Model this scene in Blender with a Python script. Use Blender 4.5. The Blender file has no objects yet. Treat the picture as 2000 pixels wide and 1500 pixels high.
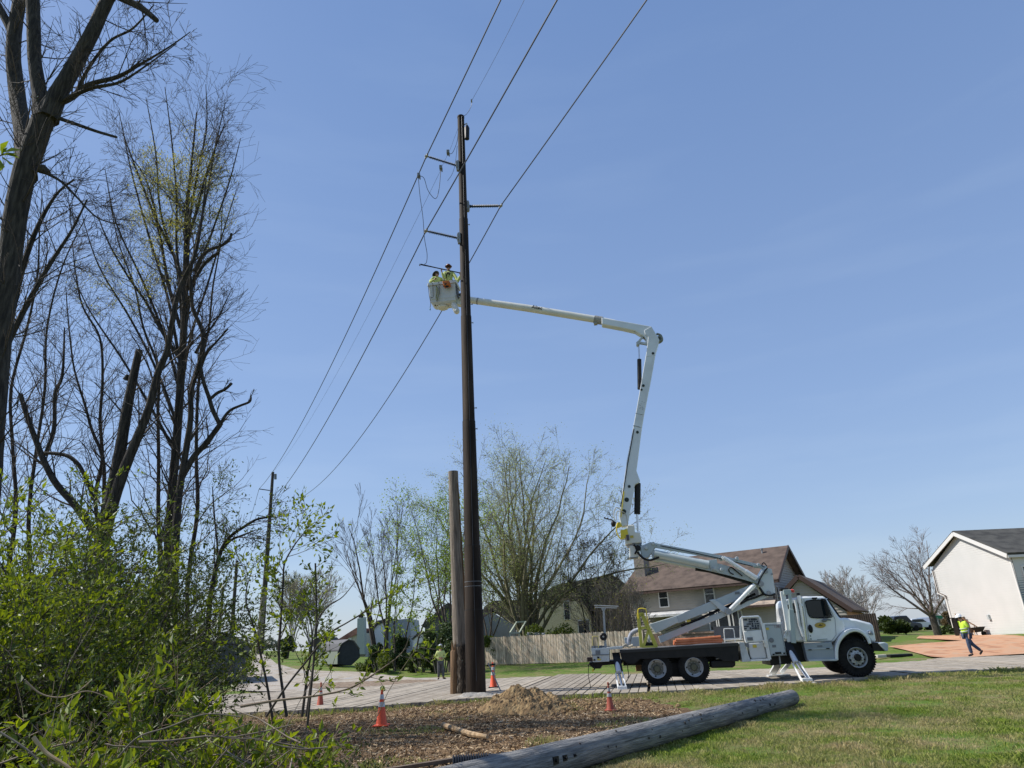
import bpy, bmesh, math, random
import numpy as np
from mathutils import Vector, Matrix, noise as mnoise
R = math.radians
SC = bpy.context.scene
COL = SC.collection
rng = random.Random(7)
nrg = np.random.default_rng(11)

# ---------------------------------------------------------------- camera
F = 1340.; TH = R(20.64); RO = R(3.0); H = 1.65
_c, _s = math.cos, math.sin
FWv = Vector((0, _c(TH), _s(TH))); UP0 = Vector((0, -_s(TH), _c(TH))); X0 = Vector((1, 0, 0))
RIv = X0*_c(RO) - UP0*_s(RO); UPv = UP0*_c(RO) + X0*_s(RO)
cam = bpy.data.cameras.new('camera'); camo = bpy.data.objects.new('camera', cam); COL.objects.link(camo)
mw = Matrix.Identity(4)
for i in range(3):
    mw[i][0] = RIv[i]; mw[i][1] = UPv[i]; mw[i][2] = -FWv[i]
mw[2][3] = H
camo.matrix_world = mw
cam.sensor_width = 36; cam.lens = 36*F/2000; cam.clip_end = 5000; cam.clip_start = .05
SC.camera = camo

# ---------------------------------------------------------------- sky, sun, exposure
SUN_EL = R(48); SUN_AZ = R(-82)          # azimuth from +Y towards +X: the sun is to the left, a little ahead
sdir = Vector((_s(SUN_AZ)*_c(SUN_EL), _c(SUN_AZ)*_c(SUN_EL), _s(SUN_EL)))
w = bpy.data.worlds.new('World'); SC.world = w; w.use_nodes = True
nt = w.node_tree; nt.nodes.clear()
sky = nt.nodes.new('ShaderNodeTexSky'); sky.sky_type = 'NISHITA'; sky.sun_disc = False
sky.sun_elevation = SUN_EL; sky.sun_rotation = SUN_AZ
sky.altitude = 200; sky.air_density = 1.1; sky.dust_density = .8; sky.ozone_density = 3
bg = nt.nodes.new('ShaderNodeBackground'); bg.inputs['Strength'].default_value = .15
wo = nt.nodes.new('ShaderNodeOutputWorld')
tcw = nt.nodes.new('ShaderNodeTexCoord'); sxyz = nt.nodes.new('ShaderNodeSeparateXYZ'); rw = nt.nodes.new('ShaderNodeValToRGB'); mxw = nt.nodes.new('ShaderNodeMixRGB')
nt.links.new(tcw.outputs['Generated'], sxyz.inputs[0]); nt.links.new(sxyz.outputs[2], rw.inputs[0]); nt.links.new(rw.outputs[0], mxw.inputs[0])
rw.color_ramp.elements.new(.25); rw.color_ramp.elements.new(.1)
for e_, (p_, v_) in zip(rw.color_ramp.elements, ((0.0, (2.6, 3.12, 4.05)), (.12, (2.0, 2.7, 4.1)), (.3, (1.6, 2.35, 4.0)), (.75, (1.0, 1.7, 3.4)))): e_.position = p_; e_.color = (*[x/5 for x in v_], 1)
nt.links.remove(mxw.inputs[0].links[0]); mxw.inputs[0].default_value = .68
# a trace of thin cloud low in the sky
nzw = nt.nodes.new('ShaderNodeTexNoise'); mpw = nt.nodes.new('ShaderNodeMapping'); mpw.inputs['Scale'].default_value = (2.2, 2.2, 14); nzw.inputs['Scale'].default_value = 1.6; nzw.inputs['Detail'].default_value = 7
nt.links.new(tcw.outputs['Generated'], mpw.inputs[0]); nt.links.new(mpw.outputs[0], nzw.inputs['Vector'])
rc = nt.nodes.new('ShaderNodeValToRGB'); nt.links.new(nzw.outputs[0], rc.inputs[0]); rc.color_ramp.elements[0].position = .5; rc.color_ramp.elements[0].color = (5, 5, 5, 1); rc.color_ramp.elements[1].position = .78; rc.color_ramp.elements[1].color = (5.75, 5.5, 5.2, 1)
sc5 = nt.nodes.new('ShaderNodeMixRGB'); sc5.blend_type = 'MULTIPLY'; sc5.inputs[0].default_value = 1
nt.links.new(rw.outputs[0], sc5.inputs[1]); nt.links.new(rc.outputs[0], sc5.inputs[2]); nt.links.new(sc5.outputs[0], mxw.inputs[2])
nt.links.new(sky.outputs[0], mxw.inputs[1]); nt.links.new(mxw.outputs[0], bg.inputs[0]); nt.links.new(bg.outputs[0], wo.inputs[0])
sl = bpy.data.lights.new('sun', 'SUN'); sl.energy = 4.9; sl.angle = R(.5); sl.color = (1, .955, .89)
so = bpy.data.objects.new('sun', sl); COL.objects.link(so)
so.rotation_euler = (-sdir).to_track_quat('-Z', 'Y').to_euler(); so.location = (-30, 20, 50)
SC.view_settings.view_transform = 'Standard'; SC.view_settings.look = 'None'
SC.view_settings.exposure = .2; SC.view_settings.gamma = 1; SC.view_settings.use_curve_mapping = False
SC.cycles.use_denoising = True
SC.cycles.max_bounces = 6; SC.cycles.transparent_max_bounces = 6; SC.cycles.sample_clamp_indirect = 6

# ---------------------------------------------------------------- picture measurements -> places
def ray(px, py):
    return FWv + RIv*((px-1000)/F) + UPv*((750-py)/F)
def AT(px, py, Y):                       # point at world distance Y seen at photo pixel (px,py)
    d = ray(px, py); t = Y/d.y
    return Vector((d.x*t, Y, H+d.z*t))
def ter(x, y):
    t = x/max(y, 1)
    y0 = np.interp(t, [-.4, -.2, .3, .5], [43, 40, 38, 36])
    if y < y0: return 0.
    A = np.interp(t, [-.7, -.4, -.3, -.1, .1, .42, .6, .9], [.08, .075, .06, .028, .03, .035, .1, .11])
    cap = np.interp(t, [-.42, -.33, -.2, 0, .44, .52, .62, .7, .8], [3.2, 2.6, .9, 1.1, 1.0, .55, .55, 1.1, 1.3])
    return float(cap*(1-math.exp(-A*(y-y0)/cap)))
def GT(px, py, dz=0.):                   # ground point seen at a photo pixel
    d = ray(px, py); lo = 6.; 
    Y = lo
    while Y < 400:
        p = AT(px, py, Y)
        if p.z <= ter(p.x, p.y)+dz: break
        Y += .25
    a, b = Y-.25, Y
    for _ in range(12):
        m = (a+b)/2; p = AT(px, py, m)
        if p.z <= ter(p.x, p.y)+dz: b = m
        else: a = m
    p = AT(px, py, b); p.z = ter(p.x, p.y)+dz
    return p

# ---------------------------------------------------------------- objects and meshes
def wloc(o):
    v = Vector(o.location)
    while o.parent: o = o.parent; v += Vector(o.location)
    return v
def tag(o, label, cat=None, group=None, kind=None):
    if label: o['label'] = label
    if cat: o['category'] = cat
    if group: o['group'] = group
    if kind: o['kind'] = kind
    return o
def thing(name, label, cat, loc, group=None):
    o = bpy.data.objects.new(name, None); COL.objects.link(o); o.location = loc; o.empty_display_size = .2
    return tag(o, label, cat, group)
class MB:
    def __init__(s): s.v = []; s.f = []; s.m = []; s.mi = 0
    def add(s, vs, fs):
        n = len(s.v); s.v += [tuple(p) for p in vs]; s.f += [tuple(i+n for i in f) for f in fs]; s.m += [s.mi]*len(fs); return s
    def box(s, c, size, ax=None):
        hx, hy, hz = size[0]/2, size[1]/2, size[2]/2
        c = Vector(c); ax = ax or Matrix.Identity(3)
        vs = [c + ax @ Vector((x*hx, y*hy, z*hz)) for x in (-1, 1) for y in (-1, 1) for z in (-1, 1)]
        return s.add(vs, [(0,1,3,2),(4,6,7,5),(0,4,5,1),(2,3,7,6),(0,2,6,4),(1,5,7,3)])
    def bb(s, a, b):
        a = Vector(a); b = Vector(b); return s.box((a+b)/2, (abs(b.x-a.x), abs(b.y-a.y), abs(b.z-a.z)))
    def prism(s, pts, ext):              # polygon of 3-D points pushed along ext
        pts = [Vector(p) for p in pts]; n = len(pts); ext = Vector(ext)
        return s.add(pts+[p+ext for p in pts], [tuple(range(n)), tuple(range(2*n-1, n-1, -1))]+[(i, i+n, (i+1) % n+n, (i+1) % n) for i in range(n)])
    def bar(s, a, b, w, h=None, up=(0, 0, 1)):   # rectangular bar between two points
        a = Vector(a); b = Vector(b); h = h or w; d = (b-a); L = d.length; d.normalize()
        u = Vector(up); x = d.cross(u)
        if x.length < 1e-3: x = d.cross(Vector((0, 1, 0)))
        x.normalize(); z = x.cross(d)
        ax = Matrix((d, x, z)).transposed()
        return s.box((a+b)/2, (L, w, h), ax)
    def tube(s, pts, r, n=8, cap=True):
        pts = [Vector(p) for p in pts]; m = len(pts)
        rs = list(r) if hasattr(r, '__len__') else [r]*m
        vs = []; x = None
        for i, p in enumerate(pts):
            d = (pts[min(i+1, m-1)]-pts[max(i-1, 0)])
            d = d.normalized() if d.length > 1e-9 else Vector((0, 0, 1))
            if x is None: x = d.orthogonal().normalized()
            else:
                x = x-d*x.dot(d)
                x = x.normalized() if x.length > 1e-6 else d.orthogonal().normalized()
            y = d.cross(x)
            for k in range(n):
                a = 2*math.pi*k/n; vs.append(p+x*(rs[i]*math.cos(a))+y*(rs[i]*math.sin(a)))
        fs = [(i*n+k, i*n+(k+1) % n, (i+1)*n+(k+1) % n, (i+1)*n+k) for i in range(m-1) for k in range(n)]
        if cap: fs += [tuple(range(n-1, -1, -1)), tuple((m-1)*n+k for k in range(n))]
        return s.add(vs, fs)
    def lathe(s, c, axis, prof, n=24, cap=True):   # prof: (distance along axis, radius)
        c = Vector(c); d = Vector(axis).normalized()
        return s._lathe(c, d, prof, n, cap)
    def _lathe(s, c, d, prof, n, cap):
        x = d.orthogonal().normalized(); y = d.cross(x); m = len(prof); vs = []
        for a_, r_ in prof:
            for k in range(n):
                t = 2*math.pi*k/n; vs.append(c+d*a_+x*(r_*math.cos(t))+y*(r_*math.sin(t)))
        fs = [(i*n+k, i*n+(k+1) % n, (i+1)*n+(k+1) % n, (i+1)*n+k) for i in range(m-1) for k in range(n)]
        if cap and prof[0][1] > 1e-4: fs.append(tuple(range(n-1, -1, -1)))
        if cap and prof[-1][1] > 1e-4: fs.append(tuple((m-1)*n+k for k in range(n)))
        return s.add(vs, fs)
    def ball(s, c, rx, ry=None, rz=None, n=12):
        ry = ry or rx; rz = rz or rx; c = Vector(c); vs = []; m = n//2+1
        for i in range(m+1):
            ph = math.pi*i/m
            for k in range(n):
                t = 2*math.pi*k/n; vs.append(c+Vector((rx*math.sin(ph)*math.cos(t), ry*math.sin(ph)*math.sin(t), -rz*math.cos(ph))))
        return s.add(vs, [(i*n+k, i*n+(k+1) % n, (i+1)*n+(k+1) % n, (i+1)*n+k) for i in range(m) for k in range(n)])
    def build(s, name, mat, parent=None, smooth=False, bevel=0, label=None, seg=2):
        o = mesh_obj(name, s.v, s.f, mat, parent, smooth, mi=s.m)
        if bevel:
            b = o.modifiers.new('bevel', 'BEVEL'); b.width = bevel; b.segments = seg; b.limit_method = 'ANGLE'; b.angle_limit = R(35)
        if label: o['label'] = label
        return o
def mesh_obj(name, vs, fs, mat, parent=None, smooth=False, mi=None):
    me = bpy.data.meshes.new(name)
    off = wloc(parent) if parent else Vector((0, 0, 0))
    me.from_pydata([(p[0]-off[0], p[1]-off[1], p[2]-off[2]) for p in vs], [], fs)
    for m in (mat if isinstance(mat, (list, tuple)) else [mat]): me.materials.append(m)
    if mi and max(mi) > 0: me.polygons.foreach_set('material_index', mi)
    if smooth:
        me.polygons.foreach_set('use_smooth', [True]*len(me.polygons))
        try: me.set_sharp_from_angle(angle=R(40))
        except Exception: pass
    me.validate(); me.update()
    o = bpy.data.objects.new(name, me); COL.objects.link(o)
    if parent: o.parent = parent
    return o
def np_obj(name, V, Fc, mat, parent=None, nv=4, attrs=None, smooth=False):   # V (n,3), Fc (m,nv)
    off = np.array(wloc(parent)) if parent else np.zeros(3)
    V = np.asarray(V, dtype=np.float32)-off.astype(np.float32); Fc = np.asarray(Fc, dtype=np.int32)
    me = bpy.data.meshes.new(name); me.vertices.add(len(V)); me.vertices.foreach_set('co', V.ravel())
    me.loops.add(Fc.size); me.loops.foreach_set('vertex_index', Fc.ravel())
    me.polygons.add(len(Fc)); me.polygons.foreach_set('loop_start', np.arange(len(Fc), dtype=np.int32)*nv)
    try: me.polygons.foreach_set('loop_total', np.full(len(Fc), nv, dtype=np.int32))
    except Exception: pass
    me.polygons.foreach_set('use_smooth', np.full(len(Fc), bool(smooth)))
    me.materials.append(mat)
    for k, a in (attrs or {}).items():
        at = me.attributes.new(k, 'FLOAT', 'POINT'); at.data.foreach_set('value', np.asarray(a, dtype=np.float32))
    me.update(calc_edges=True)
    o = bpy.data.objects.new(name, me); COL.objects.link(o)
    if parent: o.parent = parent
    return o

# ---------------------------------------------------------------- materials
MATS = {}
class NT:
    def __init__(s, m): s.n = m.node_tree.nodes; s.l = m.node_tree.links
    def node(s, t, **kw):
        n = s.n.new(t)
        for k, v in kw.items():
            if hasattr(n, k): setattr(n, k, v)
            else: n.inputs[k.replace('_', ' ')].default_value = v
        return n
    def link(s, a, b): s.l.new(a, b)
def ramp(N, fac, stops):
    r = N.node('ShaderNodeValToRGB'); e = r.color_ramp.elements
    while len(e) < len(stops): e.new(.5)
    for el, (p, c) in zip(e, stops): el.position = p; el.color = (*c, 1) if len(c) == 3 else c
    N.link(fac, r.inputs[0]); return r.outputs[0]
def mat(name, c1, c2=None, scale=4., rough=.6, metal=0, bump=0, bscale=None, stretch=(1, 1, 1), spec=.5, c3=None, coat=0, detail=5, lo=.35, hi=.65, rotz=None):
    if name in MATS: return MATS[name]
    m = bpy.data.materials.new(name); m.use_nodes = True; N = NT(m)
    p = m.node_tree.nodes['Principled BSDF']
    p.inputs['Base Color'].default_value = (*c1, 1); p.inputs['Roughness'].default_value = rough; p.inputs['Metallic'].default_value = metal
    p.inputs['Specular IOR Level'].default_value = spec; p.inputs['Coat Weight'].default_value = coat
    if c2 or bump:
        tc = N.node('ShaderNodeTexCoord'); mp = N.node('ShaderNodeMapping'); mp.inputs['Scale'].default_value = stretch
        if rotz is not None: mp.vector_type = 'TEXTURE'; mp.inputs['Rotation'].default_value = (0, 0, rotz); mp.inputs['Scale'].default_value = [1/q for q in stretch]
        N.link(tc.outputs['Object'], mp.inputs[0])
    if c2:
        no = N.node('ShaderNodeTexNoise'); no.inputs['Scale'].default_value = scale; no.inputs['Detail'].default_value = detail
        N.link(mp.outputs[0], no.inputs['Vector'])
        st = [(lo, c1), (hi, c2)] if not c3 else [(lo, c1), ((lo+hi)/2, c2), (hi, c3)]
        N.link(ramp(N, no.outputs[0], st), p.inputs['Base Color'])
    if bump:
        nb = N.node('ShaderNodeTexNoise'); nb.inputs['Scale'].default_value = bscale or scale*3; nb.inputs['Detail'].default_value = 6
        N.link(mp.outputs[0], nb.inputs['Vector'])
        b = N.node('ShaderNodeBump'); b.inputs['Strength'].default_value = min(1, bump); b.inputs['Distance'].default_value = .03
        N.link(nb.outputs[0], b.inputs['Height']); N.link(b.outputs[0], p.inputs['Normal'])
    MATS[name] = m; return m
def leafmat(name, c1, c2, trans=.5, scale=3., rough=.5):
    if name in MATS: return MATS[name]
    m = bpy.data.materials.new(name); m.use_nodes = True; N = NT(m); m.node_tree.nodes.clear()
    out = N.node('ShaderNodeOutputMaterial'); tc = N.node('ShaderNodeTexCoord')
    no = N.node('ShaderNodeTexNoise'); no.inputs['Scale'].default_value = scale; no.inputs['Detail'].default_value = 6; no.inputs['Roughness'].default_value = .75
    N.link(tc.outputs['Object'], no.inputs['Vector'])
    col = ramp(N, no.outputs[0], [(.35, c1), (.65, c2)])
    p = N.node('ShaderNodeBsdfPrincipled'); p.inputs['Roughness'].default_value = rough; p.inputs['Specular IOR Level'].default_value = .35
    t = N.node('ShaderNodeBsdfTranslucent'); mx = N.node('ShaderNodeMixShader'); mx.inputs[0].default_value = trans
    N.link(col, p.inputs['Base Color']); 
    hs = N.node('ShaderNodeHueSaturation'); hs.inputs['Value'].default_value = 1.6; hs.inputs['Saturation'].default_value = 1.1; hs.inputs['Hue'].default_value = .485
    N.link(col, hs.inputs['Color']); N.link(hs.outputs[0], t.inputs[0])
    N.link(p.outputs[0], mx.inputs[1]); N.link(t.outputs[0], mx.inputs[2]); N.link(mx.outputs[0], out.inputs[0])
    MATS[name] = m; return m
# ================================================================ GROUND
def poly_in(pts, x, y):
    n = len(pts); c = np.zeros(np.shape(x), bool)
    for i in range(n):
        x1, y1 = pts[i][0], pts[i][1]; x2, y2 = pts[i-1][0], pts[i-1][1]
        if y1 == y2: continue
        k = ((y1 > y) != (y2 > y)) & (x < (x2-x1)*(y-y1)/(y2-y1)+x1)
        c ^= k
    return c
def axis(fine0, fine1, step, out0, out1, g=1.13):
    a = list(np.arange(fine0, fine1, step)); s = step; v = fine0
    left = []
    while v > out0: s *= g; v -= s; left.append(v)
    s = step; v = fine1; right = [v]
    while v < out1: s *= g; v += s; right.append(v)
    return np.array(left[::-1]+a+right)
XS = axis(-11, 19, .22, -900, 900); YS = axis(9, 28, .22, -300, 1200, 1.06)
mulch_px = [(-600, 1800), (-300, 1440), (400, 1396), (650, 1386), (930, 1362), (1180, 1357), (1245, 1362), (1330, 1378), (1400, 1392), (1330, 1425), (1150, 1475), (1060, 1492), (1000, 1550), (700, 1900)]
mulch_w = [GT(*p) if p[1] < 1490 else None for p in mulch_px]
MUL = [(-40, 4), (-30, 24), *[(p.x, p.y) for p in mulch_w[2:10]], (GT(1100, 1490).x, GT(1100, 1490).y), (.6, 9.5), (.5, 4)]
gx, gy = np.meshgrid(XS, YS, indexing='ij')
mm = poly_in(MUL, gx, gy).astype(float)
for _ in range(2):
    mm[1:-1, 1:-1] = (mm[1:-1, 1:-1]*2+mm[:-2, 1:-1]+mm[2:, 1:-1]+mm[1:-1, :-2]+mm[1:-1, 2:])/6
def gnoise(x, y):
    return .05*mnoise.noise((x*.35, y*.35, 0))+.03*mnoise.noise((x*1.3, y*1.3, 3))
def gz(x, y):
    b = gnoise(x, y)
    return ter(x, y)+b*(1 if y < 36 else 1.5)-.03
GZ = np.zeros_like(gx)
for i in range(gx.shape[0]):
    for j in range(gx.shape[1]):
        x, y = gx[i, j], gy[i, j]
        z = gz(x, y)
        if mm[i, j] > .3: z += .035*mnoise.noise((x*3, y*3, 5))*mm[i, j]
        GZ[i, j] = z
ni, nj = gx.shape
idx = np.arange(ni*nj).reshape(ni, nj)
Fq = np.stack([idx[:-1, :-1], idx[1:, :-1], idx[1:, 1:], idx[:-1, 1:]], -1).reshape(-1, 4)
V = np.stack([gx, gy, GZ], -1).reshape(-1, 3)
def ground_mat():
    m = bpy.data.materials.new('lawn_and_chips'); m.use_nodes = True; N = NT(m)
    p = m.node_tree.nodes['Principled BSDF']; p.inputs['Roughness'].default_value = .95; p.inputs['Specular IOR Level'].default_value = .15
    tc = N.node('ShaderNodeTexCoord')
    def nz(sc, det=6, ro=.6, st=None):
        n = N.node('ShaderNodeTexNoise'); n.inputs['Scale'].default_value = sc; n.inputs['Detail'].default_value = det; n.inputs['Roughness'].default_value = ro
        if st:
            mp = N.node('ShaderNodeMapping'); mp.inputs['Scale'].default_value = st; N.link(tc.outputs['Object'], mp.inputs[0]); N.link(mp.outputs[0], n.inputs['Vector'])
        else: N.link(tc.outputs['Object'], n.inputs['Vector'])
        return n.outputs[0]
    g1 = ramp(N, nz(14, 8, .75), [(.3, (.055, .10, .016)), (.55, (.11, .18, .028)), (.75, (.18, .23, .05))])
    tan_ = ramp(N, nz(22, 6, .8), [(.3, (.12, .085, .04)), (.7, (.33, .26, .14))])
    tm = ramp(N, nz(.55, 6, .75), [(.46, (0, 0, 0)), (.64, (.95, .95, .95))])
    mx = N.node('ShaderNodeMixRGB'); N.link(tm, mx.inputs[0]); N.link(g1, mx.inputs[1]); N.link(tan_, mx.inputs[2])
    ch = ramp(N, nz(16, 10, .85), [(.3, (.05, .03, .017)), (.45, (.14, .088, .046)), (.58, (.25, .165, .09)), (.72, (.44, .32, .19))])
    ch2 = ramp(N, nz(.9, 5, .6), [(.3, (.45, .42, .4)), (.6, (1, 1, 1))])
    mu = N.node('ShaderNodeMixRGB'); mu.blend_type = 'MULTIPLY'; mu.inputs[0].default_value = 1; N.link(ch, mu.inputs[1]); N.link(ch2, mu.inputs[2])
    at = N.node('ShaderNodeAttribute'); at.attribute_name = 'mulch'
    ad = N.node('ShaderNodeMath'); ad.operation = 'ADD'; N.link(at.outputs['Fac'], ad.inputs[0])
    s2 = N.node('ShaderNodeMath'); s2.operation = 'MULTIPLY_ADD'; N.link(nz(1.2, 6, .7), s2.inputs[0]); s2.inputs[1].default_value = 1.4; s2.inputs[2].default_value = -.7
    N.link(s2.outputs[0], ad.inputs[1])
    mk = ramp(N, ad.outputs[0], [(.42, (0, 0, 0)), (.58, (1, 1, 1))])
    m2 = N.node('ShaderNodeMixRGB'); N.link(mk, m2.inputs[0]); N.link(mx.outputs[0], m2.inputs[1]); N.link(mu.outputs[0], m2.inputs[2])
    N.link(m2.outputs[0], p.inputs['Base Color'])
    b = N.node('ShaderNodeBump'); b.inputs['Strength'].default_value = .7; b.inputs['Distance'].default_value = .05
    N.link(nz(24, 8, .7), b.inputs['Height']); N.link(b.outputs[0], p.inputs['Normal'])
    return m
gmat = ground_mat()
ground = np_obj('ground', V, Fq, gmat, attrs={'mulch': mm.ravel()}, smooth=True)
ground['kind'] = 'structure'

# sheets that follow the ground, from traced corner pixels
def sheet(name, poly, m, dz, step=1.2, thick=None):
    """fill a ground polygon with small quads laid dz above the ground"""
    xs = [p[0] for p in poly]; ys = [p[1] for p in poly]
    bm = bmesh.new()
    vs = [bm.verts.new((p[0], p[1], 0)) for p in poly]
    bm.faces.new(vs); 
    x = min(xs)
    for a0, a1, ax in ((min(xs), max(xs), 0), (min(ys), max(ys), 1)):
        v = a0+step
        while v < a1:
            no = (1, 0, 0) if ax == 0 else (0, 1, 0)
            bmesh.ops.bisect_plane(bm, geom=bm.verts[:]+bm.edges[:]+bm.faces[:], plane_co=(v, v, 0), plane_no=no)
            v += step*(1 if v < 60 else 3)
    for v_ in bm.verts: v_.co.z = ter(v_.co.x, v_.co.y)+dz
    me = bpy.data.meshes.new(name); bm.normal_update()
    for f in bm.faces:
        if f.normal.z < 0: f.normal_flip()
    bm.to_mesh(me); bm.free(); me.materials.append(m)
    o = bpy.data.objects.new(name, me); COL.objects.link(o); o['kind'] = 'structure'
    return o
def pxp(pts): return [tuple(GT(*p)[:2]) for p in pts]

# far part of the gravel and mat road, climbing away at the left
gravel = mat('gravel_road', (.20, .165, .125), (.38, .33, .265), 1.2, .95, bump=.6, bscale=30, c3=(.30, .285, .27), detail=9)
sheet('gravel_road', pxp([(560, 1352), (450, 1350), (486, 1310), (497, 1282), (508, 1274), (519, 1281), (540, 1297), (580, 1308), (650, 1312), (710, 1313), (769, 1321), (811, 1325), (880, 1324), (900, 1327), (840, 1337), (700, 1348)]), gravel, .03)
sheet('dirt_streak', pxp([(590, 1338), (700, 1333), (820, 1329), (870, 1331), (850, 1338), (740, 1342), (620, 1347)]), mat('brown_dirt', (.10, .065, .04), (.20, .14, .09), 5, .95, c3=(.28, .22, .16)), .05)
# orange mats on the neighbour's drive
omat = mat('orange_matting', (.36, .17, .085), (.52, .275, .145), 1.3, .85, bump=.5, bscale=9, c3=(.45, .29, .18), detail=10)
sheet('driveway', pxp([(1735, 1264), (1790, 1259), (1880, 1253), (1840, 1250.5), (1790, 1248), (1796, 1243), (1900, 1241), (2000, 1244), (2200, 1246), (2200, 1268), (2000, 1279), (1885, 1286), (1850, 1287), (1790, 1277)]), omat, .05)
asph = mat('asphalt', (.09, .09, .09), (.13, .125, .12), 3, .9)
sheet('street', [(45, 74), (140, 112), (138, 120), (44, 82)], asph, .06, 6)

# timber mat road: planks laid crosswise
near_px = [(-500, 1432), (200, 1404), (500, 1391), (650, 1383), (800, 1372), (930, 1363), (1060, 1358), (1240, 1352), (1400, 1344), (1575, 1331), (1650, 1325), (1800, 1314), (2000, 1303), (2400, 1281)]
far_px = [(-500, 1390), (200, 1368), (500, 1353), (620, 1348), (760, 1338), (860, 1329), (950, 1325), (1100, 1320), (1230, 1317), (1300, 1314), (1560, 1305), (1700, 1297), (1885, 1284), (2000, 1280), (2400, 1262)]
NR = sorted([tuple(GT(a, b, .09)[:2]) for a, b in near_px]); FR = sorted([tuple(GT(a, b, .09)[:2]) for a, b in far_px])
nY = lambda x: np.interp(x, [p[0] for p in NR], [p[1] for p in NR]); fY = lambda x: np.interp(x, [p[0] for p in FR], [p[1] for p in FR])
def plank_mat():
    m = bpy.data.materials.new('timber_mats'); m.use_nodes = True; N = NT(m); p = m.node_tree.nodes['Principled BSDF']
    p.inputs['Roughness'].default_value = .9; p.inputs['Specular IOR Level'].default_value = .2
    at = N.node('ShaderNodeAttribute'); at.attribute_name = 'tone'; tc = N.node('ShaderNodeTexCoord')
    n = N.node('ShaderNodeTexNoise'); n.inputs['Scale'].default_value = 2.2; n.inputs['Detail'].default_value = 9; n.inputs['Roughness'].default_value = .7; N.link(tc.outputs['Object'], n.inputs['Vector'])
    c = ramp(N, n.outputs[0], [(.3, (.20, .17, .135)), (.5, (.33, .29, .235)), (.7, (.44, .395, .325))])
    t = ramp(N, at.outputs['Fac'], [(0, (.72, .70, .68)), (.5, (.95, .95, .95)), (1, (1.15, 1.12, 1.08))])
    x = N.node('ShaderNodeMixRGB'); x.blend_type = 'MULTIPLY'; x.inputs[0].default_value = 1; N.link(c, x.inputs[1]); N.link(t, x.inputs[2]); N.link(x.outputs[0], p.inputs['Base Color'])
    b = N.node('ShaderNodeBump'); b.inputs['Strength'].default_value = .4; b.inputs['Distance'].default_value = .01
    n2 = N.node('ShaderNodeTexNoise'); n2.inputs['Scale'].default_value = 25; N.link(tc.outputs['Object'], n2.inputs['Vector']); N.link(n2.outputs[0], b.inputs['Height']); N.link(b.outputs[0], p.inputs['Normal'])
    return m
pv, pf, pt = [], [], []
x = -34.; k = 0; pw = .27; jit = 0; jit2 = 0; tone0 = .5; ang = R(10)
while x < 38:
    if k % 8 == 0:
        jit = rng.uniform(-.35, .55); jit2 = rng.uniform(-.12, .12); tone0 = rng.uniform(.3, .8); dzm = rng.uniform(-.012, .012)
        if -1 < x < 3.6: jit += rng.choice([0, 1.6])
        gapx = .05
    else: gapx = 0.0
    x += gapx
    y0 = nY(x)+jit2+rng.uniform(-.02, .02)
    a = ang if x < 5 else R(4)
    L = 2.
    while L < 25 and y0+L*math.cos(a) < fY(x+L*math.sin(a))+jit: L += .2
    d = Vector((math.sin(a), math.cos(a), 0)); e = Vector((math.cos(a), -math.sin(a), 0))
    P0 = Vector((x, y0, 0)); wd = pw-.028
    nseg = 3; zt = .09+dzm+rng.uniform(-.006, .006)
    base = len(pv)
    cuts = [0, .5, 1]
    tn = min(1, max(0, tone0+rng.uniform(-.25, .25)))
    Q = [P0, P0+e*wd, P0+e*wd+d*L, P0+d*L]
    for q in Q: pv.append((q.x, q.y, ter(q.x, q.y)-.02))
    for q in Q: pv.append((q.x, q.y, ter(q.x, q.y)+zt))
    pt += [tn]*8
    b = base
    pf += [(b+4, b+5, b+6, b+7), (b, b+1, b+5, b+4), (b+1, b+2, b+6, b+5), (b+2, b+3, b+7, b+6), (b+3, b, b+4, b+7)]
    x += pw; k += 1
road = np_obj('road', pv, pf, plank_mat(), attrs={'tone': pt}); road['kind'] = 'structure'
dirtroad = mat('dirt_under_mats', (.06, .045, .03), (.12, .09, .06), 6, .95)
xs_ = np.linspace(-34, 38, 60)
sheet('road_bed', [(x, nY(x)+.15) for x in xs_]+[(x+.8, fY(x)-.3) for x in xs_[::-1]], dirtroad, .012, 3)
# ================================================================ MATERIALS
white = mat('white_paint', (.76, .77, .75), (.55, .54, .50), 3.5, .35, coat=.3, lo=.45, hi=.8, detail=8)
cream = mat('cream_fibreglass', (.74, .72, .64), (.66, .64, .56), 2, .4)
lgrey = mat('grey_paint', (.50, .54, .54), (.36, .38, .37), 3, .4, coat=.2, lo=.42, hi=.8, detail=8)
dgrey = mat('dark_grey_paint', (.16, .17, .18), rough=.5)
blackm = mat('black_paint', (.006, .006, .0065), (.013, .012, .011), 5, .5, spec=.3)
rubber = mat('tyre_rubber', (.009, .009, .009), (.020, .019, .017), 8, .9, bump=.2, spec=.25)
steel = mat('galvanised_steel', (.34, .34, .34), (.24, .245, .25), 12, .5, .25)
chrome = mat('chrome', (.62, .62, .62), rough=.18, metal=1)
glass = mat('dark_glass', (.012, .018, .022), rough=.08, spec=.35)
yellow = mat('yellow_paint', (.42, .40, .05), (.50, .47, .08), 3, .5)
byellow = mat('bright_yellow_paint', (.75, .58, .04), rough=.5)
orange = mat('orange_plastic', (.85, .10, .025), (.75, .085, .02), 5, .5)
orangehose = mat('orange_hose', (.62, .21, .09), (.50, .15, .06), 6, .55)
reflect = mat('reflective_band', (.62, .63, .62), (.5, .5, .5), 10, .4)
polem = mat('weathered_steel_pole', (.012, .008, .0055), (.024, .016, .0105), 3, .75, bump=.25, bscale=20, stretch=(1, 1, .15), c3=(.046, .032, .021), spec=.15)
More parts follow.
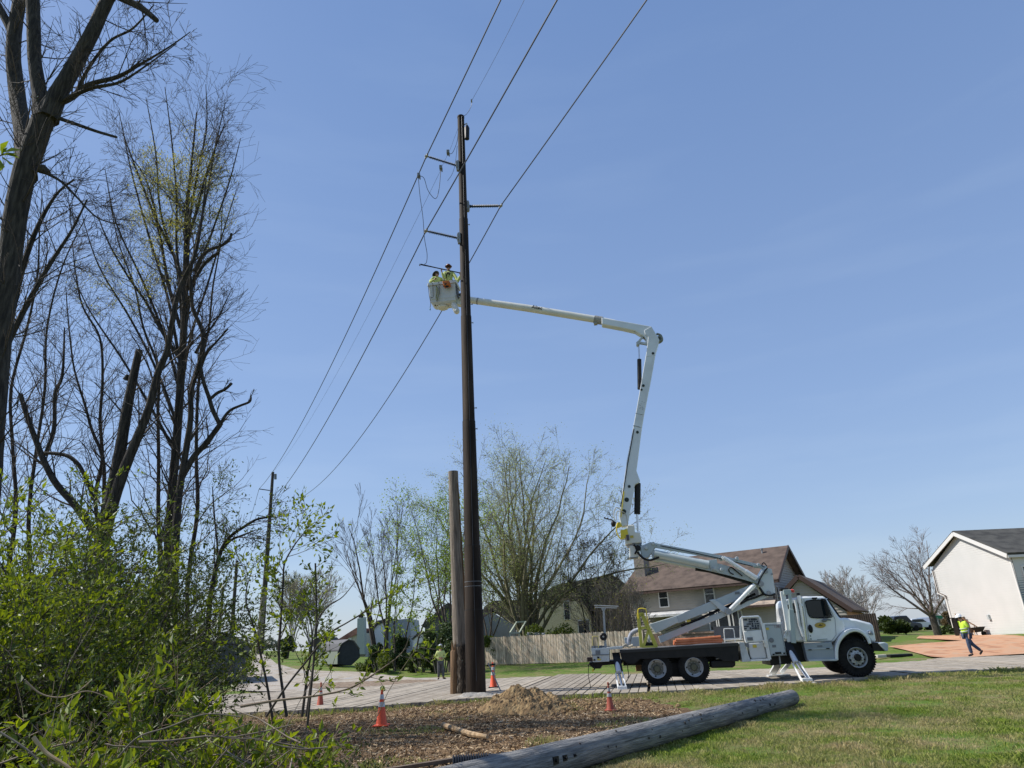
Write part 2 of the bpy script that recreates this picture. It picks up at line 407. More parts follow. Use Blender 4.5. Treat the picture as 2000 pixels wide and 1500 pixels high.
greywood = mat('grey_weathered_wood', (.13, .105, .08), (.235, .195, .15), 7, .9, bump=.9, bscale=14, stretch=(5, 5, .2), c3=(.32, .275, .22))
brownwood = mat('brown_pole_wood', (.11, .065, .03), (.23, .135, .065), 5, .85, bump=.7, bscale=14, stretch=(4, 4, .3))
rottwood = mat('rotten_wood', (.018, .014, .010), (.07, .05, .032), 9, .95, bump=1, bscale=16, stretch=(3, 3, .5), c3=(.38, .34, .28), lo=.4, hi=.8)
wirem = mat('wire_metal', (.03, .035, .045), rough=.5, metal=.3)
polymer = mat('grey_polymer', (.035, .05, .07), rough=.5)
hivis = mat('hi_vis_fabric', (.52, .72, .05), (.42, .62, .05), 8, .8)
hivisp = mat('pale_hi_vis_shirt', (.56, .62, .24), (.46, .52, .16), 8, .85)
jeans = mat('blue_denim', (.03, .045, .085), (.06, .085, .14), 12, .9)
greytr = mat('grey_trouser_cloth', (.07, .075, .08), (.12, .12, .12), 12, .9)
skin = mat('skin', (.42, .23, .15), rough=.55)
boot = mat('boot_leather', (.03, .02, .015), rough=.7)
redhat = mat('brown_hard_hat', (.16, .045, .03), rough=.45)
darkhat = mat('dark_hard_hat', (.03, .022, .022), rough=.45)
whitehat = mat('white_hard_hat', (.78, .78, .78), rough=.3)
strap = mat('harness_strap', (.035, .025, .02), rough=.8)

# ================================================================ POLES AND WIRES
def Gz(px, py): 
    p = GT(px, py); p.z = gz(p.x, p.y); return p
PB = GT(930, 1361); PB.z = -.05; PY = PB.y
PTop = AT(900, 229, PY)
def pole_at(z):
    t = (z-PB.z)/(PTop.z-PB.z); return PB.lerp(PTop, t)
def prad(z): return np.interp(z, [0, 4, 9, 15, 22, 26], [.345, .30, .245, .20, .165, .155])
def pole_px(px, py): return AT(px, py, PY)
t = thing('utility_pole', 'tall dark brown tubular utility pole with stacked insulator arms beside the grey cut-off pole', 'utility pole', PB)
b = MB(); seams = [pole_px(0, y).z for y in ()]
pts = []; rs = []
joints = sorted([AT(925, 1190, PY).z, AT(922, 1065, PY).z, AT(916, 822, PY).z, AT(912, 617, PY).z, AT(907, 427, PY).z])
zs = [-.05]
for j in joints: zs += [j-.03, j]
zs.append(PTop.z)
k = 0
for i, z in enumerate(zs):
    pts.append(pole_at(z)); rs.append(float(prad(z))+(.012 if (i % 2 == 1 and i < len(zs)-1) else -.004))
b.tube(pts, rs, 28); b.build('pole_shaft', polem, t, smooth=True)
for dz in (0, .16):
    b = MB(); z = AT(926, 1146, PY).z+dz; b.lathe(pole_at(z), (0, 0, 1), [(0, prad(z)+.002), (0, prad(z)+.007), (.018, prad(z)+.007), (.018, prad(z)+.002)], 28); b.build('steel_band', dgrey, t)
for j in joints:
    b = MB(); b.lathe(pole_at(j), (0, 0, 1), [(-.05, prad(j)+.002), (-.05, prad(j)+.010), (-.012, prad(j)+.010), (-.012, prad(j)+.002)], 28); b.build('joint_ring', blackm, t)
# ladder bolts and top cap
for j in joints[2:]:
    for dz in (-.35, .5):
        b = MB(); c = pole_at(j+dz); b.lathe(c+Vector((prad(j)-.02, -.05, 0)), (1, 0, .0), [(0, .02), (.09, .02), (.09, .035), (.11, .035)], 8); b.build('step_bolt', steel, t)
c = pole_at(PTop.z); b = MB(); b.lathe(c, (0, 0, 1), [(-.05, .165), (.03, .165), (.06, .1)], 20); b.build('cap', polem, t)
LD = Vector((.442, -.897, 0)); PD = Vector((.897, .442, 0))     # along and across the line
TIP = {}
def insulator(key, ppx, tpx, side, parent=t, base=None, rr=.05, nshed=26):
    z = AT(*ppx, PY).z if base is None else base.z
    P = pole_at(z)+PD*(side*(prad(z)-.02)) if base is None else base
    Y = P.y+side*.65
    T = AT(*tpx, Y)
    TIP[key] = T; d = (T-P); L = d.length; d.normalize()
    m = MB(); m.box(P+d*.06, (.12, .16, .52)); m.box(P+d*.12+Vector((0, 0, 0)), (.05, .26, .3)); m.build('bracket', steel, parent, bevel=.01)
    m = MB(); prof = [(.1, .03)]
    n = nshed; a0, a1 = .16, L-.1
    for i in range(n):
        a = a0+(a1-a0)*i/n; st = (a1-a0)/n
        big = .075 if i % 2 == 0 else .058
        prof += [(a, .028), (a+st*.35, big), (a+st*.5, big), (a+st*.6, .028)]
    prof += [(a1, .03), (L, .03)]
    m.lathe(P, d, prof, 14); ins = m.build('insulator', polymer, parent, smooth=True)
    m = MB(); m.lathe(T-d*.06, d, [(0, .05), (.1, .06), (.14, .03)], 12); m.bar(T-LD*.14, T+LD*.14, .07, .07); m.build('wire_clamp', steel, ins)
insulator('c1', (893, 327), (833, 305), -1)
insulator('c3', (917, 401), (978, 402), 1)
insulator('c2', (899, 468), (832, 451), -1)
# small hanging cylinder near the top
m = MB(); c = AT(912, 272, PY-.2); e = AT(912, 245, PY-.2); m.lathe(c, e-c, [(0, .08), (.02, .11), ((e-c).length*.8, .12), ((e-c).length, .05)], 14)
ar = m.build('surge_arrester', blackm, t, smooth=True)
m = MB(); m.tube([e, e+Vector((0, 0, .12)), pole_at(e.z+.2)+Vector((.1, 0, 0))], .025, 6); m.build('hanger', steel, ar)
m = MB(); m.tube([pole_at(z)+Vector((.05, -prad(z)-.01, 0)) for z in np.linspace(.5, PTop.z-.1, 24)], .008, 5); m.build('ground_wire', wirem, t)

# far pole
YF = 85.
FB = AT(509, 1268, YF); FB.z = ter(FB.x, FB.y); FTop = AT(533, 922, YF)
tf = thing('utility_pole', 'distant dark utility pole at the far end of the gravel road, carrying the same wires', 'utility pole', FB)
m = MB(); m.tube([FB, FB.lerp(FTop, .3), FTop], [.36, .3, .17], 14); m.build('pole_shaft', mat('far_pole_wood', (.04, .032, .028), rough=.8), tf, smooth=True)
FT = {}
for key, a, c_ in (('c1', (527, 958), (506, 955)), ('c3', (530, 983), (552, 980)), ('c2', (521, 1010), (501, 1006)), ('x', (520, 1007), (541, 1012))):
    P = AT(*a, YF); T = AT(*c_, YF+(.7 if key in 'c3x' else -.7)); FT[key] = T
    m = MB(); m.tube([P, T], .06, 8); m.build('insulator', polymer, tf)
m = MB(); a = AT(538, 926, YF); c_ = AT(538, 936, YF); m.tube([a, c_], .16, 8); m.build('surge_arrester', dgrey, tf)
b_ = AT(505, 1262, YF-1.5); m = MB()
oldp = thing('old_pole', 'shorter distant grey pole standing right beside the far utility pole', 'utility pole', Vector((b_.x, b_.y, ter(b_.x, b_.y))))
m.tube([Vector((b_.x, b_.y, ter(b_.x, b_.y))), AT(516, 1150, YF-1.5)], [.34, .3], 10); m.build('pole_shaft', greywood, oldp)
for (bx, by, tx, ty, Y, lab) in ((452, 1235, 463, 1095, 70, 'thin distant wooden pole rising over the roof of the leafy shed'), (427, 1235, 436, 1145, 95, 'second faint distant pole behind the bushes left of the shed')):
    B = AT(bx, by+15, Y); B.z = ter(B.x, B.y); T = AT(tx, ty, Y)
    o = thing('utility_pole', lab, 'utility pole', B); m = MB(); m.tube([B, T], [.22, .14], 10); m.build('pole_shaft', MATS['far_pole_wood'], o)
    m = MB(); m.bar(T+Vector((-.6, 0, -.5)), T+Vector((.6, 0, -.5)), .12); m.build('crossarm', MATS['far_pole_wood'], o)

def in_plane(px, py, P0, D=LD):          # where a view ray meets the vertical plane of the line
    n = Vector((D.y, -D.x, 0)); d = ray(px, py); o = Vector((0, 0, H)); tt = (P0-o).dot(n)/d.dot(n); return o+d*tt
def sagline(A, B, sag, n=40):
    return [A.lerp(B, i/n)-Vector((0, 0, 4*sag*(i/n)*(1-i/n))) for i in range(n+1)]
def wire(name, lab, pts, r, group=None, m=wirem, cat='wire'):
    b = MB(); b.tube(pts, r, 6); o = b.build(name, m); tag(o, lab, cat, group); return o
G1 = 'overhead wires strung along the pole line'
def near_span(T, top):
    Q = in_plane(*top, T); d = Q-T; s = d.dot(LD)
    slope = d.z/s
    # parabola leaving the insulator, passing Q, carried on over and past the camera
    k = .0009; s1 = s
    a = (d.z-k*s*s)/s
    return [T+LD*q+Vector((0, 0, a*q+k*q*q)) for q in np.linspace(0, 62, 50)]
for key, top, sag, lab in (('c1', (978, 0), 1.9, 'leftmost thick overhead wire, held by the topmost insulator arm'), ('c2', (1088, 0), 2.1, 'middle thick overhead wire crossing in front of the pole, held by the lowest insulator arm'), ('c3', (1263, 0), 3.6, 'rightmost thick overhead wire, held by the single arm right of the pole')):
    T = TIP[key]; E = FT[key]
    pts = sagline(E, T, sag)+near_span(T, top)[1:]
    E2 = E+Vector((-22, 48, -1.5)); pts = sagline(E2, E, 1.5, 14)[:-1]+pts
    wire('overhead_wire', lab, pts, .024, G1)
STop = PTop+Vector((.05, 0, .1))
sp = in_plane(1024, 0, STop); k_ = AT(921, 197, PY-.8)
sh = sagline(FTop, AT(862, 330, PY+2), 1.6)
wire('shield_wire', 'thin pale static wire above the left conductor', sh, .007, G1)
q = (sp-k_); pts = [k_+q*x-Vector((0, 0, .4*x*(1-x))) for x in np.linspace(0, 3.2, 20)]
wire('shield_wire', 'thin pale static wire running up from the pole top and out of the picture', pts, .007, G1)
m = MB(); m.box(k_, (.06, .16, .06)); c_ = m.build('wire_grip', steel); tag(c_, 'small metal grip hanging in the air just above the pole top', 'clamp')
def curve(pl, n=10):                     # smooth line through points
    P = [Vector(p) for p in pl]; out = []
    for i in range(len(P)-1):
        a = P[max(i-1, 0)]; b_ = P[i]; c = P[i+1]; d = P[min(i+2, len(P)-1)]
        for j in range(n):
            t_ = j/n; out.append(.5*((2*b_)+(c-a)*t_+(2*a-5*b_+4*c-d)*t_*t_+(3*b_-a-3*c+d)*t_**3))
    return out+[P[-1]]
def cpx(pl, Y): return curve([AT(x, y, Y) for x, y in pl])
J = 'slack jumper cables at the pole'
wire('jumper_cable', 'slack loop of cable hung between the left wire clamp and the small grip', cpx([(818, 343), (828, 348), (836, 372), (850, 388), (857, 372), (861, 332)], PY-.8), .013, J, cat='cable')
wire('jumper_cable', 'long cable dangling from the left wire clamp down to the hot stick', cpx([(817, 345), (820, 380), (826, 425), (829, 465), (834, 495), (833, 512), (829, 516)], PY-1), .013, J, cat='cable')
wire('jumper_cable', 'short curl of cable hanging left of the pole above the top arm', cpx([(895, 250), (893, 275), (884, 298), (876, 300)], PY-.4), .012, J, cat='cable')
wire('jumper_cable', 'thin cable dropping along the left face of the pole behind the top arm', cpx([(893, 285), (889, 320), (883, 340), (874, 353)], PY-.4), .010, J, cat='cable')
wire('jumper_cable', 'short cable curving from the pole tip up to the hanging metal grip', cpx([(903, 228), (912, 222), (920, 208), (921, 198)], PY-.4), .010, J, cat='cable')
wire('tie_wire', 'fine wire rising from the small grip to the pole near its top', [AT(861, 330, PY-.6), AT(880, 290, PY-.4), AT(894, 252, PY-.2)], .006, J, cat='cable')
for (x, y, lab) in ((818, 343, 'metal clamp on the left wire just below the top insulator arm'), (861, 328, 'small metal grip in the air left of the pole'), (875, 298, 'tiny metal grip at the end of the short curl of cable')):
    m = MB(); c_ = AT(x, y, PY-.7); m.box(c_, (.12, .22, .16)); m.box(c_+Vector((.05, 0, -.1)), (.05, .08, .18)); o = m.build('cable_clamp', dgrey, bevel=.01); tag(o, lab, 'clamp')

# cut-off grey pole with its old rotten stub
SB = GT(899, 1359); SB.z = -.05; SY = SB.y
t = thing('old_pole', 'cut-off grey weathered wooden pole left of the tall dark pole', 'utility pole', SB)
ST = AT(885, 921, SY)
m = MB(); n = 18
cc = AT(899, 1265, SY)
pts = [Vector((SB.x, SY, -.05))]+[cc.lerp(ST, i/n) for i in range(n+1)]
rs = [.27]+[.265-.075*i/n+rng.uniform(-.004, .004) for i in range(n+1)]
m.tube(pts, rs, 24); m.build('pole_shaft', greywood, t, smooth=True)
m = MB(); m.prism([ST+Vector((.13, -.12, -.5)), ST+Vector((.20, -.12, -.5)), ST+Vector((.23, -.12, -1.2)), cc+Vector((.31, -.1, .2)), cc+Vector((.2, -.12, .2))], (0, .06, 0)); m.build('splinter_strip', brownwood, t)
m = MB(); a = AT(888, 1361, SY-.12); a.z = -.05; c_ = AT(889, 1270, SY-.12)
m.tube([a, a.lerp(c_, .5), c_+Vector((0, 0, -.05)), c_], [.16, .165, .17, .15], 16)
for q in range(9):
    an = q*.7; m.tube([c_+Vector((.1*math.cos(an), .1*math.sin(an), -.1)), c_+Vector((.13*math.cos(an), .13*math.sin(an), rng.uniform(.1, .35)))], [.05, .008], 5)
m.build('splice_timber', brownwood, t, smooth=True)
m = MB(); a = AT(905, 1361, SY-.15); a.z = -.05; c_ = AT(904, 1262, SY-.15)
pts = [a.lerp(c_, i/10)+Vector((rng.uniform(-.02, .02), 0, 0)) for i in range(11)]
m.tube(pts, [.24+rng.uniform(-.025, .02) for _ in pts], 14); 
for q in range(14):
    an = q*.5; m.tube([c_+Vector((.15*math.cos(an), .15*math.sin(an), -.15)), c_+Vector((.17*math.cos(an), .17*math.sin(an), rng.uniform(.02, .25)))], [.05, .008], 5)
m.build('rotten_stub', rottwood, t, smooth=True)

# lying pole
LA = GT(1552, 1378); LB = GT(985, 1512) if False else Vector((-1.3, 9.3, 0))
e1 = AT(1552, 1360, LA.y-.1); e1.z = .17+gz(e1.x, e1.y)
t_ = thing('fallen_pole', 'grey wooden utility pole lying on the grass across the front', 'utility pole', (e1+LB)/2)
nb = GT(1110, 1500); 
B2 = AT(1040, 1500, 10.6); 
def logc(px, py, r):                     # centre of a log of radius r lying on the ground, seen at pixel
    p = GT(px, py, r+.0); return p
L1 = logc(1545, 1361, .17); L2 = logc(1300, 1424, .185); L3 = logc(1100, 1477, .20)
d = (L3-L1).normalized(); L0 = L1-d*.05; L4 = L3+d*3.2
pts = [L0.lerp(L4, i/24) for i in range(25)]
pts = [Vector((p.x, p.y, .155+.05*i/24)) for i, p in enumerate(pts)]
m = MB(); m.tube(pts, [.165+.045*i/24+rng.uniform(-.003, .003) for i in range(25)], 32)
m.build('log_shaft', mat('grey_log_wood', (.13, .127, .122), (.205, .20, .19), 5, .9, bump=.9, bscale=12, stretch=(.5, 6, 6), c3=(.30, .285, .26), rotz=math.atan2(d.y, d.x), detail=8), t_, smooth=True)
m = MB()
for px_, py_ in ((1112, 1471),):
    p = L3.copy()
pn = pts[0].lerp(pts[-1], (L3-L0).length/(L4-L0).length)
side = Vector((d.y, -d.x, 0)); side = side if side.y < 0 else -side
ax = Matrix((d, side.cross(d).normalized(), side)).transposed()
for off, sz in ((.55, .09), (.3, .07), (.02, .035)):
    c_ = pn+d*off*.8+side*.185+Vector((0, 0, .03))
    m = MB(); m.box(c_, (sz*1.2, sz, .05), ax); m.lathe(c_, side, [(.02, sz*.25), (.05, sz*.25), (.05, sz*.1)], 8); m.build('bolt_plate', blackm, t_)
# rough sawn far end, knots
m = MB(); e0 = pts[0]; m.lathe(e0+d*.01, -d, [(.012, .168), (.03, .155), (.028, .08), (.034, .0)], 22)
for q in range(16):
    an = q*.39; sx = side*math.cos(an)*.14+Vector((0, 0, math.sin(an)*.14)); m.tube([e0+sx, e0+sx-d*rng.uniform(.02, .07)], [.03, .006], 5)
m.build('sawn_end', brownwood, t_)
m = MB()
for i in range(26):
    s0 = rng.uniform(.3, 9); an = rng.uniform(-.2, 1.5); f0 = s0/(L4-L0).length; c0 = pts[0].lerp(pts[-1], f0); rr = .165+.045*f0
    o = side*math.cos(an)*rr+Vector((0, 0, math.sin(an)*rr)); m.ball(c0+o*.985, rng.uniform(.012, .028), None, None, 8)
m.build('knot', mat('knot_wood', (.05, .042, .035), rough=.9), t_)
# crack lines on the log
m = MB()
for i in range(18):
    s0 = rng.uniform(.3, 8.5); ln = rng.uniform(.4, 2.0); an = rng.uniform(-.3, 1.5)
    c0 = pts[0].lerp(pts[-1], s0/(L4-L0).length); c1 = pts[0].lerp(pts[-1], (s0+ln)/(L4-L0).length)
    rr = .165+.045*s0/(L4-L0).length
    o = side*math.cos(an)*(rr-.001)+Vector((0, 0, math.sin(an)*(rr-.001)))
    m.tube([c0+o, (c0+c1)/2+o*1.005, c1+o], [.0005, .004, .0005], 4)
m.build('drying_crack', blackm, t_)

# corrugated pipe and the board behind it
pa = GT(884, 1492, .12); pb_ = GT(1010, 1484, .12); d = (pb_-pa).normalized()
m = MB(); prof = []; s_ = 0; L = 1.6
while s_ < L:
    if abs(s_-.55) < .07: prof += [(s_, .105), (s_+.03, .105)]; s_ += .03
    else: prof += [(s_, .095), (s_+.008, .12), (s_+.022, .12), (s_+.03, .095)]; s_ += .035
m.lathe(Vector((pa.x, pa.y, .11)), Vector((d.x, d.y, 0)), [(.0, .085)]+prof, 26)
o = m.build('corrugated_pipe', mat('black_plastic_pipe', (.018, .02, .024), rough=.35), smooth=False); tag(o, 'black corrugated drain pipe lying behind the near end of the grey log', 'pipe')
a = GT(800, 1497, .04); c_ = GT(915, 1479, .04)
m = MB(); m.bar(a-(c_-a)*.4, c_, .1, .05); o = m.build('wooden_board', mat('dark_board', (.09, .065, .045), (.15, .11, .075), 6, .9)); tag(o, 'narrow brown board on the chips left of the black pipe', 'board')
m = MB(); pts = [GT(x, y, .05) for x, y in ((866, 1416), (893, 1425), (920, 1434), (952, 1439))]
m.tube(pts, [.06, .05, .055, .035], 8); m.tube([pts[1], pts[1]+Vector((-.15, .15, .1))], [.03, .012], 6)
o = m.build('branch', mat('peeled_branch', (.32, .21, .11), (.44, .32, .19), 9, .9), smooth=True); tag(o, 'thick peeled branch lying on the wood chips in front of the dirt pile', 'branch')

# dirt pile
DP = GT(1018, 1388); 
def pile(name, lab, c, rx, ry, h, m, seed, n=56):
    vs = []; fs = []
    for i in range(n+1):
        for j in range(n+1):
            u = i/n*2-1; v = j/n*2-1
            x = u*rx*1.3; y = v*ry*1.3; r = math.hypot(x/rx, y/ry)
            a = math.atan2(v, u); rr = r*(1+.18*mnoise.noise((math.cos(a)*1.3, math.sin(a)*1.3, seed)))
            z = h*(max(0, math.cos(min(1, rr)*math.pi/2))**1.25)
            z = z+(.30*mnoise.noise((x*2.0, y*2.0, seed))+.16*mnoise.noise((x*6, y*6, seed))+.13*abs(mnoise.noise((x*15, y*15, seed)))+.07*mnoise.noise((x*32, y*32, seed)))*min(1, max(0, 1.15-rr)*2)*h*1.2-.05*min(1, max(0, rr-.9)*5)
            vs.append((c[0]+x, c[1]+y, gz(c[0]+x, c[1]+y)+z-.015))
    for i in range(n):
        for j in range(n): k = i*(n+1)+j; fs.append((k, k+n+1, k+n+2, k+1))
    o = mesh_obj(name, vs, fs, m, smooth=False); tag(o, lab, 'dirt pile'); return o
clay = mat('clay_spoil', (.12, .075, .034), (.23, .15, .068), 6, .95, bump=1, bscale=30, c3=(.32, .225, .11))
pile('dirt_pile', 'heap of freshly dug yellow brown clay beside the foot of the tall pole', (GT(1022, 1384).x, GT(1022, 1384).y), 1.35, 1.2, .5, clay, 2.2, 90)
pile('gravel_mound', 'low mound of pale grey spoil round the foot of the tall pole', (PB.x+.1, PB.y-.9), 1.3, .7, .22, mat('pale_spoil', (.25, .23, .20), (.38, .36, .32), 14, .95, bump=.8, bscale=40), 5.1, 30)
clods = MB()
# ---------------------------------------------------------------- cones
def cone(px, py, hpx, lab, faded=False, seed=0, Y=None):
    B = GT(px, py) if Y is None else AT(px, py, Y)
    z0 = gz(B.x, B.y) if Y is None else B.z
    B.z = z0
    t = thing('traffic_cone', lab, 'traffic cone', B, 'traffic cones round the work area')
    h = .91*hpx*((B-Vector((0, 0, H))).dot(FWv))/F/.94
    m_ = orange if not faded else mat('faded_orange_plastic', (.42, .085, .04), (.33, .06, .03), 6, .6)
    bw = h*.24
    m = MB(); m.box(B+Vector((0, 0, .02)), (bw*2, bw*2, .035)); m.build('base', m_ if not Y else blackm, t, bevel=.02)
    rad = lambda q: h*(.175-.145*q)
    def seg(a, b_, e=0): return [(h*a+.03, rad(a)+e), (h*b_+.03, rad(b_)+e)]
    m = MB(); m.lathe(B, (0, 0, 1), [(.03, h*.2)]+seg(.04, 1.0)[:]+[(h+.03, h*.022)], 24); m.build('cone_body', m_, t, smooth=True)
    for a, b_ in ((.52, .66), (.74, .88)):
        m = MB(); m.lathe(B, (0, 0, 1), seg(a, b_, .006), 24); m.build('reflective_band', reflect if not faded else mat('dirty_band', (.38, .36, .33), (.5, .48, .45), 14, .6), t, smooth=True)
    m = MB(); m.lathe(B, (0, 0, 1), [(h+.02, h*.03), (h+.05, h*.045), (h*1.06+.05, h*.04), (h*1.06+.06, .01)], 14); m.build('top_knob', m_, t, smooth=True)
    return t
cone(745, 1417, 64, 'bright orange traffic cone on the chips, the largest and nearest one')
cone(1192, 1384, 46, 'faded dirty traffic cone at the edge of the chips below the rear of the truck', True)
cone(964, 1343, 42, 'bright orange traffic cone on the timber mats right of the tall pole', Y=26.6)
cone(625, 1382, 42, 'short faded orange marker cone half hidden behind the sapling', True)
# tool leaning on the cone by the pole
A0 = AT(953, 1295, 26.4); A1 = AT(978, 1346, 26.0); A1.z = .1
t = thing('tamping_bar', 'long grey bar with a crosspiece leaning between the tall pole and the cone', 'tool', A1)
m = MB(); m.tube([A0, A1], .02, 8); m.build('shaft', steel, t)
m = MB(); m.tube([AT(951, 1300, 26.4), AT(967, 1297, 26.4)], .028, 8); m.build('crossbar', blackm, t)
m = MB(); m.tube([AT(967, 1297, 26.4), AT(965, 1318, 26.5)], .018, 8); m.build('crossbar_end', steel, t)
# ================================================================ BUCKET TRUCK
TY = 24.75                              # the near side of the truck
TB = AT(1320, 1336, TY); TB.z = .1
W = 2.45; YAW = R(-8)                   # the truck stands turned a little, its nose nearer to the camera
R0 = Vector((TB.x, TY+W/2, .1)); RZ = Matrix.Rotation(YAW, 3, 'Z'); RZi = RZ.inverted()
def LW(p): return R0+RZ @ (Vector(p)-R0)          # truck frame -> world
def WL(p): return R0+RZi @ (Vector(p)-R0)
def PY_(px, py, y):                     # seen point on the plane y of the truck frame
    o = WL(Vector((0, 0, H))); d = RZi @ ray(px, py); return o+d*((y-o.y)/d.y)
def cpt(pl, y): return curve([PY_(a, b, y) for a, b in pl])
truck = thing('bucket_truck', 'white utility bucket truck parked on timber mats, booms reaching over to the tall pole', 'truck', R0)
truck.rotation_euler = (0, 0, YAW)
def P(px, py, o=0.): return PY_(px, py, TY+o)
def PP(pl, o=0.): return [P(x, y, o) for x, y in pl]
def prof(pl, o, th, name, m, parent=truck, bevel=.012, label=None, smooth=False):
    """side outline traced on the plane o behind the truck's near side, pushed th deeper"""
    b = MB(); b.prism(PP(pl, o), (0, th, 0)); return b.build(name, m, parent, bevel=bevel, label=label, smooth=smooth)
Z = Vector
# ---- wheels
def wheel(px, py, r, rimr, o, wdt, dual=False, hubm=None, name='wheel', holes=0, label=None):
    c = P(px, py, o); c.z = max(c.z, .1+r) if abs(c.z-.1-r) > .12 else .1+r
    m = MB()
    pr = [(.0, rimr), (.02, r*.80), (.03, r*.95), (.07, r), (wdt-.07, r), (wdt-.03, r*.95), (wdt, rimr)]
    m.lathe(c, (0, 1, 0), pr, 48, False)
    n = 44
    for k in range(n):                   # tread blocks
        a = 2*math.pi*k/n; d = Vector((math.cos(a), 0, math.sin(a)))
        ax = Matrix((Vector((-d.z, 0, d.x)), Vector((0, 1, 0)), d)).transposed()
        m.box(c+d*(r+.002)+Vector((0, wdt/2, 0)), (2*math.pi*r/n*.55, wdt*.86, .03), ax)
        m.box(c+d*(r*.93)+Vector((0, .03, 0)), (2*math.pi*r/n*.5, .05, .09), ax)
    wh = m.build(name, rubber, truck, smooth=True, label=label)
    m = MB()
    m.lathe(c, (0, 1, 0), [(-.01, rimr), (-.025, rimr*.97), (.02, rimr*.9), (.12, rimr*.84), (.15 if dual else .045, rimr*.70)], 36, False)
    m.mi = 1; m.lathe(c, (0, 1, 0), [(.148 if dual else .044, rimr*.72), (.15 if dual else .0, rimr*.55), (.16 if dual else -.02, rimr*.40), (.165 if dual else -.02, .0)], 36, False)
    m.mi = 2
    for k in range(10):
        a = 2*math.pi*k/10; d = Vector((math.cos(a), 0, math.sin(a))); y = .13 if dual else -.03
        m.lathe(c+d*rimr*.48+Vector((0, y-.015, 0)), (0, 1, 0), [(0, .013), (.05, .018)], 6)
    m.mi = 3
    for k in range(holes):
        a = 2*math.pi*(k+.5)/holes; d = Vector((math.cos(a), 0, math.sin(a)))
        m.lathe(c+d*rimr*(.80 if dual else .72)+Vector((0, .09 if dual else .02, 0)), Vector((0, 1, 0)), [(-.0, rimr*.09), (.05, rimr*.09)], 10)
    rim = m.build('rim', [mat('wheel_rim_paint', (.50, .51, .50), (.40, .41, .41), 5, .4), mat('shaded_rear_disc', (.13, .13, .10), (.2, .2, .17), 9, .6) if dual else mat('wheel_rim_paint', (.5, .51, .5)), steel, blackm], wh, smooth=True)  # rear disc is a darker olive: shade of the deep dish put into colour
    m = MB(); hr = rimr*.36
    pro = -.10 if not dual else .04
    m.lathe(c, (0, 1, 0), [(pro, 0), (pro, hr*.8), (pro+.03, hr), (.15, hr)], 20); m.build('hub', hubm, wh, smooth=True)
    return c
hub_o = mat('olive_hub', (.10, .10, .06), rough=.7)
rw1 = wheel(1284, 1309.5, .50, .30, .02, .27, True, hub_o, holes=5)
rw2 = wheel(1356, 1305, .50, .30, .02, .27, True, hub_o, holes=5)
for c in (rw1, rw2):
    for o in (.30, W-.57, W-.29):
        m = MB(); m.lathe(Z((c.x, TY+o, c.z)), (0, 1, 0), [(0, .3), (.02, .42), (.05, .5), (.22, .5), (.25, .42), (.27, .3)], 36); m.build('wheel', rubber, truck, smooth=True, label='inner or far side rear wheel')
fwc = wheel(1675.5, 1289, .565, .31, .0, .40, False, blackm, holes=10, label='larger front wheel')
m = MB(); c = Z((fwc.x, TY+W-.42, fwc.z)); m.lathe(c, (0, 1, 0), [(0, .3), (.02, .48), (.06, .565), (.34, .565), (.4, .48), (.4, .3)], 40); m.build('wheel', rubber, truck, smooth=True, label='far side front wheel')
m = MB(); 
for c in (rw1, rw2): m.tube([c+Z((0, .2, 0)), c+Z((0, W-.2, 0))], .09, 10)
m.ball(rw1+Z((0, W/2, 0)), .22); m.ball(rw2+Z((0, W/2, 0)), .22); m.bar(rw1+Z((0, .45, .02)), rw2+Z((0, .45, .02)), .12, .2); m.bar(rw1+Z((0, W-.45, .02)), rw2+Z((0, W-.45, .02)), .12, .2)
m.build('rear_axle', blackm, truck)
m = MB(); m.tube([fwc+Z((0, .2, 0)), fwc+Z((0, W-.2, 0))], .09, 10); m.build('front_axle', blackm, truck)
# ---- frame rails
zb = .1
m = MB()
xa = P(1216, 1290).x; xb = P(1700, 1260).x
for o in (.75, W-.85): m.bb((xa, TY+o, .72), (xb, TY+o+.1, .98))
for x in np.linspace(xa+.3, xb-.3, 9): m.bb((x, TY+.8, .76), (x+.1, TY+W-.8, .94))
m.build('chassis_frame', blackm, truck)
# ---- deck
m = MB(); pl = [(1210, 1270), (1442, 1256), (1443, 1292), (1414, 1291), (1394, 1282), (1250, 1287), (1240, 1296), (1228, 1296), (1214, 1288)]
m.prism(PP(pl, .0), (0, .05, 0)); m.build('deck_side_skirt', blackm, truck)
m = MB(); a = P(1210, 1270, -.03); b = P(1442, 1255.5, -.03)
m.prism([a, b, b-Z((0, 0, .09)), a-Z((0, 0, .09))], (0, .05, 0)); m.build('deck_edge_rail', mat('black_rail', (.014, .014, .015), rough=.4), truck)
m = MB(); m.prism([a+Z((0, .02, .005)), b+Z((0, .02, .005)), b+Z((0, .02, -.09)), a+Z((0, .02, -.09))], (0, W-.04, 0)); m.build('deck', mat('deck_plate', (.10, .10, .10), (.16, .155, .15), 7, .7), truck)
prof([(1388, 1291), (1436, 1286), (1437, 1300), (1431, 1304), (1389, 1305)], .12, .55, 'air_tank_box', blackm, bevel=.04)
m = MB(); a = P(1398, 1287, .08); m.bar(a, P(1436, 1284.5, .08), .02); m.build('grab_bar', steel, truck)
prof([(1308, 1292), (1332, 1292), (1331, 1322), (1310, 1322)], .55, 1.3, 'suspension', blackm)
prof([(1241, 1294), (1254, 1294), (1255, 1311), (1242, 1311)], 1.9, .4, 'timber_chock', mat('chock_wood', (.40, .25, .13), (.48, .32, .18), 5, .8))
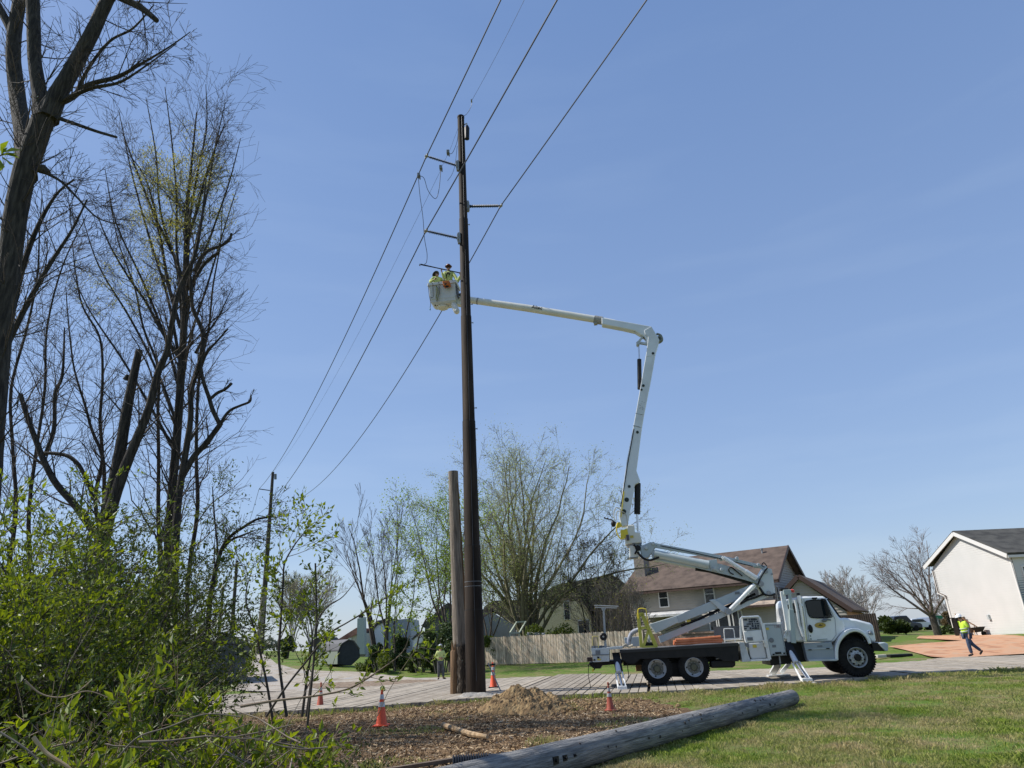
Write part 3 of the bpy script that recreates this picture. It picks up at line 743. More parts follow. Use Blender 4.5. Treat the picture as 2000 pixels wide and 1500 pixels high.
# ---- rear tool platform
prof([(1154, 1267), (1190, 1265), (1190, 1292), (1159, 1293.5), (1157, 1279)], .02, 1.2, 'rear_tool_box', lgrey)
prof([(1163, 1270.5), (1172, 1270), (1172.5, 1277.5), (1163.5, 1278)], .0, .03, 'decal_plate', dgrey, bevel=0)
m = MB(); m.bar(P(1155, 1279.5, .01), P(1190, 1278.5, .01), .02, .03); m.build('box_seam', dgrey, truck)
for x, y in ((1168.5, 1284), (1161, 1289)):
    m = MB(); m.box(P(x, y, .01), (.07, .03, .045)); m.build('latch', blackm, truck)
prof([(1190, 1264), (1216, 1262), (1216, 1267), (1190, 1269)], .02, .9, 'platform_bar', lgrey)
prof([(1146, 1284), (1156, 1283.5), (1157, 1292), (1147, 1292.5)], .1, .3, 'bumper_block', mat('dark_red_rubber', (.03, .015, .012), rough=.7))
prof([(1150, 1294), (1216, 1289), (1216, 1296), (1175, 1300), (1173, 1306), (1160, 1306), (1152, 1300)], .35, 1.6, 'hitch_frame', blackm)
m = MB(); m.tube(cpt([(1150, 1300), (1149, 1318), (1153, 1340), (1152, 1352)], TY+.2), .012, 5)
m.tube(cpt([(1226, 1290), (1226, 1305), (1228, 1318), (1226, 1324)], TY+.1), .014, 5)
m.tube(cpt([(1148, 1300), (1155, 1296), (1162, 1304), (1157, 1311)], TY+.2), .02, 5); m.build('hanging_cable', blackm, truck)
m = MB(); m.box(P(1158, 1309, .2), (.05, .05, .09)); m.build('hook', byellow, truck)
m = MB()
for i in range(9): m.box(P(1158+i*4, 1264.5-.3*i, rng.uniform(.1, .8)), (rng.uniform(.03, .1), .1, rng.uniform(.03, .1)))
m.build('valve_block', dgrey, truck)
m = MB(); m.tube(cpt([(1157, 1266), (1157, 1246), (1159, 1243), (1167, 1243), (1168, 1246), (1168.5, 1265)], TY+.3), .016, 6); m.build('hand_loop', mat('faded_yellow', (.50, .42, .16), rough=.6), truck)
# tee post with a disc
prof([(1177, 1190), (1180.5, 1190), (1185, 1265), (1180.5, 1265)], .5, .1, 'tee_post', mat('dull_grey_tube', (.28, .30, .31), (.36, .38, .38), 6, .4))
m = MB(); m.bar(P(1161, 1182.5, .55), P(1208, 1184.5, .55), .12, .035); m.bar(P(1162, 1186.3, .5), P(1205, 1187.5, .5), .03, .03); m.prism(PP([(1174, 1187), (1184, 1187), (1181, 1193), (1176, 1193)], .5), (0, .08, 0)); m.build('tee_bar', MATS['dull_grey_tube'], truck, bevel=.01)
m = MB(); c = P(1178.5, 1243.5, .35); m.lathe(c, (0, 1, 0), [(-.03, .0), (-.03, .10), (0, .13), (.05, .13), (.07, .08)], 24); d = m.build('reel', blackm, truck, smooth=True)
m = MB(); m.lathe(c, (0, 1, 0), [(-.05, .0), (-.05, .03), (-.02, .035)], 10); m.build('reel_hub', steel, d)
# ---- outriggers
def outrig(top, bot, name_o, spread, oo, lab):
    A = P(*top, oo+.1); B = P(*bot, oo-.95); B.z = .06
    m = MB(); mid = A.lerp(B, .42)
    m.tube([A, mid], [.085, .085], 16); cyl = m.build('outrigger', mat('outrigger_white', (.66, .67, .70), (.58, .60, .64), 6, .4), truck, smooth=True, label=lab)
    m = MB(); m.tube([mid, B+Z((0, 0, .12))], .04, 12); m.build('rod', chrome, cyl, smooth=True)
    d = (B-A).normalized(); s = d.cross(Z((0, 1, 0))).normalized()
    m = MB()
    for k in (-1, 1):
        q = s*(.11*k)
        m.prism([mid.lerp(B, .1)+q-s*.02-d*.1, mid.lerp(B, .1)+q+s*.02-d*.1, B+q*1.1+s*.03, B+q*1.1-s*.03], (0, .16, 0))
    m.box(B+Z((0, .05, .06)), (.3, .22, .12))
    m.build('lower_frame', white, cyl, bevel=.01)
    m = MB(); m.box(B+Z((0, .05, -.015)), (.46, .42, .05)); m.build('foot_pad', white, cyl, bevel=.015)
    m = MB(); m.prism([A+Z((-.13, .02, .25)), A+Z((.13, .02, .25)), mid+Z((.14, .05, 0)), mid+Z((-.10, .05, 0))], (0, .12, 0)); m.build('sleeve', blackm, cyl)
outrig((1204, 1290), (1216, 1350), 'outrigger', 0, .05, 'rear outrigger set down beside the mats')
outrig((1540, 1268), (1577, 1331), 'outrigger', 0, .0, 'front outrigger angled forward to the grass')
a = P(1520, 1296, 1.9); b = P(1508, 1315, 2.1); b.z = .12
m = MB(); m.bar(a, b+Z((0, 0, .06)), .2, .16, up=(0, 1, 0)); m.bar(a+Z((.4, .1, 0)), b+Z((.35, .2, .08)), .12, .1, up=(0, 1, 0)); m.box(b+Z((.2, 0, 0)), (.75, .4, .06)); m.build('far_outrigger', white, truck, bevel=.01)
# ---- side cabinets and console
prof([(1443.5, 1254), (1453, 1254.7), (1467, 1292), (1450, 1293)], .0, .5, 'side_panel', lgrey)
prof([(1394, 1224), (1446, 1222), (1449, 1247), (1396, 1249)], 1.1, .1, 'bulkhead', mat('bulkhead_grey', (.19, .19, .185), rough=.6))
m = MB(); m.tube(cpt([(1416, 1255), (1414, 1231), (1417, 1228), (1430, 1228), (1433, 1231), (1436, 1254)], TY+.3), .014, 6); m.bar(P(1396, 1249, .5), P(1449, 1247, .5), .05, .05); m.build('hand_rail', white, truck)
prof([(1449, 1208), (1482, 1206), (1503, 1287), (1468, 1289)], .1, .8, 'console_box', lgrey)
m = MB(); m.tube(PP([(1447, 1250), (1446, 1209), (1449, 1205.5), (1481, 1204), (1484, 1207), (1489, 1222)], .0), .035, 8); m.bar(P(1490, 1219, .0), P(1503, 1288, .0), .11, .06, up=(0, 1, 0)); m.bar(P(1466, 1290, .0), P(1504, 1288, .0), .06, .06, up=(0, 1, 0)); m.build('console_frame', white, truck, bevel=.008)
prof([(1450, 1207.5), (1481, 1206), (1486, 1228), (1453, 1232)], .06, .05, 'control_panel', mat('panel_grey', (.42, .43, .44), rough=.5), bevel=0)
m = MB()
for r_ in range(5):
    for q in range(6):
        if rng.random() < .75:
            x = 1453+q*5+r_*.8+rng.uniform(-.7, .7); y = 1210.5+r_*4.3-q*.2
            m.box(P(x, y, .05), (rng.uniform(.04, .085), .02, rng.uniform(.035, .07)))
m.build('control_label', mat('dark_decal', (.03, .035, .05), rough=.5), truck)
prof([(1452, 1234), (1487, 1229.5), (1491, 1253), (1456, 1255)], .05, .1, 'console_shelf', white)
prof([(1461, 1256), (1491, 1254), (1498, 1283), (1496, 1286), (1470, 1288), (1466, 1284)], .04, .1, 'round_tank', mat('tank_white', (.60, .60, .57), (.36, .34, .27), 1.6, .45, lo=.5, hi=.8), bevel=.05)
prof([(1454.5, 1255.5), (1462, 1256), (1463, 1266), (1458, 1263)], .03, .05, 'warning_plate', dgrey, bevel=0)
m = MB(); m.box(P(1494, 1253, .0), (.12, .1, .1)); m.box(P(1496, 1260, .0), (.1, .1, .12)); m.build('door_catch', cream, truck, bevel=.01)
prof([(1493, 1220), (1525, 1218.5), (1537, 1280), (1504, 1281.5)], .0, .75, 'tool_cabinet', mat('cabinet_grey', (.40, .45, .455), (.36, .41, .42), 1.5, .4, coat=.2))
m = MB(); 
for a, b in (((1494.5, 1222), (1524, 1220.5)), ((1524, 1220.5), (1535, 1279)), ((1535, 1279), (1505.5, 1280)), ((1505.5, 1280), (1494.5, 1222))): m.bar(P(*a, -.004), P(*b, -.004), .012, .012, up=(0, 1, 0))
m.build('door_seam', dgrey, truck)
m = MB(); m.lathe(P(1507, 1250.5, -.02), (0, 1, 0), [(0, .0), (0, .075), (.03, .08)], 16); m.build('paddle_latch', dgrey, truck, smooth=True)
m = MB(); m.box(P(1520, 1275.5, -.01), (.19, .02, .065)); m.box(P(1511, 1278, -.01), (.06, .02, .04)); m.box(P(1531.5, 1276, -.01), (.05, .02, .05)); m.build('marker_lamp', blackm, truck)
m = MB(); m.bar(P(1491, 1218, .05), P(1526, 1216.5, .05), .1, .04); m.build('cabinet_top', white, truck)
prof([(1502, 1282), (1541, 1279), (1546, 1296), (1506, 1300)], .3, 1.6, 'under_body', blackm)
m = MB(); m.bar(P(1522, 1281, .1), P(1524, 1296, .1), .04, .04, up=(0, 1, 0)); m.build('bracket', steel, truck)
def txt(name, s, size, org, xd, m, parent, ext=.003, yoff=0):
    cu = bpy.data.curves.new(name, 'FONT'); cu.body = s; cu.size = size; cu.extrude = ext; cu.align_x = 'CENTER'; cu.align_y = 'CENTER'
    o = bpy.data.objects.new(name, cu); COL.objects.link(o)
    bpy.context.view_layer.update()
    me = bpy.data.meshes.new_from_object(o.evaluated_get(bpy.context.evaluated_depsgraph_get())); bpy.data.objects.remove(o)
    o = bpy.data.objects.new(name, me); me.materials.append(m); COL.objects.link(o)
    xd = Vector(xd).normalized(); n = Vector((0, -1, 0)); n = (n-xd*n.dot(xd)).normalized(); up = n.cross(xd)
    M4 = Matrix((xd, up, n)).transposed()
    for v in me.vertices: v.co = M4 @ v.co + Vector(org) - wloc(parent)
    o.parent = parent; return o
txt('number_plate', '136', .13, P(1517, 1223.5, -.012), (1, 0, 0), mat('faint_red_ink', (.28, .16, .16), rough=.6), truck)
# hoses, decals and stains that a working truck carries
m = MB(); m.tube(cpt([(1238, 838), (1232, 872), (1226, 905), (1219, 950), (1212, 990)], TY+.74), .018, 5); m.build('boom_hose_run', blackm, truck)
m = MB(); m.tube(cpt([(1290, 1066), (1330, 1074), (1380, 1085), (1420, 1094), (1470, 1106)], TY+.72), .016, 5); m.build('hydraulic_line', blackm, truck)
m = MB(); m.tube(cpt([(1300, 1232), (1345, 1216), (1390, 1198), (1430, 1183), (1470, 1168)], TY+.72), .014, 5); m.build('hydraulic_line', blackm, truck)
ydec = mat('yellow_decal', (.62, .46, .05), rough=.5)
for x, y, w_, h_, mm_ in ((1499, 1228, .09, .07, ydec), (1512, 1262, .12, .08, dgrey), (1345, 1213, .14, .07, ydec), (1440, 1158, .16, .08, dgrey), (1234, 1048, .12, .08, ydec), (1601, 1262, .16, .05, dgrey), (1170, 1288, .12, .05, ydec), (1474, 1262, .12, .09, ydec), (1465, 1248, .18, .1, dgrey)):
    oo = .73 if (1300 < x < 1460 and y < 1220) else (.68 if x < 1240 and y < 1060 else (.0 if x < 1180 else (.025 if x > 1600 else (.03 if x < 1480 else -.006))))
    m = MB(); m.box(P(x, y, oo), (w_, .008, h_)); m.build('decal', mm_, truck)
# ---- cab
cabw = mat('cab_white', (.78, .80, .79), (.60, .60, .57), 2.5, .25, coat=.6, lo=.48, hi=.85, detail=8)
cab_pl = [(1541, 1253), (1536.5, 1190), (1536, 1176), (1540, 1170), (1548, 1167.5), (1572, 1164.5), (1607, 1164.3), (1613, 1167), (1641, 1208), (1648, 1207), (1652, 1232), (1640, 1240), (1630, 1253), (1624, 1254)]
prof(cab_pl, .12, W-.6, 'cab_body', cabw, bevel=.07, smooth=True)
hood_pl = [(1640, 1209), (1649, 1206.5), (1671, 1209), (1700, 1216.5), (1706, 1221), (1710.5, 1243), (1712, 1254), (1702, 1255), (1694, 1243), (1684, 1236), (1671, 1231), (1657, 1234), (1645, 1243), (1638, 1256), (1630, 1255)]
prof(hood_pl, .22, W-.44, 'hood', cabw, bevel=.09, smooth=True)
# wheel arch flare
m = MB()
arc = [(1632, 1290), (1631, 1268), (1637, 1249), (1650, 1233), (1667, 1227), (1684, 1231), (1697, 1243), (1703, 1257)]
arc2 = [(1638, 1290), (1638, 1269), (1643, 1253), (1655, 1239.5), (1669, 1234), (1682, 1237), (1692, 1246), (1697, 1258)]
O = curve(PP(arc, -.02), 5); I = curve(PP(arc2, -.02), 5)
n = len(O); vs = O+I+[p+Z((0, .4, 0)) for p in O]+[p+Z((0, .4, 0)) for p in I]
fs = []
for i in range(n-1): fs += [(i, i+1, n+i+1, n+i), (2*n+i, 3*n+i, 3*n+i+1, 2*n+i+1), (i, 2*n+i, 2*n+i+1, i+1), (n+i, n+i+1, 3*n+i+1, 3*n+i)]
fs += [(0, n, 3*n, 2*n), (n-1, 3*n-1, 4*n-1, 2*n-1)]
m.add(vs, fs); m.build('fender', cabw, truck, bevel=.035, smooth=True)
m = MB(); m.tube([p+Z((0, .1, -.02)) for p in I], .035, 6); m.build('fender_liner', blackm, truck)
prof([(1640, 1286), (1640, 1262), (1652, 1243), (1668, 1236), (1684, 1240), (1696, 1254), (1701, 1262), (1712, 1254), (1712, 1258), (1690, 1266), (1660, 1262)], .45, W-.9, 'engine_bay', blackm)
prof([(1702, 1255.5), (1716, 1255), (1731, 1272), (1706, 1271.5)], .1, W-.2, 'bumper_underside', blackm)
prof([(1716, 1256), (1728, 1254), (1735.5, 1258), (1735.5, 1271), (1730, 1272.5)], .02, W-.04, 'front_bumper', mat('bumper_grey', (.42, .48, .50), rough=.4, coat=.3), bevel=.03)
prof([(1701.5, 1262), (1706, 1270), (1702, 1277), (1694, 1272)], .3, .1, 'tow_bracket', dgrey)
# door details
win = [(1572.8, 1176), (1578, 1173), (1601, 1171.4), (1611.5, 1174), (1622.8, 1199), (1622.5, 1205.5), (1588, 1206.5), (1580, 1201), (1576, 1188)]
prof(win, .095, .03, 'side_window', glass, bevel=.01)
m = MB(); m.tube([*curve(PP(win+[win[0]], .095), 3)], .017, 5); m.build('window_seal', blackm, truck)
prof([(1548, 1178), (1555.5, 1177), (1557, 1196), (1550, 1197.5)], .1, .03, 'rear_quarter_window', glass, bevel=.01)
prof([(1538, 1181), (1543.5, 1180), (1545, 1198), (1540.5, 1199)], .1, .03, 'rear_quarter_window', glass, bevel=.01)
a = P(1614, 1169.5, .35); b = P(1639.5, 1206, .35)
m = MB(); nrm = (b-a).cross(Z((0, 1, 0))).normalized(); nrm = -nrm if nrm.z < 0 else nrm
ext = Z((0, W-.7, 0)); m.prism([a+nrm*.0+Z((.03, 0, 0)), b+Z((.03, 0, 0)), b+nrm*.05, a+nrm*.05], ext); m.build('windscreen', glass, truck)
m = MB(); q = [(1571, 1170), (1575.5, 1210), (1580, 1253)]
m.tube(PP([(1570, 1169), (1575, 1210), (1580.5, 1252.5), (1624, 1252), (1633, 1240), (1631, 1210), (1612, 1169)], .115), .007, 4); m.build('door_seam', dgrey, truck)
m = MB(); m.tube(PP([(1643, 1208), (1645.5, 1230), (1640, 1237)], .2), .008, 4); m.build('hood_seam', dgrey, truck)
c = P(1583, 1228, .1); m = MB(); m.ball(c, .075, .03, .13, 16); m.build('door_handle', blackm, truck, smooth=True)
c = P(1602, 1221, .105); m = MB(); m.ball(c, .175, .012, .085, 24); em = m.build('door_emblem', mat('gold_emblem', (.52, .36, .06), (.42, .27, .05), 14, .5), truck, smooth=True, label='gold oval emblem')
m = MB(); m.prism([c+Z((-.07, -.014, -.02)), c+Z((.0, -.014, .045)), c+Z((.04, -.014, .0)), c+Z((.09, -.014, .02)), c+Z((.05, -.014, -.035))], (0, .01, 0)); m.build('emblem_mark', mat('dark_gold', (.14, .09, .02), rough=.5), em)
m = MB(); m.bar(P(1596, 1249.2, .11), P(1616, 1248, .11), .006, .02); m.box(P(1583, 1242, .11), (.035, .01, .05)); m.box(P(1584, 1248, .11), (.04, .01, .05)); m.build('door_lettering', mat('grey_decal', (.22, .27, .26), rough=.6), truck)
m = MB(); m.ball(P(1610, 1212, .02), .09, .06, .05, 10); m.bar(P(1609, 1208, .02), P(1622, 1211, .1), .05, .04); m.build('mirror_arm', dgrey, truck, smooth=True)
m = MB(); c = P(1616.5, 1188, -.12); m.prism([P(1609, 1171, -.15), P(1614, 1170, -.15), P(1622, 1199, -.15), P(1616, 1204, -.15)], (0, .14, 0)); m.build('mirror', blackm, truck, bevel=.03)
m = MB(); m.prism(PP([(1586, 1167), (1596.5, 1166.5), (1595.5, 1170), (1587, 1170.4)], .06), (0, .08, 0)); m.prism(PP([(1604, 1169), (1612, 1169), (1611, 1173), (1605, 1173)], .06), (0, .08, 0)); m.build('clearance_lamp', blackm, truck, bevel=.01)
hl = prof([(1693.5, 1232), (1701, 1230.5), (1706, 1236), (1706.5, 1240.5), (1699, 1240), (1695, 1237)], .18, .06, 'headlight', mat('lamp_glass', (.20, .25, .33), rough=.12, coat=1), bevel=.02)
m = MB(); m.ball(P(1700, 1236, .18), .05, .02, .045, 10); m.build('lamp_bulb', steel, hl, smooth=True)
prof([(1570, 1257), (1624, 1254), (1634, 1287), (1633.5, 1291), (1578, 1291.5)], .03, .55, 'step_box', mat('step_grey', (.30, .34, .355), (.26, .30, .32), 2, .45))
m = MB(); m.bar(P(1573, 1268.5, .02), P(1628, 1265.5, .02), .02, .02); m.bar(P(1580, 1290, .0), P(1634, 1288.5, .0), .1, .05); 
m.build('step_tread', lgrey, truck)
m = MB(); m.box(P(1582, 1269, .01), (.1, .02, .03)); m.box(P(1617, 1266.5, .01), (.1, .02, .03)); m.build('step_latch', blackm, truck)
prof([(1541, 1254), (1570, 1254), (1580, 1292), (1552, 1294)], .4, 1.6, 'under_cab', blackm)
# exhaust stack and uprights behind the cab
m = MB(); m.tube(PP([(1560, 1164), (1566, 1200), (1573, 1253)], .03), .07, 18); m.tube(PP([(1559, 1160), (1560.5, 1168)], .03), .05, 12); ex = m.build('exhaust_stack', chrome, truck, smooth=True)
m = MB(); m.tube(PP([(1558.5, 1158), (1559.5, 1163)], .03), .055, 12); m.build('stack_tip', blackm, ex)
m = MB(); m.tube(PP([(1553, 1172), (1557, 1192), (1561, 1220), (1569, 1243)], .0), .045, 12); m.tube(PP([(1563, 1179), (1566, 1184)], -.02), .05, 8); m.build('air_intake', white, truck, smooth=True)
m = MB()
m.bar(P(1528, 1155, .15), P(1541, 1232, .15), .16, .1, up=(0, 1, 0)); m.bar(P(1541, 1231, .15), P(1532, 1247, .15), .1, .1, up=(0, 1, 0)); m.build('boom_rest_post', white, truck, bevel=.01)
m = MB(); m.bar(P(1542, 1160, .1), P(1548, 1232, .1), .1, .09, up=(0, 1, 0)); m.bar(P(1545, 1190, .05), P(1550, 1256, .05), .15, .1, up=(0, 1, 0)); m.bar(P(1530, 1157, .1), P(1545, 1156, .1), .1, .16); m.build('boom_rest_post', mat('pale_green_grey', (.38, .44, .42), rough=.45), truck, bevel=.01)
prof([(1534, 1232), (1550, 1230), (1552, 1254), (1538, 1256)], .1, .3, 'post_base', white)
m = MB(); m.box(P(1531, 1151.5, .2), (.26, .2, .09)); m.build('lamp_cover', blackm, truck, bevel=.02)
m = MB(); m.lathe(P(1547, 1157.5, .2), (0, 0, 1), [(0, .085), (.08, .09), (.11, .05)], 12); m.build('beacon', mat('red_lens', (.55, .06, .04), rough=.3), truck, smooth=True)
# ---- yellow A-shaped access frame
ye = .15
m = MB()
def yb(a, b, w=.10): m.bar(P(*a, ye), P(*b, ye), w, .08, up=(0, 1, 0))
yb((1246.5, 1200), (1253, 1264.5), .11); yb((1254, 1199), (1282, 1264), .13); yb((1244, 1200.5), (1257, 1199.5), .12); yb((1249, 1227), (1264, 1225.5), .08); yb((1254, 1263.5), (1284, 1262.5), .06)
yb((1267, 1230), (1257, 1262), .09); m.build('ladder_frame', yellow, truck, bevel=.006)
m = MB(); m.tube(cpt([(1247, 1208), (1246, 1192), (1250, 1188.5), (1259, 1189), (1262, 1193), (1266, 1220)], TY+.1), .018, 6); m.build('grab_rail', byellow, truck)
m = MB(); m.tube(cpt([(1227, 1263), (1230, 1245), (1236, 1235), (1247, 1230)], TY+.5), .075, 10); m.build('covered_hose', mat('blue_grey_cover', (.12, .14, .20), (.40, .42, .46), 5, .7), truck, smooth=True)
prof([(1219, 1245), (1250, 1243), (1251, 1262), (1221, 1263)], 1.3, .5, 'pedestal_box', lgrey)
m = MB(); m.tube(cpt([(1216, 1264), (1222, 1259), (1228, 1263), (1236, 1260)], TY+.4), .04, 7); m.build('rag', mat('beige_rag', (.48, .42, .32), rough=.9), truck)
m = MB(); c = P(1267, 1247, .5); m.ball(c, .06, .06, .14, 10); m.build('white_jug', white, truck, smooth=True)
m = MB(); m.box(P(1268, 1259, .5), (.35, .3, .12)); m.tube(cpt([(1258, 1262), (1263, 1256), (1273, 1261), (1279, 1255)], TY+.4), .03, 6); m.build('hydraulic_valves', blackm, truck)
# orange hose line-up lying on the deck: rests on the truck
hos = thing('line_hose_bundle', 'bundle of orange rubber line hoses lying on the black truck deck', 'hose', P(1355, 1259, .4))
for i in range(9):
    r_ = i//4; q = i % 4
    m = MB(); y0 = 1259-r_*4.2+rng.uniform(-1.2, 1.2); o = .15+q*.13
    xL = 1308+rng.uniform(0, 3); xR = 1398+rng.uniform(0, 8)
    m.tube(cpt([(xL, y0-1), (xL+30, y0-2.5+rng.uniform(-1, 1)), (xR-30, y0-5+rng.uniform(-1, 1)), (xR, y0-7+rng.uniform(-1.5, 1.5))], TY+o), .042, 8); m.build('hose', orangehose, hos, smooth=True)
# ---- lower arms (in the middle of the truck)
OM = .75
def flat(pl, o, th, name, m_, parent, bevel=.015): return prof(pl, o, th, name, m_, parent, bevel)
arm = flat([(1321.6, 1202.4), (1391, 1173.6), (1468, 1141), (1480, 1148), (1432, 1176), (1396, 1190.5), (1324, 1218)], OM, .5, 'lower_arm', mat('arm_grey', (.43, .475, .485), (.38, .43, .44), 1.2, .4, coat=.2), truck)
armg = MATS['arm_grey']
flat([(1268, 1219), (1321.6, 1202.4), (1325, 1216), (1281, 1237)], OM-.02, .54, 'arm_sleeve', mat('arm_pale', (.50, .545, .53), rough=.4), arm)
link = flat([(1285.6, 1243), (1400, 1198), (1493, 1159.5), (1499, 1166), (1405, 1209), (1290, 1256)], OM+.05, .12, 'lower_link', armg, truck)
flat([(1285.6, 1243), (1400, 1198), (1493, 1159.5), (1499, 1166), (1405, 1209), (1290, 1256)], OM+.35, .12, 'lower_link', armg, truck)
m = MB(); m.tube([P(1425, 1191.6, OM-.12), P(1474, 1142, OM-.12)], .075, 16); cy = m.build('lift_cylinder', white, truck, smooth=True)
m = MB(); m.tube([P(1421, 1196, OM-.12), P(1430, 1186, OM-.12)], .035, 10); m.lathe(P(1423, 1194, OM-.2), (0, 1, 0), [(0, .11), (.18, .11)], 14); m.build('cylinder_eye', steel, cy)
flat([(1385, 1172), (1395, 1170), (1430, 1194), (1424, 1201), (1412, 1196)], OM-.05, .05, 'cross_brace', lgrey, truck)
m = MB(); m.tube(PP([(1330, 1222), (1365, 1209), (1400, 1193), (1440, 1176), (1475, 1160)], OM+.25), .045, 6); m.tube(cpt([(1446, 1180), (1460, 1172), (1478, 1166), (1496, 1158)], TY+OM), .035, 6); m.build('hydraulic_hose', blackm, truck)
# elbow
el = flat([(1492, 1109), (1507.6, 1111), (1515, 1159), (1499, 1166), (1487, 1150), (1478, 1138), (1483, 1124)], OM-.08, .66, 'elbow_plate', mat('elbow_grey', (.50, .54, .53), rough=.35, coat=.3), truck, .02)
m = MB()
for x, y, r_ in ((1496, 1116, .07), (1487, 1140, .09), (1502, 1158, .07), (1508, 1121, .035)): m.lathe(P(x, y, OM-.12), (0, 1, 0), [(0, r_), (.05, r_*1.1), (.74, r_*1.1), (.78, r_)], 14)
m.build('pin', steel, el)
m = MB(); m.tube(cpt([(1483, 1147), (1492, 1160), (1505, 1163), (1514, 1160)], TY+OM-.1), .035, 6); m.tube(cpt([(1480, 1142), (1486, 1128), (1494, 1115), (1499, 1109)], TY+OM-.12), .025, 6); m.tube(cpt([(1493, 1108), (1488, 1104), (1492, 1099), (1498, 1106)], TY+OM-.1), .018, 5); m.build('elbow_hose', blackm, el)
flat([(1484, 1146), (1493, 1149), (1501, 1164), (1494, 1165)], OM+.1, .3, 'recess_shade_block', blackm, el, 0)  # black block painted in for the shade inside the elbow
# upper of the two lower arms
ua = flat([(1271, 1073), (1386, 1096), (1425, 1106), (1480, 1128), (1484, 1140), (1470, 1137), (1420, 1123), (1360, 1109), (1276, 1092.5)], OM, .48, 'middle_arm', armg, truck)
m = MB(); a = P(1278, 1081, OM-.02); b = P(1384, 1103, OM-.02); m.tube([a, b], .14, 16); m.build('arm_tube', mat('arm_pale', (.5, .545, .53)), ua, smooth=True)
flat([(1380, 1094), (1400, 1092), (1404, 1117), (1390, 1115)], OM-.05, .06, 'splice_plate', lgrey, ua)
flat([(1249.6, 1067), (1271, 1058), (1284, 1063), (1266, 1089.6), (1254, 1090)], OM-.03, .55, 'arm_knuckle', armg, ua, .03)
flat([(1272, 1059), (1410, 1085), (1499, 1106), (1495, 1112), (1408, 1092.5), (1271, 1068)], OM+.03, .1, 'tension_link', MATS['arm_pale'], ua)
flat([(1272, 1059), (1410, 1085), (1499, 1106), (1495, 1112), (1408, 1092.5), (1271, 1068)], OM+.33, .1, 'tension_link', MATS['arm_pale'], ua)
m = MB(); m.tube([P(1413, 1089.6, OM-.12), P(1456, 1116, OM-.12)], .075, 16); m.tube([P(1456, 1116, OM-.12), P(1478, 1130, OM-.12)], .09, 16); m.build('lift_cylinder', white, ua, smooth=True)
m = MB(); m.tube(cpt([(1450, 1125), (1435, 1113), (1428, 1108), (1423, 1112), (1426, 1118), (1433, 1122)], TY+OM-.06), .022, 6); m.build('hose_loop', blackm, ua)
m = MB(); m.tube(PP([(1358, 1112), (1385, 1116), (1420, 1126), (1455, 1136), (1475, 1143)], OM+.1), .05, 6); m.build('black_hose_run', blackm, ua)
m = MB(); m.tube(cpt([(1245, 1078), (1256, 1090), (1270, 1094), (1287, 1088)], TY+OM-.1), .04, 8); m.build('black_hose', blackm, ua)
m = MB()
for x, y in ((1413, 1089), (1396, 1110), (1410, 1112), (1440, 1090), (1482, 1103), (1276, 1061), (1262, 1070)): m.lathe(P(x, y, OM-.14), (0, 1, 0), [(0, .05), (.04, .06), (.7, .06)], 10)
m.build('pin', lgrey, ua)
# turret
OT = OM
tr = flat([(1229, 1066), (1249, 1064), (1250.5, 1088), (1238, 1089), (1228, 1091), (1230, 1085)], OT-.02, .55, 'turret_base', cream, truck, .02)
m = MB(); m.bar(P(1225, 1091.5, OT+.2), P(1246, 1089, OT+.2), .5, .03); m.build('base_plate', dgrey, tr)
m = MB(); c = P(1238, 1064, OT+.25); m.lathe(c, (0, 0, 1), [(-.08, .27), (0, .28), (.02, .30), (.08, .30), (.09, .27), (.12, .27)], 28); m.build('slewing_ring', steel, tr, smooth=True)
flat([(1220.5, 1040), (1226, 1025), (1239, 1025), (1240, 1039), (1249.5, 1040), (1254, 1056), (1252, 1060), (1221, 1063)], OT-.05, .6, 'turret_head', cream, tr, .03)
m = MB(); m.lathe(P(1246, 1070, OT-.05), (0, 1, 0), [(0, .1), (.1, .12)], 14); m.tube(cpt([(1238, 1064), (1244, 1072), (1240, 1082)], TY+OT-.06), .035, 6); m.build('rotary_motor', blackm, tr)
m = MB(); m.prism(PP([(1205, 1021), (1211, 1019), (1215, 1027), (1206, 1031), (1203, 1027)], OT-.1), (0, .2, 0)); m.prism(PP([(1212, 1035), (1225, 1033), (1227, 1044), (1220, 1051), (1212, 1053)], OT-.1), (0, .2, 0)); m.tube(cpt([(1207, 1020), (1204, 1035), (1210, 1050), (1218, 1052)], TY+OT-.12), .025, 6); m.bar(P(1219, 960, OT-.08), P(1213, 1010, OT-.08), .035)
m.build('yellow_guard', byellow, tr, bevel=.01)
m = MB(); m.tube(cpt([(1200, 1016), (1199, 1000), (1204, 991), (1212, 996), (1216, 1003)], TY+OT-.1), .016, 6); m.tube(cpt([(1204, 1015), (1204, 1002), (1209, 998), (1222, 1004), (1226, 1028)], TY+OT-.12), .014, 6); m.build('control_cables', mat('cable_tan', (.45, .42, .32), rough=.6), tr)
m = MB(); m.tube(cpt([(1180, 1011), (1187, 1014), (1194, 1015), (1204, 1022)], TY+OT), .02, 6); m.ball(P(1181, 1011.5, OT), .035); m.ball(P(1187, 1013, OT), .035); m.ball(P(1198, 1023, OT), .09, .08, .12); m.build('hose_reel', blackm, tr, smooth=True)
m = MB(); m.box(P(1226, 1050, OT-.1), (.1, .1, .2)); m.build('control_box', mat('purple_grey', (.08, .06, .07), rough=.5), tr, bevel=.01)
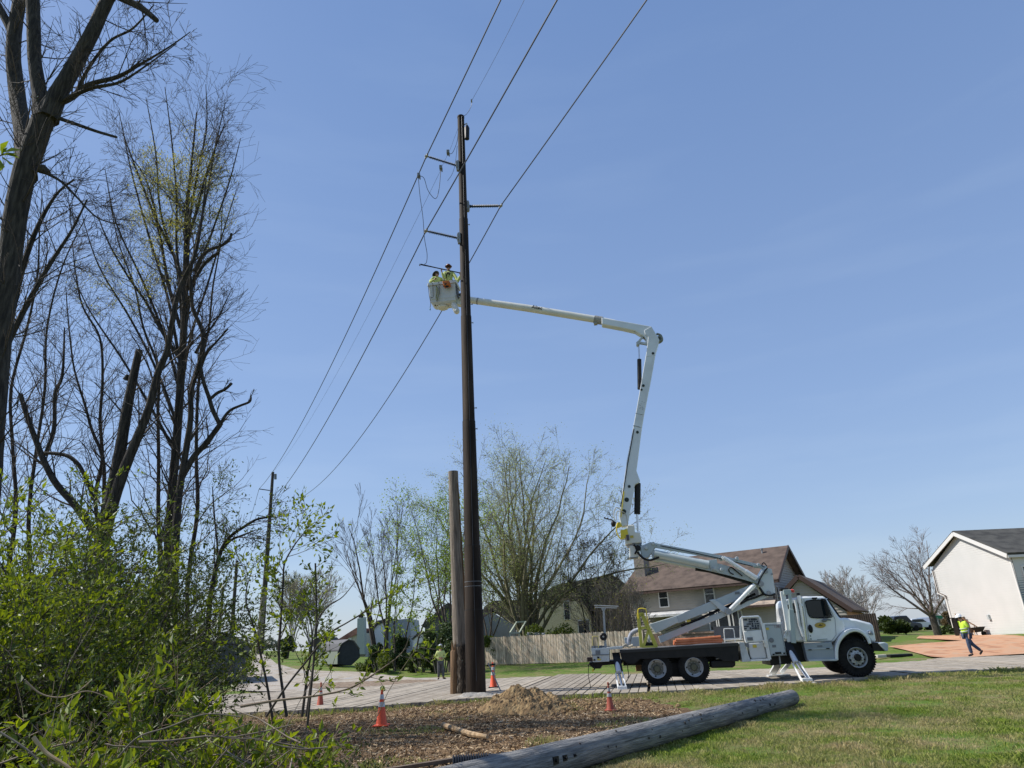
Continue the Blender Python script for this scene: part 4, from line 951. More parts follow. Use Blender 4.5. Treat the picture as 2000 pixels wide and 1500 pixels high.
# main boom
mb = flat([(1209, 1008), (1224, 900), (1237, 832), (1243, 800), (1262.6, 687), (1266, 658), (1260, 653), (1258, 645), (1272, 637), (1285, 658), (1288, 664), (1281, 687), (1271.7, 741), (1258, 809), (1253.6, 836.5), (1245.6, 900), (1243, 919), (1250, 938), (1249, 942), (1240, 947), (1228, 1013), (1226, 1026), (1214, 1028)], OT, .42, 'main_boom', mat('boom_white', (.70, .73, .74), (.55, .57, .57), 1.6, .35, coat=.3, lo=.45, hi=.8, detail=8), truck, .02)
bw = MATS['boom_white']
m = MB()
for x, y, r_ in ((1275.5, 690, .055), (1256.5, 753, .055), (1253, 761, .045), (1245, 844, .055), (1229, 950, .055), (1224, 976, .085), (1218.5, 999, .085)):
    m.lathe(P(x, y, OT-.012), (0, 1, 0), [(0, r_), (.02, r_)], 16)
m.build('access_hole', mat('dark_green_hole', (.02, .03, .025), rough=.7), mb)
m = MB()
for i in range(10):
    for a in (0, 1):
        x = (1237.5+i*1.3); y = 831+a*(-24)+i*.3+(0 if a == 0 else 0); m.lathe(P(x+a*4, y, OT-.008), (0, 1, 0), [(0, .012), (.01, .012)], 6)
for i in range(14): m.lathe(P(rng.uniform(1246, 1259), rng.uniform(782, 803), OT-.008), (0, 1, 0), [(0, .012), (.01, .012)], 6)
m.build('rivet', dgrey, mb)
m = MB(); m.bar(P(1237, 832, OT-.003), P(1253.5, 835.5, OT-.003), .015, .015, up=(0, 1, 0)); m.bar(P(1262, 696, OT-.003), P(1280, 694, OT-.003), .012, .012, up=(0, 1, 0)); m.bar(P(1242, 808, OT-.003), P(1258, 809.5, OT-.003), .012, .012, up=(0, 1, 0)); m.build('boom_joint', lgrey, mb)
m = MB(); m.tube([P(1245.5, 944, OT+.2), P(1244.5, 1004, OT+.2)], .115, 18); cy = m.build('lift_cylinder', blackm, truck, smooth=True, label='black lower boom cylinder')
m = MB(); m.tube([P(1244.5, 1004, OT+.2), P(1246.7, 1041, OT+.2)], .04, 12); m.lathe(P(1247, 1041, OT), (0, 1, 0), [(0, .08), (.4, .08)], 14); m.build('rod', chrome, cy, smooth=True)
m = MB(); m.tube([P(1248.6, 702, OT+.2), P(1249.3, 760, OT+.2)], [.085, .085], 16); cy = m.build('lift_cylinder', blackm, truck, smooth=True, label='black upper boom cylinder')
m = MB(); m.tube([P(1248.6, 702, OT+.2), P(1247, 672, OT+.2)], .03, 10); m.build('rod', chrome, cy, smooth=True)
m = MB(); m.bar(P(1246, 669, OT+.15), P(1262, 651, OT+.15), .07, .1, up=(0, 1, 0)); m.bar(P(1245, 669, OT+.15), P(1268, 673, OT+.15), .09, .1, up=(0, 1, 0)); m.lathe(P(1246, 669.5, OT), (0, 1, 0), [(0, .07), (.3, .07)], 12); m.build('knuckle_link', lgrey, truck)
m = MB(); m.lathe(P(1288, 661, OT+.1), (0, 1, 0), [(0, .12), (.2, .12), (.2, .08), (0, .08)], 18); m.tube(cpt([(1282, 652), (1290, 655), (1293, 664), (1288, 669), (1283, 668)], TY+OT+.2), .05, 8); m.build('hose_guide', mat('grey_green_sleeve', (.20, .21, .18), rough=.6), mb)
# upper boom towards the bucket
BY = 27.0
BYL = WL(AT(862, 551, BY)).y
def D(px, py, k): return PY_(px, py, (TY+OT+.2)*(1-k)+BYL*k)
def B_(px, py, y): return PY_(px, py, BYL+y)
kx = lambda x: (1265-x)/(1265-880)
hp = [(1272, 637), (1228, 629), (1175, 620), (1175, 633), (1213, 640), (1240, 646), (1258, 657), (1264, 668), (1280, 668), (1284, 657)]
ub = flat(hp, OT+.03, .36, 'upper_boom', bw, truck, .03)
m = MB(); m.tube([D(1200, 631.5, kx(1200)), D(1160, 623.5, kx(1160)), D(1030, 602, kx(1030)), D(897, 583, kx(897))], [.15, .15, .155, .145], 20); m.build('boom_tube', cream, ub, smooth=True)
m = MB(); m.tube([D(1176, 626.5, kx(1176)), D(1161, 624, kx(1161))], .175, 20); m.box(D(1163, 629, kx(1163)), (.14, .2, .22)); m.build('boom_collar', mat('collar_grey', (.35, .34, .30), (.22, .21, .19), 20, .6), ub)
m = MB(); m.tube([D(935, 588.5, kx(935)), D(932, 588, kx(932))], .152, 20); m.build('ring_mark', mat('mark_grey', (.3, .28, .26), rough=.6), ub)
m = MB(); m.tube(cpt([(1222, 640), (1235, 645), (1250, 652), (1262, 664)], TY+OT+.15), .04, 8); m.build('boom_hose', mat('brown_hose', (.05, .04, .03), rough=.6), ub)
xd = D(1060, 607, kx(1060))-D(1040, 603.5, kx(1040))
a = D(1050, 603.8, kx(1050)); txt('maker_lettering', 'Altec', .22, a+Z((0, -.163, 0)), xd, blackm, ub, ext=.012)
# bucket
bk0 = B_(836, 554, -.35); bk1 = B_(889.5, 548, -.35); zt = (bk0.z+bk1.z)/2
BL = bk0.x; BR = bk1.x; BN = BYL-.35; BD = .72; BH = 1.02
def ring(x0, x1, y0, y1, z): return [Z((x0, y0, z)), Z((x1, y0, z)), Z((x1, y1, z)), Z((x0, y1, z))]
m = MB(); tz = zt; 
o4 = ring(BL+.10, BR-.02, BN+.05, BN+BD-.05, tz-BH+.1)+ring(BL+.03, BR, BN, BN+BD, tz-.12)+ring(BL+.03, BR, BN, BN+BD, tz)+ring(BL+.06, BR-.03, BN+.03, BN+BD-.03, tz)+ring(BL+.06, BR-.03, BN+.03, BN+BD-.03, tz-.8)
b0 = ring(BL+.22, BR-.08, BN+.12, BN+BD-.12, tz-BH)
o4 = b0+o4; fs = [(3, 2, 1, 0)]
for r_ in range(5):
    for i in range(4): fs.append((r_*4+i, r_*4+(i+1) % 4, r_*4+4+(i+1) % 4, r_*4+4+i))
fs.append((20, 21, 22, 23))
m.add(o4, fs); bucket = m.build('bucket', mat('bucket_white', (.66, .66, .63), (.60, .60, .58), 2, .45), truck, bevel=.02)
m = MB(); 
for a, b in ((ring(BL, BR+.03, BN-.03, BN+BD+.03, tz)[i], ring(BL, BR+.03, BN-.03, BN+BD+.03, tz)[(i+1) % 4]) for i in range(4)): m.bar(a-Z((0, 0, .06)), b-Z((0, 0, .06)), .05, .13)
m.build('rim', MATS['bucket_white'], bucket, bevel=.012)
m = MB(); c = Z(((BL+BR)/2-.05, BN+BD*.5, tz-BH-.02)); m.lathe(c, (0, 0, -1), [(0, .26), (.06, .24), (.12, .14), (.13, 0)], 20); m.build('drain_dome', cream, bucket, smooth=True)
m = MB(); m.tube([B_(884, 590, -.0), B_(892, 608, -.35)], [.14, .13], 18); m.ball(B_(892, 608, -.35), .13); m.build('boom_tip', cream, ub, smooth=True)
m = MB(); m.prism([B_(889, 575, -.1), B_(904, 577, -.1), B_(904, 595, -.1), B_(892, 594, -.1)], (0, .3, 0)); m.build('leveling_bracket', cream, ub, bevel=.02)
m = MB(); m.lathe(B_(899, 575, -.15), (0, 1, 0), [(0, .07), (.2, .07)], 12); m.tube(cpt([(888, 553), (892, 562), (893, 574), (896, 582)], BYL-.3), .045, 7); m.tube(cpt([(889, 562), (896, 566), (895, 580)], BYL-.3), .02, 6); m.build('tool_hoses', mat('dark_hoses', (.03, .03, .032), (.15, .14, .13), 20, .6), bucket)
m = MB()
for pl in ([(845, 553), (846, 575), (845, 581), (841, 580)], [(857, 551), (858, 565), (858, 574), (853, 583), (854, 590)], [(836.5, 557), (838, 574), (841, 592), (840, 601)]): m.tube(cpt(pl, BN-.06), .014, 5)
m.build('tie_rope', mat('dull_rope', (.16, .15, .13), rough=.9), bucket)
m = MB(); m.tube(cpt([(852, 558), (853, 570), (852, 580), (855, 586)], BN-.07), .035, 6); m.tube(cpt([(854, 560), (856, 572), (855, 584)], BN-.09), .02, 6); m.build('green_rope', mat('green_rope', (.20, .24, .13), (.12, .13, .10), 22, .9), bucket)
m = MB(); m.ball(PY_(840, 604, BN-.05), .025, .025, .06); m.build('rope_weight', mat('teal_weight', (.02, .16, .18), rough=.4), bucket, smooth=True)
bag = MB(); q = [(863.5, 549), (877, 547.5), (878.5, 555), (866, 558)]; bag.prism([LW(PY_(x, y, BN-.33)) for x, y in q], RZ @ Z((0, .26, 0))); bo = thing('tool_pouch', 'orange canvas tool bag hooked over the rim of the raised bucket', 'bag', LW(PY_(871, 558, BN-.2)))
bag.build('pouch', mat('orange_canvas', (.50, .14, .03), rough=.8), bo, bevel=.02)
bag = MB(); c = LW(PY_(871.5, 558, BN-.2)); bag.lathe(c+Z((0, 0, -.05)), (0, 0, 1), [(0, .08), (.03, .14), (.09, .145)], 16); bag.build('pouch_base', blackm, bo, smooth=True)

# ================================================================ PEOPLE
def skinmesh(name, J, E_, m, parent, root=0, sub=2, scale=1, label=None):
    """one continuous body grown over joints J={key:(pos,radius)} and bones E_"""
    keys = list(J); off = wloc(parent)
    me = bpy.data.meshes.new(name)
    me.from_pydata([tuple(Vector(J[k][0])-off) for k in keys], [(keys.index(a), keys.index(b)) for a, b in E_], [])
    o = bpy.data.objects.new(name, me); COL.objects.link(o); o.parent = parent
    md = o.modifiers.new('s', 'SKIN'); 
    for i, k in enumerate(keys):
        r_ = J[k][1]; r_ = r_ if isinstance(r_, tuple) else (r_, r_)
        me.skin_vertices[0].data[i].radius = r_
        me.skin_vertices[0].data[i].use_root = (i == 0)
    md.use_smooth_shade = True
    sm = o.modifiers.new('u', 'SUBSURF'); sm.levels = sub; sm.render_levels = sub
    bpy.context.view_layer.update()
    dg = bpy.context.evaluated_depsgraph_get()
    me2 = bpy.data.meshes.new_from_object(o.evaluated_get(dg)); o.modifiers.clear(); o.data = me2
    me2.materials.clear(); me2.materials.append(m)
    me2.polygons.foreach_set('use_smooth', [True]*len(me2.polygons))
    if label: o['label'] = label
    return o
def person(lab, base, yaw, pose, hat, shirt, trous, hh=1.78, crop=False, brim=True, sleeves='long', vest=None):
    """pose: joint positions in metres, x to the figure's left... figure faces -Y before yaw"""
    s = hh/1.78
    Rz = Matrix.Rotation(yaw, 3, 'Z'); base = Vector(base)
    Wd = lambda p: base + Rz @ (Vector(p)*s)
    t = thing('person', lab, 'person', base)
    g = dict(pel=(0, 0, .95), waist=(0, 0, 1.12), chest=(0, 0, 1.33), neck=(0, 0, 1.50), head0=(0, -.01, 1.60), head1=(0, -.015, 1.70),
             shL=(.18, 0, 1.44), shR=(-.18, 0, 1.44), elL=(.24, .02, 1.16), elR=(-.24, .02, 1.16), wrL=(.24, -.1, .92), wrR=(-.24, -.1, .92),
             hipL=(.09, 0, .90), hipR=(-.09, 0, .90), knL=(.11, -.02, .50), knR=(-.11, -.02, .50), anL=(.12, 0, .09), anR=(-.12, 0, .09))
    g.update(pose)
    g = {k: Wd(v) for k, v in g.items()}
    up = (g['head1']-g['head0']).normalized()
    fw = Rz @ Vector(pose.get('_f', (0, -1, 0))) if False else Rz @ Vector((0, -1, 0))
    if 'look' in pose: fw = Rz @ Vector(pose['look'])
    fw = (fw-up*fw.dot(up)).normalized(); rt = fw.cross(up)
    J = {'pel': (g['pel'], (.14*s, .10*s)), 'waist': (g['waist'], (.125*s, .09*s)), 'chest': (g['chest'], (.15*s, .105*s)), 'neck': (g['neck'], .055*s),
         'head0': (g['head0'], (.072*s, .085*s)), 'head1': (g['head1'], (.078*s, .092*s)), 'top': (g['head1']+up*.06*s, .055*s)}
    E_ = [('pel', 'waist'), ('waist', 'chest'), ('chest', 'neck'), ('neck', 'head0'), ('head0', 'head1'), ('head1', 'top')]
    for S in 'LR':
        J['sh'+S] = (g['sh'+S], .062*s); J['el'+S] = (g['el'+S], .045*s); J['wr'+S] = (g['wr'+S], .028*s)
        E_ += [('chest', 'sh'+S), ('sh'+S, 'el'+S), ('el'+S, 'wr'+S)]
        fd = (g['wr'+S]-g['el'+S]).normalized()
        if 'hd'+S in pose: fd = (Rz @ Vector(pose['hd'+S])).normalized()
        pm = g['wr'+S]+fd*.07*s; J['pm'+S] = (pm, (.030*s, .022*s)); E_.append(('wr'+S, 'pm'+S))
        sd = fd.cross(fw).normalized() if abs(fd.dot(fw)) < .95 else fd.cross(up).normalized()
        cu = fd.cross(sd).normalized()*.012
        for q in range(4):
            a = pm+fd*.035*s+sd*(q-1.5)*.019*s; ln = (.045, .05, .047, .036)[q]*s
            b_ = a+fd*ln+cu*s; c_ = b_+fd*ln*.5+cu*2.2*s
            for nme, p_, r_ in (('a', a, .010), ('b', b_, .009), ('c', c_, .007)): J[f'f{S}{q}{nme}'] = (p_, r_*s)
            E_ += [('pm'+S, f'f{S}{q}a'), (f'f{S}{q}a', f'f{S}{q}b'), (f'f{S}{q}b', f'f{S}{q}c')]
        th = pm-fd*.02*s-sd*.035*s; J['t1'+S] = (th, .011*s); J['t2'+S] = (th+fd*.035*s-sd*.012*s, .009*s); E_ += [('pm'+S, 't1'+S), ('t1'+S, 't2'+S)]
        if not crop:
            J['hip'+S] = (g['hip'+S], .085*s); J['kn'+S] = (g['kn'+S], .056*s); J['an'+S] = (g['an'+S], .038*s)
            td = pose.get('toe'+S, (0, -1, 0)); toe = g['an'+S]+(Rz @ Vector(td)).normalized()*.16*s+Vector((0, 0, -.05*s if 'toe'+S not in pose else 0))
            J['toe'+S] = (toe, .03*s); E_ += [('pel', 'hip'+S), ('hip'+S, 'kn'+S), ('kn'+S, 'an'+S), ('an'+S, 'toe'+S)]
    body = skinmesh('body', J, E_, skin, t, sub=1)
    # face
    fc = g['head0']*.45+g['head1']*.55
    m = MB()
    for k in (-1, 1): m.ball(fc+fw*.082*s+rt*.03*k*s+up*.005*s, .011*s)
    m.build('eye', blackm, body, smooth=True)
    m = MB(); m.lathe(fc+fw*.078*s-up*.03*s, fw+up*-.3, [(0, .016*s), (.028*s, .010*s), (.034*s, 0)], 8); m.build('nose', skin, body, smooth=True)
    m = MB(); m.bar(g['head0']+fw*.083*s-rt*.022*s-up*.02*s, g['head0']+fw*.083*s+rt*.022*s-up*.02*s, .008, .008); m.build('mouth', mat('lips', (.25, .07, .06), rough=.5), body)
    m = MB()
    for k in (-1, 1): m.ball(fc+rt*.083*k*s, .013*s, .02*s, .03*s, 8)
    m.build('ear', skin, body, smooth=True)
    # hair + hat
    m = MB(); m.ball(g['head1']-fw*.015*s, .085*s, .098*s, .085*s, 14); m.build('hair', mat('dark_hair', (.03, .02, .015), rough=.8), t, smooth=True)
    hc = g['head1']+up*.045*s
    x = rt; m = MB(); n = 26; vs = []
    rows = [(0, .155 if brim else .115), (.012, .158 if brim else .118), (.018, .112), (.06, .108), (.10, .085), (.125, .05), (.135, .0)]
    for a_, r_ in rows:
        for k in range(n):
            an = 2*math.pi*k/n; vis = .0
            if not brim: vis = .055*max(0, math.cos(an))**2 if a_ < .015 else 0
            vs.append(hc+up*a_*s+fw*((r_*1.12+vis)*math.cos(an))*s+rt*(r_*math.sin(an))*s)
    fs = [(i*n+k, i*n+(k+1) % n, (i+1)*n+(k+1) % n, (i+1)*n+k) for i in range(len(rows)-1) for k in range(n)]+[tuple(range(n))]
    m.add(vs, fs); m.build('hard_hat', hat, t, smooth=True)
    # clothes, slightly larger than the body
    def cl(k, r_): return (J[k][0], r_)
    JS = {'w': (g['pel']+Z((0, 0, -.04*s)), (.185*s, .16*s)), 'waist': (g['waist'], (.18*s, .155*s)), 'chest': (g['chest'], (.20*s, .165*s)), 'nk': (g['neck']-up*.015*s, .065*s)}
    ES = [('w', 'waist'), ('waist', 'chest'), ('chest', 'nk')]
    for S in 'LR':
        JS['sh'+S] = (g['sh'+S], .09*s); ES.append(('chest', 'sh'+S))
        e = g['el'+S]; 
        if sleeves == 'long':
            JS['el'+S] = (e, .075*s); JS['wr'+S] = (g['wr'+S]+(e-g['wr'+S])*.12, .052*s); ES += [('sh'+S, 'el'+S), ('el'+S, 'wr'+S)]
        else:
            JS['el'+S] = (g['sh'+S].lerp(e, .85), .085*s); ES += [('sh'+S, 'el'+S)]
    sh_ = skinmesh('shirt', JS, ES, shirt, t, sub=2)
    if not crop:
        JT = {'pel': (g['pel']+Z((0, 0, .02)), (.18*s, .145*s))}; ET = []
        for S in 'LR':
            JT['hip'+S] = (g['hip'+S], .115*s); JT['kn'+S] = (g['kn'+S], .086*s); JT['an'+S] = (g['an'+S]+(g['kn'+S]-g['an'+S]).normalized()*.03, .072*s); ET += [('pel', 'hip'+S), ('hip'+S, 'kn'+S), ('kn'+S, 'an'+S)]
        skinmesh('trousers', JT, ET, trous, t, sub=2)
        for S in 'LR':
            a = J['an'+S][0]; toe = J['toe'+S][0]; d = (toe-a)
            skinmesh('boot', {'a': (a+Z((0, 0, .05)), .055*s), 'h': (a-d*.25-Z((0, 0, .02)), .045*s), 'b': (a+d*.55, .05*s), 't': (toe+d*.1, .036*s)}, [('a', 'h'), ('h', 'b'), ('b', 't')], boot, t, sub=1)
    return t, g, rt, fw, up, s
def band(t, pts, r, m, name):
    b = MB(); b.tube(pts, r, 6); b.build(name, m, t)
FLOOR = tz-.98
# right worker in the bucket, facing the camera, both hands on the stick
sk0 = LW(PY_(822, 516.5, BN-.2)); sk1 = LW(PY_(903, 534, BN+.1))
stick = lambda x: sk0.lerp(sk1, (x-822)/(901-822))
hA = LW(PY_(876, 524.5, BN+.33))
cA = Z((hA.x, hA.y, hA.z-1.66))
def loc(p, base, s=1): q = (p-base)/s; return (q.x, q.y, q.z)
gl = stick(861.5); gr = stick(897)
pA, g, rt, fw, up, s = person('person in the raised bucket in brown full-brim helmet, arms up on the black stick', cA, 0,
    dict(wrR=loc(gl+Z((0, .02, -.12)), cA), hdR=(0, -.1, 1), elR=loc(gl+Z((.10, .12, -.42)), cA), wrL=loc(gr+Z((0, .02, -.10)), cA), hdL=(0, -.1, 1), elL=loc(gr+Z((-.12, .1, -.36)), cA)), redhat, hivisp, greytr, crop=False)
band(pA, [g['shR']+fw*.07+Z((.05, 0, .05)), g['chest']+fw*.14-rt*.06, g['waist']+fw*.12], .018, strap, 'harness_strap')
band(pA, [g['shL']+fw*.07+Z((-.05, 0, .05)), g['chest']+fw*.14+rt*.08, g['waist']+fw*.12+rt*.08], .018, strap, 'harness_strap')
band(pA, [g['chest']+fw*.14-rt*.1, g['chest']+fw*.15, g['chest']+fw*.14+rt*.1], .016, strap, 'harness_strap')
hB = LW(PY_(853.5, 537, BN+.33)); cB = Z((hB.x, hB.y, hB.z-1.63))
pB, g, rt, fw, up, s = person('person low at the left end of the raised bucket in a black full-brim helmet', cB, R(20),
    dict(head0=(.0, -.05, 1.58), head1=(-.03, .02, 1.65), look=(.7, -.6, .3), wrL=(.25, -.3, 1.28), elL=(.34, -.05, 1.2), wrR=(-.2, -.32, 1.2), elR=(-.34, -.05, 1.18)), darkhat, hivisp, greytr, crop=False)
band(pB, [g['shR']+fw*.07+Z((.05, 0, .05)), g['chest']+fw*.14-rt*.06, g['waist']+fw*.12], .018, strap, 'harness_strap')
band(pB, [g['shL']+fw*.07, g['chest']+fw*.13+rt*.08, g['waist']+fw*.12+rt*.08], .018, strap, 'harness_strap')
st = thing('hot_stick', 'long black insulated stick held level above the raised bucket', 'tool', sk0)
m = MB(); m.tube([sk0, sk0.lerp(sk1, .35), sk1], [.035, .024, .024], 10); m.build('shaft', blackm, st, smooth=True)
m = MB(); m.tube([sk0+Z((.02, 0, 0)), sk0+Z((-.05, 0, .02)), sk0+Z((-.06, 0, -.05)), sk0+Z((-.02, 0, -.06))], .022, 6); m.build('hook', blackm, st)
m = MB(); m.tube([sk1+Z((-.12, 0, .02)), sk1+Z((.0, 0, .12)), sk1+Z((.03, 0, .2))], .02, 6); m.build('handle_grip', dgrey, st)
# man watching from the mats
gm = AT(861, 1326, 37.4); gm.z = .1
hm = (AT(860, 1259, 37.4).z-.1)
person('person in pale yellow shirt and grey hard hat standing left of the poles, looking up', gm, R(12),
    dict(head0=(0, .0, 1.60), head1=(0, .04, 1.69), look=(.35, -1, .55), elL=(.27, .0, 1.18), elR=(-.27, .0, 1.18), wrL=(.05, -.2, 1.12), wrR=(-.06, -.2, 1.08), hdL=(-1, -.1, 0), hdR=(1, -.1, 0), anL=(.15, -.03, .08), anR=(-.12, .03, .08), toeL=(.8, -1, -.3), toeR=(-.3, -1, -.3)), mat('grey_hard_hat', (.35, .38, .42), rough=.4), hivisp, greytr, hh=hm/1.83*1.78, brim=False)
# walker
gw = AT(1898, 1283.5, 32.6); gw.z = .1
hw = (AT(1882, 1198, 32.6).z-.1)
t, g, rt, fw, up, s = person('person walking left along the mats in a yellow vest, blue jeans and white hard hat', gw, R(-90),
    dict(head0=(0, -.07, 1.57), head1=(0, -.09, 1.65), neck=(0, -.04, 1.48), chest=(0, -.02, 1.33), pel=(0, .02, .93), elL=(.21, .08, 1.16), wrL=(.21, .0, .92), elR=(-.21, .04, 1.17), wrR=(-.21, -.1, .95),
         knL=(.09, -.04, .50), anL=(.09, -.01, .10), knR=(-.09, .22, .52), anR=(-.09, .56, .20), toeR=(0, -.75, -.9), hipL=(.09, .0, .9), hipR=(-.09, .04, .9)), whitehat, hivis, jeans, hh=hw/1.83*1.78*1.0, brim=False, sleeves='short')
for S in 'LR':
    skinmesh('sleeve', {'a': (g['sh'+S].lerp(g['el'+S], .7), .062*s), 'b': (g['el'+S], .055*s), 'c': (g['wr'+S], .04*s)}, [('a', 'b'), ('b', 'c')], mat('grey_blue_sleeve', (.10, .11, .15), rough=.9), t, sub=1)
for dz, nm in ((.0, 'vest_stripe'), (.12, 'vest_stripe')):
    m = MB(); c = g['waist']+Z((0, 0, dz-.03)); n = 20
    m.tube([c+fw*(.17)*s*math.cos(a)+rt*(.2)*s*math.sin(a) for a in np.linspace(0, 2*math.pi, n)], .016, 5); m.build(nm, reflect, t)
# ================================================================ HOUSES, SHEDS, FENCE
def onwall(px, py, A, B):                # view ray meets the vertical plane through A and B
    A = Vector(A); B = Vector(B); D = (B-A); D.z = 0; D.normalize(); n = Vector((D.y, -D.x, 0)); d = ray(px, py); o = Vector((0, 0, H))
    return o+d*((A-o).dot(n)/d.dot(n))
def frameAB(A, B):
    A = Vector((A[0], A[1], 0)); B = Vector((B[0], B[1], 0)); D = (B-A).normalized(); n = Vector((D.y, -D.x, 0))
    if n.dot(A) > 0: n = -n              # outward = towards the camera side
    return A, D, n
def sz(p, A, D): return ((Vector((p[0], p[1], 0))-A).dot(D), p[2])
def siding(parent, name, A, B, poly, m, course=.2, lap=.05, label=None):
    """clapboard wall: poly in (s, z) on the vertical plane A-B, every course a tilted board"""
    A, D, n = frameAB(A, B); zs_ = [p[1] for p in poly]; z = min(zs_); b = MB(); N = len(poly)
    while z < max(zs_)-.01:
        z2 = min(z+course, max(zs_)); row = []
        for zz in (z+.002, z2-.002):
            xs = []
            for i in range(N):
                (s1, a1), (s2, a2) = poly[i], poly[(i+1) % N]
                if (a1 > zz) != (a2 > zz): xs.append(s1+(s2-s1)*(zz-a1)/(a2-a1))
            row.append((min(xs), max(xs)) if len(xs) >= 2 else None)
        if row[0] is None: z = z2; continue
        if row[1] is None: row[1] = ((row[0][0]+row[0][1])/2,)*2
        P1 = A+D*row[0][0]+n*lap; P2 = A+D*row[0][1]+n*lap; P3 = A+D*row[1][1]+n*.002; P4 = A+D*row[1][0]+n*.002
        for p in (P1, P2): p.z = z
        for p in (P3, P4): p.z = z2
        Q1 = P1-n*lap; Q2 = P2-n*lap
        b.add([P1, P2, P3, P4, Q1, Q2], [(0, 1, 2, 3), (4, 5, 1, 0)])
        z = z2
    return b.build(name, m, parent, label=label)
def slab(parent, name, pts, th, m):
    pts = [Vector(p) for p in pts]; n = (pts[1]-pts[0]).cross(pts[2]-pts[0]).normalized()
    if n.z < 0: n = -n
    b = MB(); b.prism(pts, n*th); return b.build(name, m, parent)
def window(parent, A, B, s, z, w, h, fm, name='window', bars=True, pm=None, proud=.075):
    A, D, n = frameAB(A, B); c = A+D*s+Vector((0, 0, z))+n*proud; ax = Matrix((D, n, Vector((0, 0, 1)))).transposed()
    m = MB(); t = .09
    m.box(c+Vector((0, 0, h/2)), (w+t, .07, t), ax); m.box(c-Vector((0, 0, h/2)), (w+t, .07, t), ax)
    m.box(c+D*(w/2), (t, .07, h-t), ax); m.box(c-D*(w/2), (t, .07, h-t), ax)
    if bars: m.box(c, (w-t, .05, .05), ax)
    f = m.build(name, fm, parent)
    m = MB(); m.box(c-n*.01, (w-t, .03, h-t), ax); m.build('pane', pm or glass_w, f); return f
glass_w = mat('window_glass', (.02, .025, .03), rough=.08, spec=.9)
def roofmat(name, c1, c2):
    if name in MATS: return MATS[name]
    m = mat(name, c1, c2, 1.5, .95, bump=.35, bscale=30, c3=tuple(x*1.25 for x in c2)); return m
trimw = mat('white_trim', (.66, .65, .62), rough=.5); browntrim = mat('brown_trim', (.07, .04, .03), rough=.6)
# ---- brown two-storey house
psi = R(33); ad = Vector((-_c(psi), _s(psi), 0)); bd = Vector((_s(psi), _c(psi), 0))
Cc = AT(1515, 1180, 56); Cc.z = 0; L_ = 12.2; Dp = 9.6
A_ = Cc+ad*L_; G_ = Cc+bd*Dp
z0 = min(ter(Cc.x, Cc.y), ter(A_.x, A_.y))-.3
ze = AT(1515, 1127, 56).z; pk = Cc+bd*(Dp/2); zr = AT(1534, 1067, pk.y).z-.1
hs = thing('house', 'two-storey brown-roofed house with taupe siding standing behind the truck', 'house', (Cc+G_)/2+Vector((0, 0, z0)))
taupe = mat('taupe_siding', (.36, .33, .285), (.42, .385, .33), .8, .7)
sA = L_
siding(hs, 'wall', Cc, A_, [(0, z0), (sA, z0), (sA, ze), (0, ze)], taupe, label='long taupe clapboard wall')
siding(hs, 'wall', Cc, G_, [(0, z0), (Dp, z0), (Dp, ze), (Dp/2, zr), (0, ze)], taupe, label='gable end wall in shade')
m = MB(); q = [Cc, A_, A_+bd*Dp, G_]; m.prism([p+Vector((0, 0, z0))+((bd-ad)*.05 if i == 0 else Vector((0, 0, 0))) for i, p in enumerate(q)], (0, 0, ze-z0)); 
inn = MB(); o_ = .06; inn.prism([Cc+ad*o_+bd*o_+Z((0, 0, z0)), A_-ad*o_+bd*o_+Z((0, 0, z0)), A_-ad*o_+bd*(Dp-o_)+Z((0, 0, z0)), Cc+ad*o_+bd*(Dp-o_)+Z((0, 0, z0))], (0, 0, ze-z0)); inn.build('wall', taupe, hs)
ov = .65; rise = (zr-ze)/(Dp/2)
brown = roofmat('brown_shingle', (.068, .047, .036), (.098, .070, .054))
def rp(s, d, z): return Cc+ad*s+bd*d+Z((0, 0, z))
slab(hs, 'roof', [rp(-ov, -ov, ze-ov*rise), rp(L_+ov, -ov, ze-ov*rise), rp(L_+ov, Dp/2, zr), rp(-ov, Dp/2, zr)], .14, brown)
slab(hs, 'roof', [rp(-ov, Dp+ov, ze-ov*rise), rp(L_+ov, Dp+ov, ze-ov*rise), rp(L_+ov, Dp/2+.01, zr), rp(-ov, Dp/2+.01, zr)], .14, brown)
m = MB(); m.bar(rp(-ov-.03, -ov, ze-ov*rise+.02), rp(-ov-.03, Dp/2, zr+.02), .06, .3); m.bar(rp(-ov-.03, Dp+ov, ze-ov*rise+.02), rp(-ov-.03, Dp/2, zr+.02), .06, .3)
m.bar(rp(-ov, -ov-.03, ze-ov*rise-.03), rp(L_+ov, -ov-.03, ze-ov*rise-.03), .12, .14); m.build('fascia', browntrim, hs)
# roof vent, chimney
v = onwall(1488, 1076, rp(0, Dp*.4, 0), rp(5, Dp*.4, 0)); m = MB(); m.tube([v-Z((0, 0, .5)), v+Z((0, 0, .1))], .07, 8); m.tube([v+Z((0, 0, .1)), v+Z((0, 0, .22))], .13, 8); m.build('vent_pipe', steel, hs)
ch = A_-ad*.45+bd*2.4; ch.z = 0
m = MB(); zt_ = AT(1266, 1090, ch.y).z; m.box(ch+Z((0, 0, (z0+zt_)/2)), (.95, 1.2, zt_-z0), Matrix((-ad, bd, Z((0, 0, 1)))).transposed()); m.build('chimney', mat('chimney_siding', (.20, .17, .15), (.26, .225, .2), 6, .9), hs)
for x, y in ((1296.5, 1168), (1386, 1160), (1472, 1150)):
    p = onwall(x, y, Cc, A_); window(hs, Cc, A_, (p-Cc).dot(ad), p.z, .8, 1.45, trimw)
p = onwall(1518, 1146, Cc, G_); window(hs, Cc, G_, .9, ze-1.4, .55, 1.5, trimw)
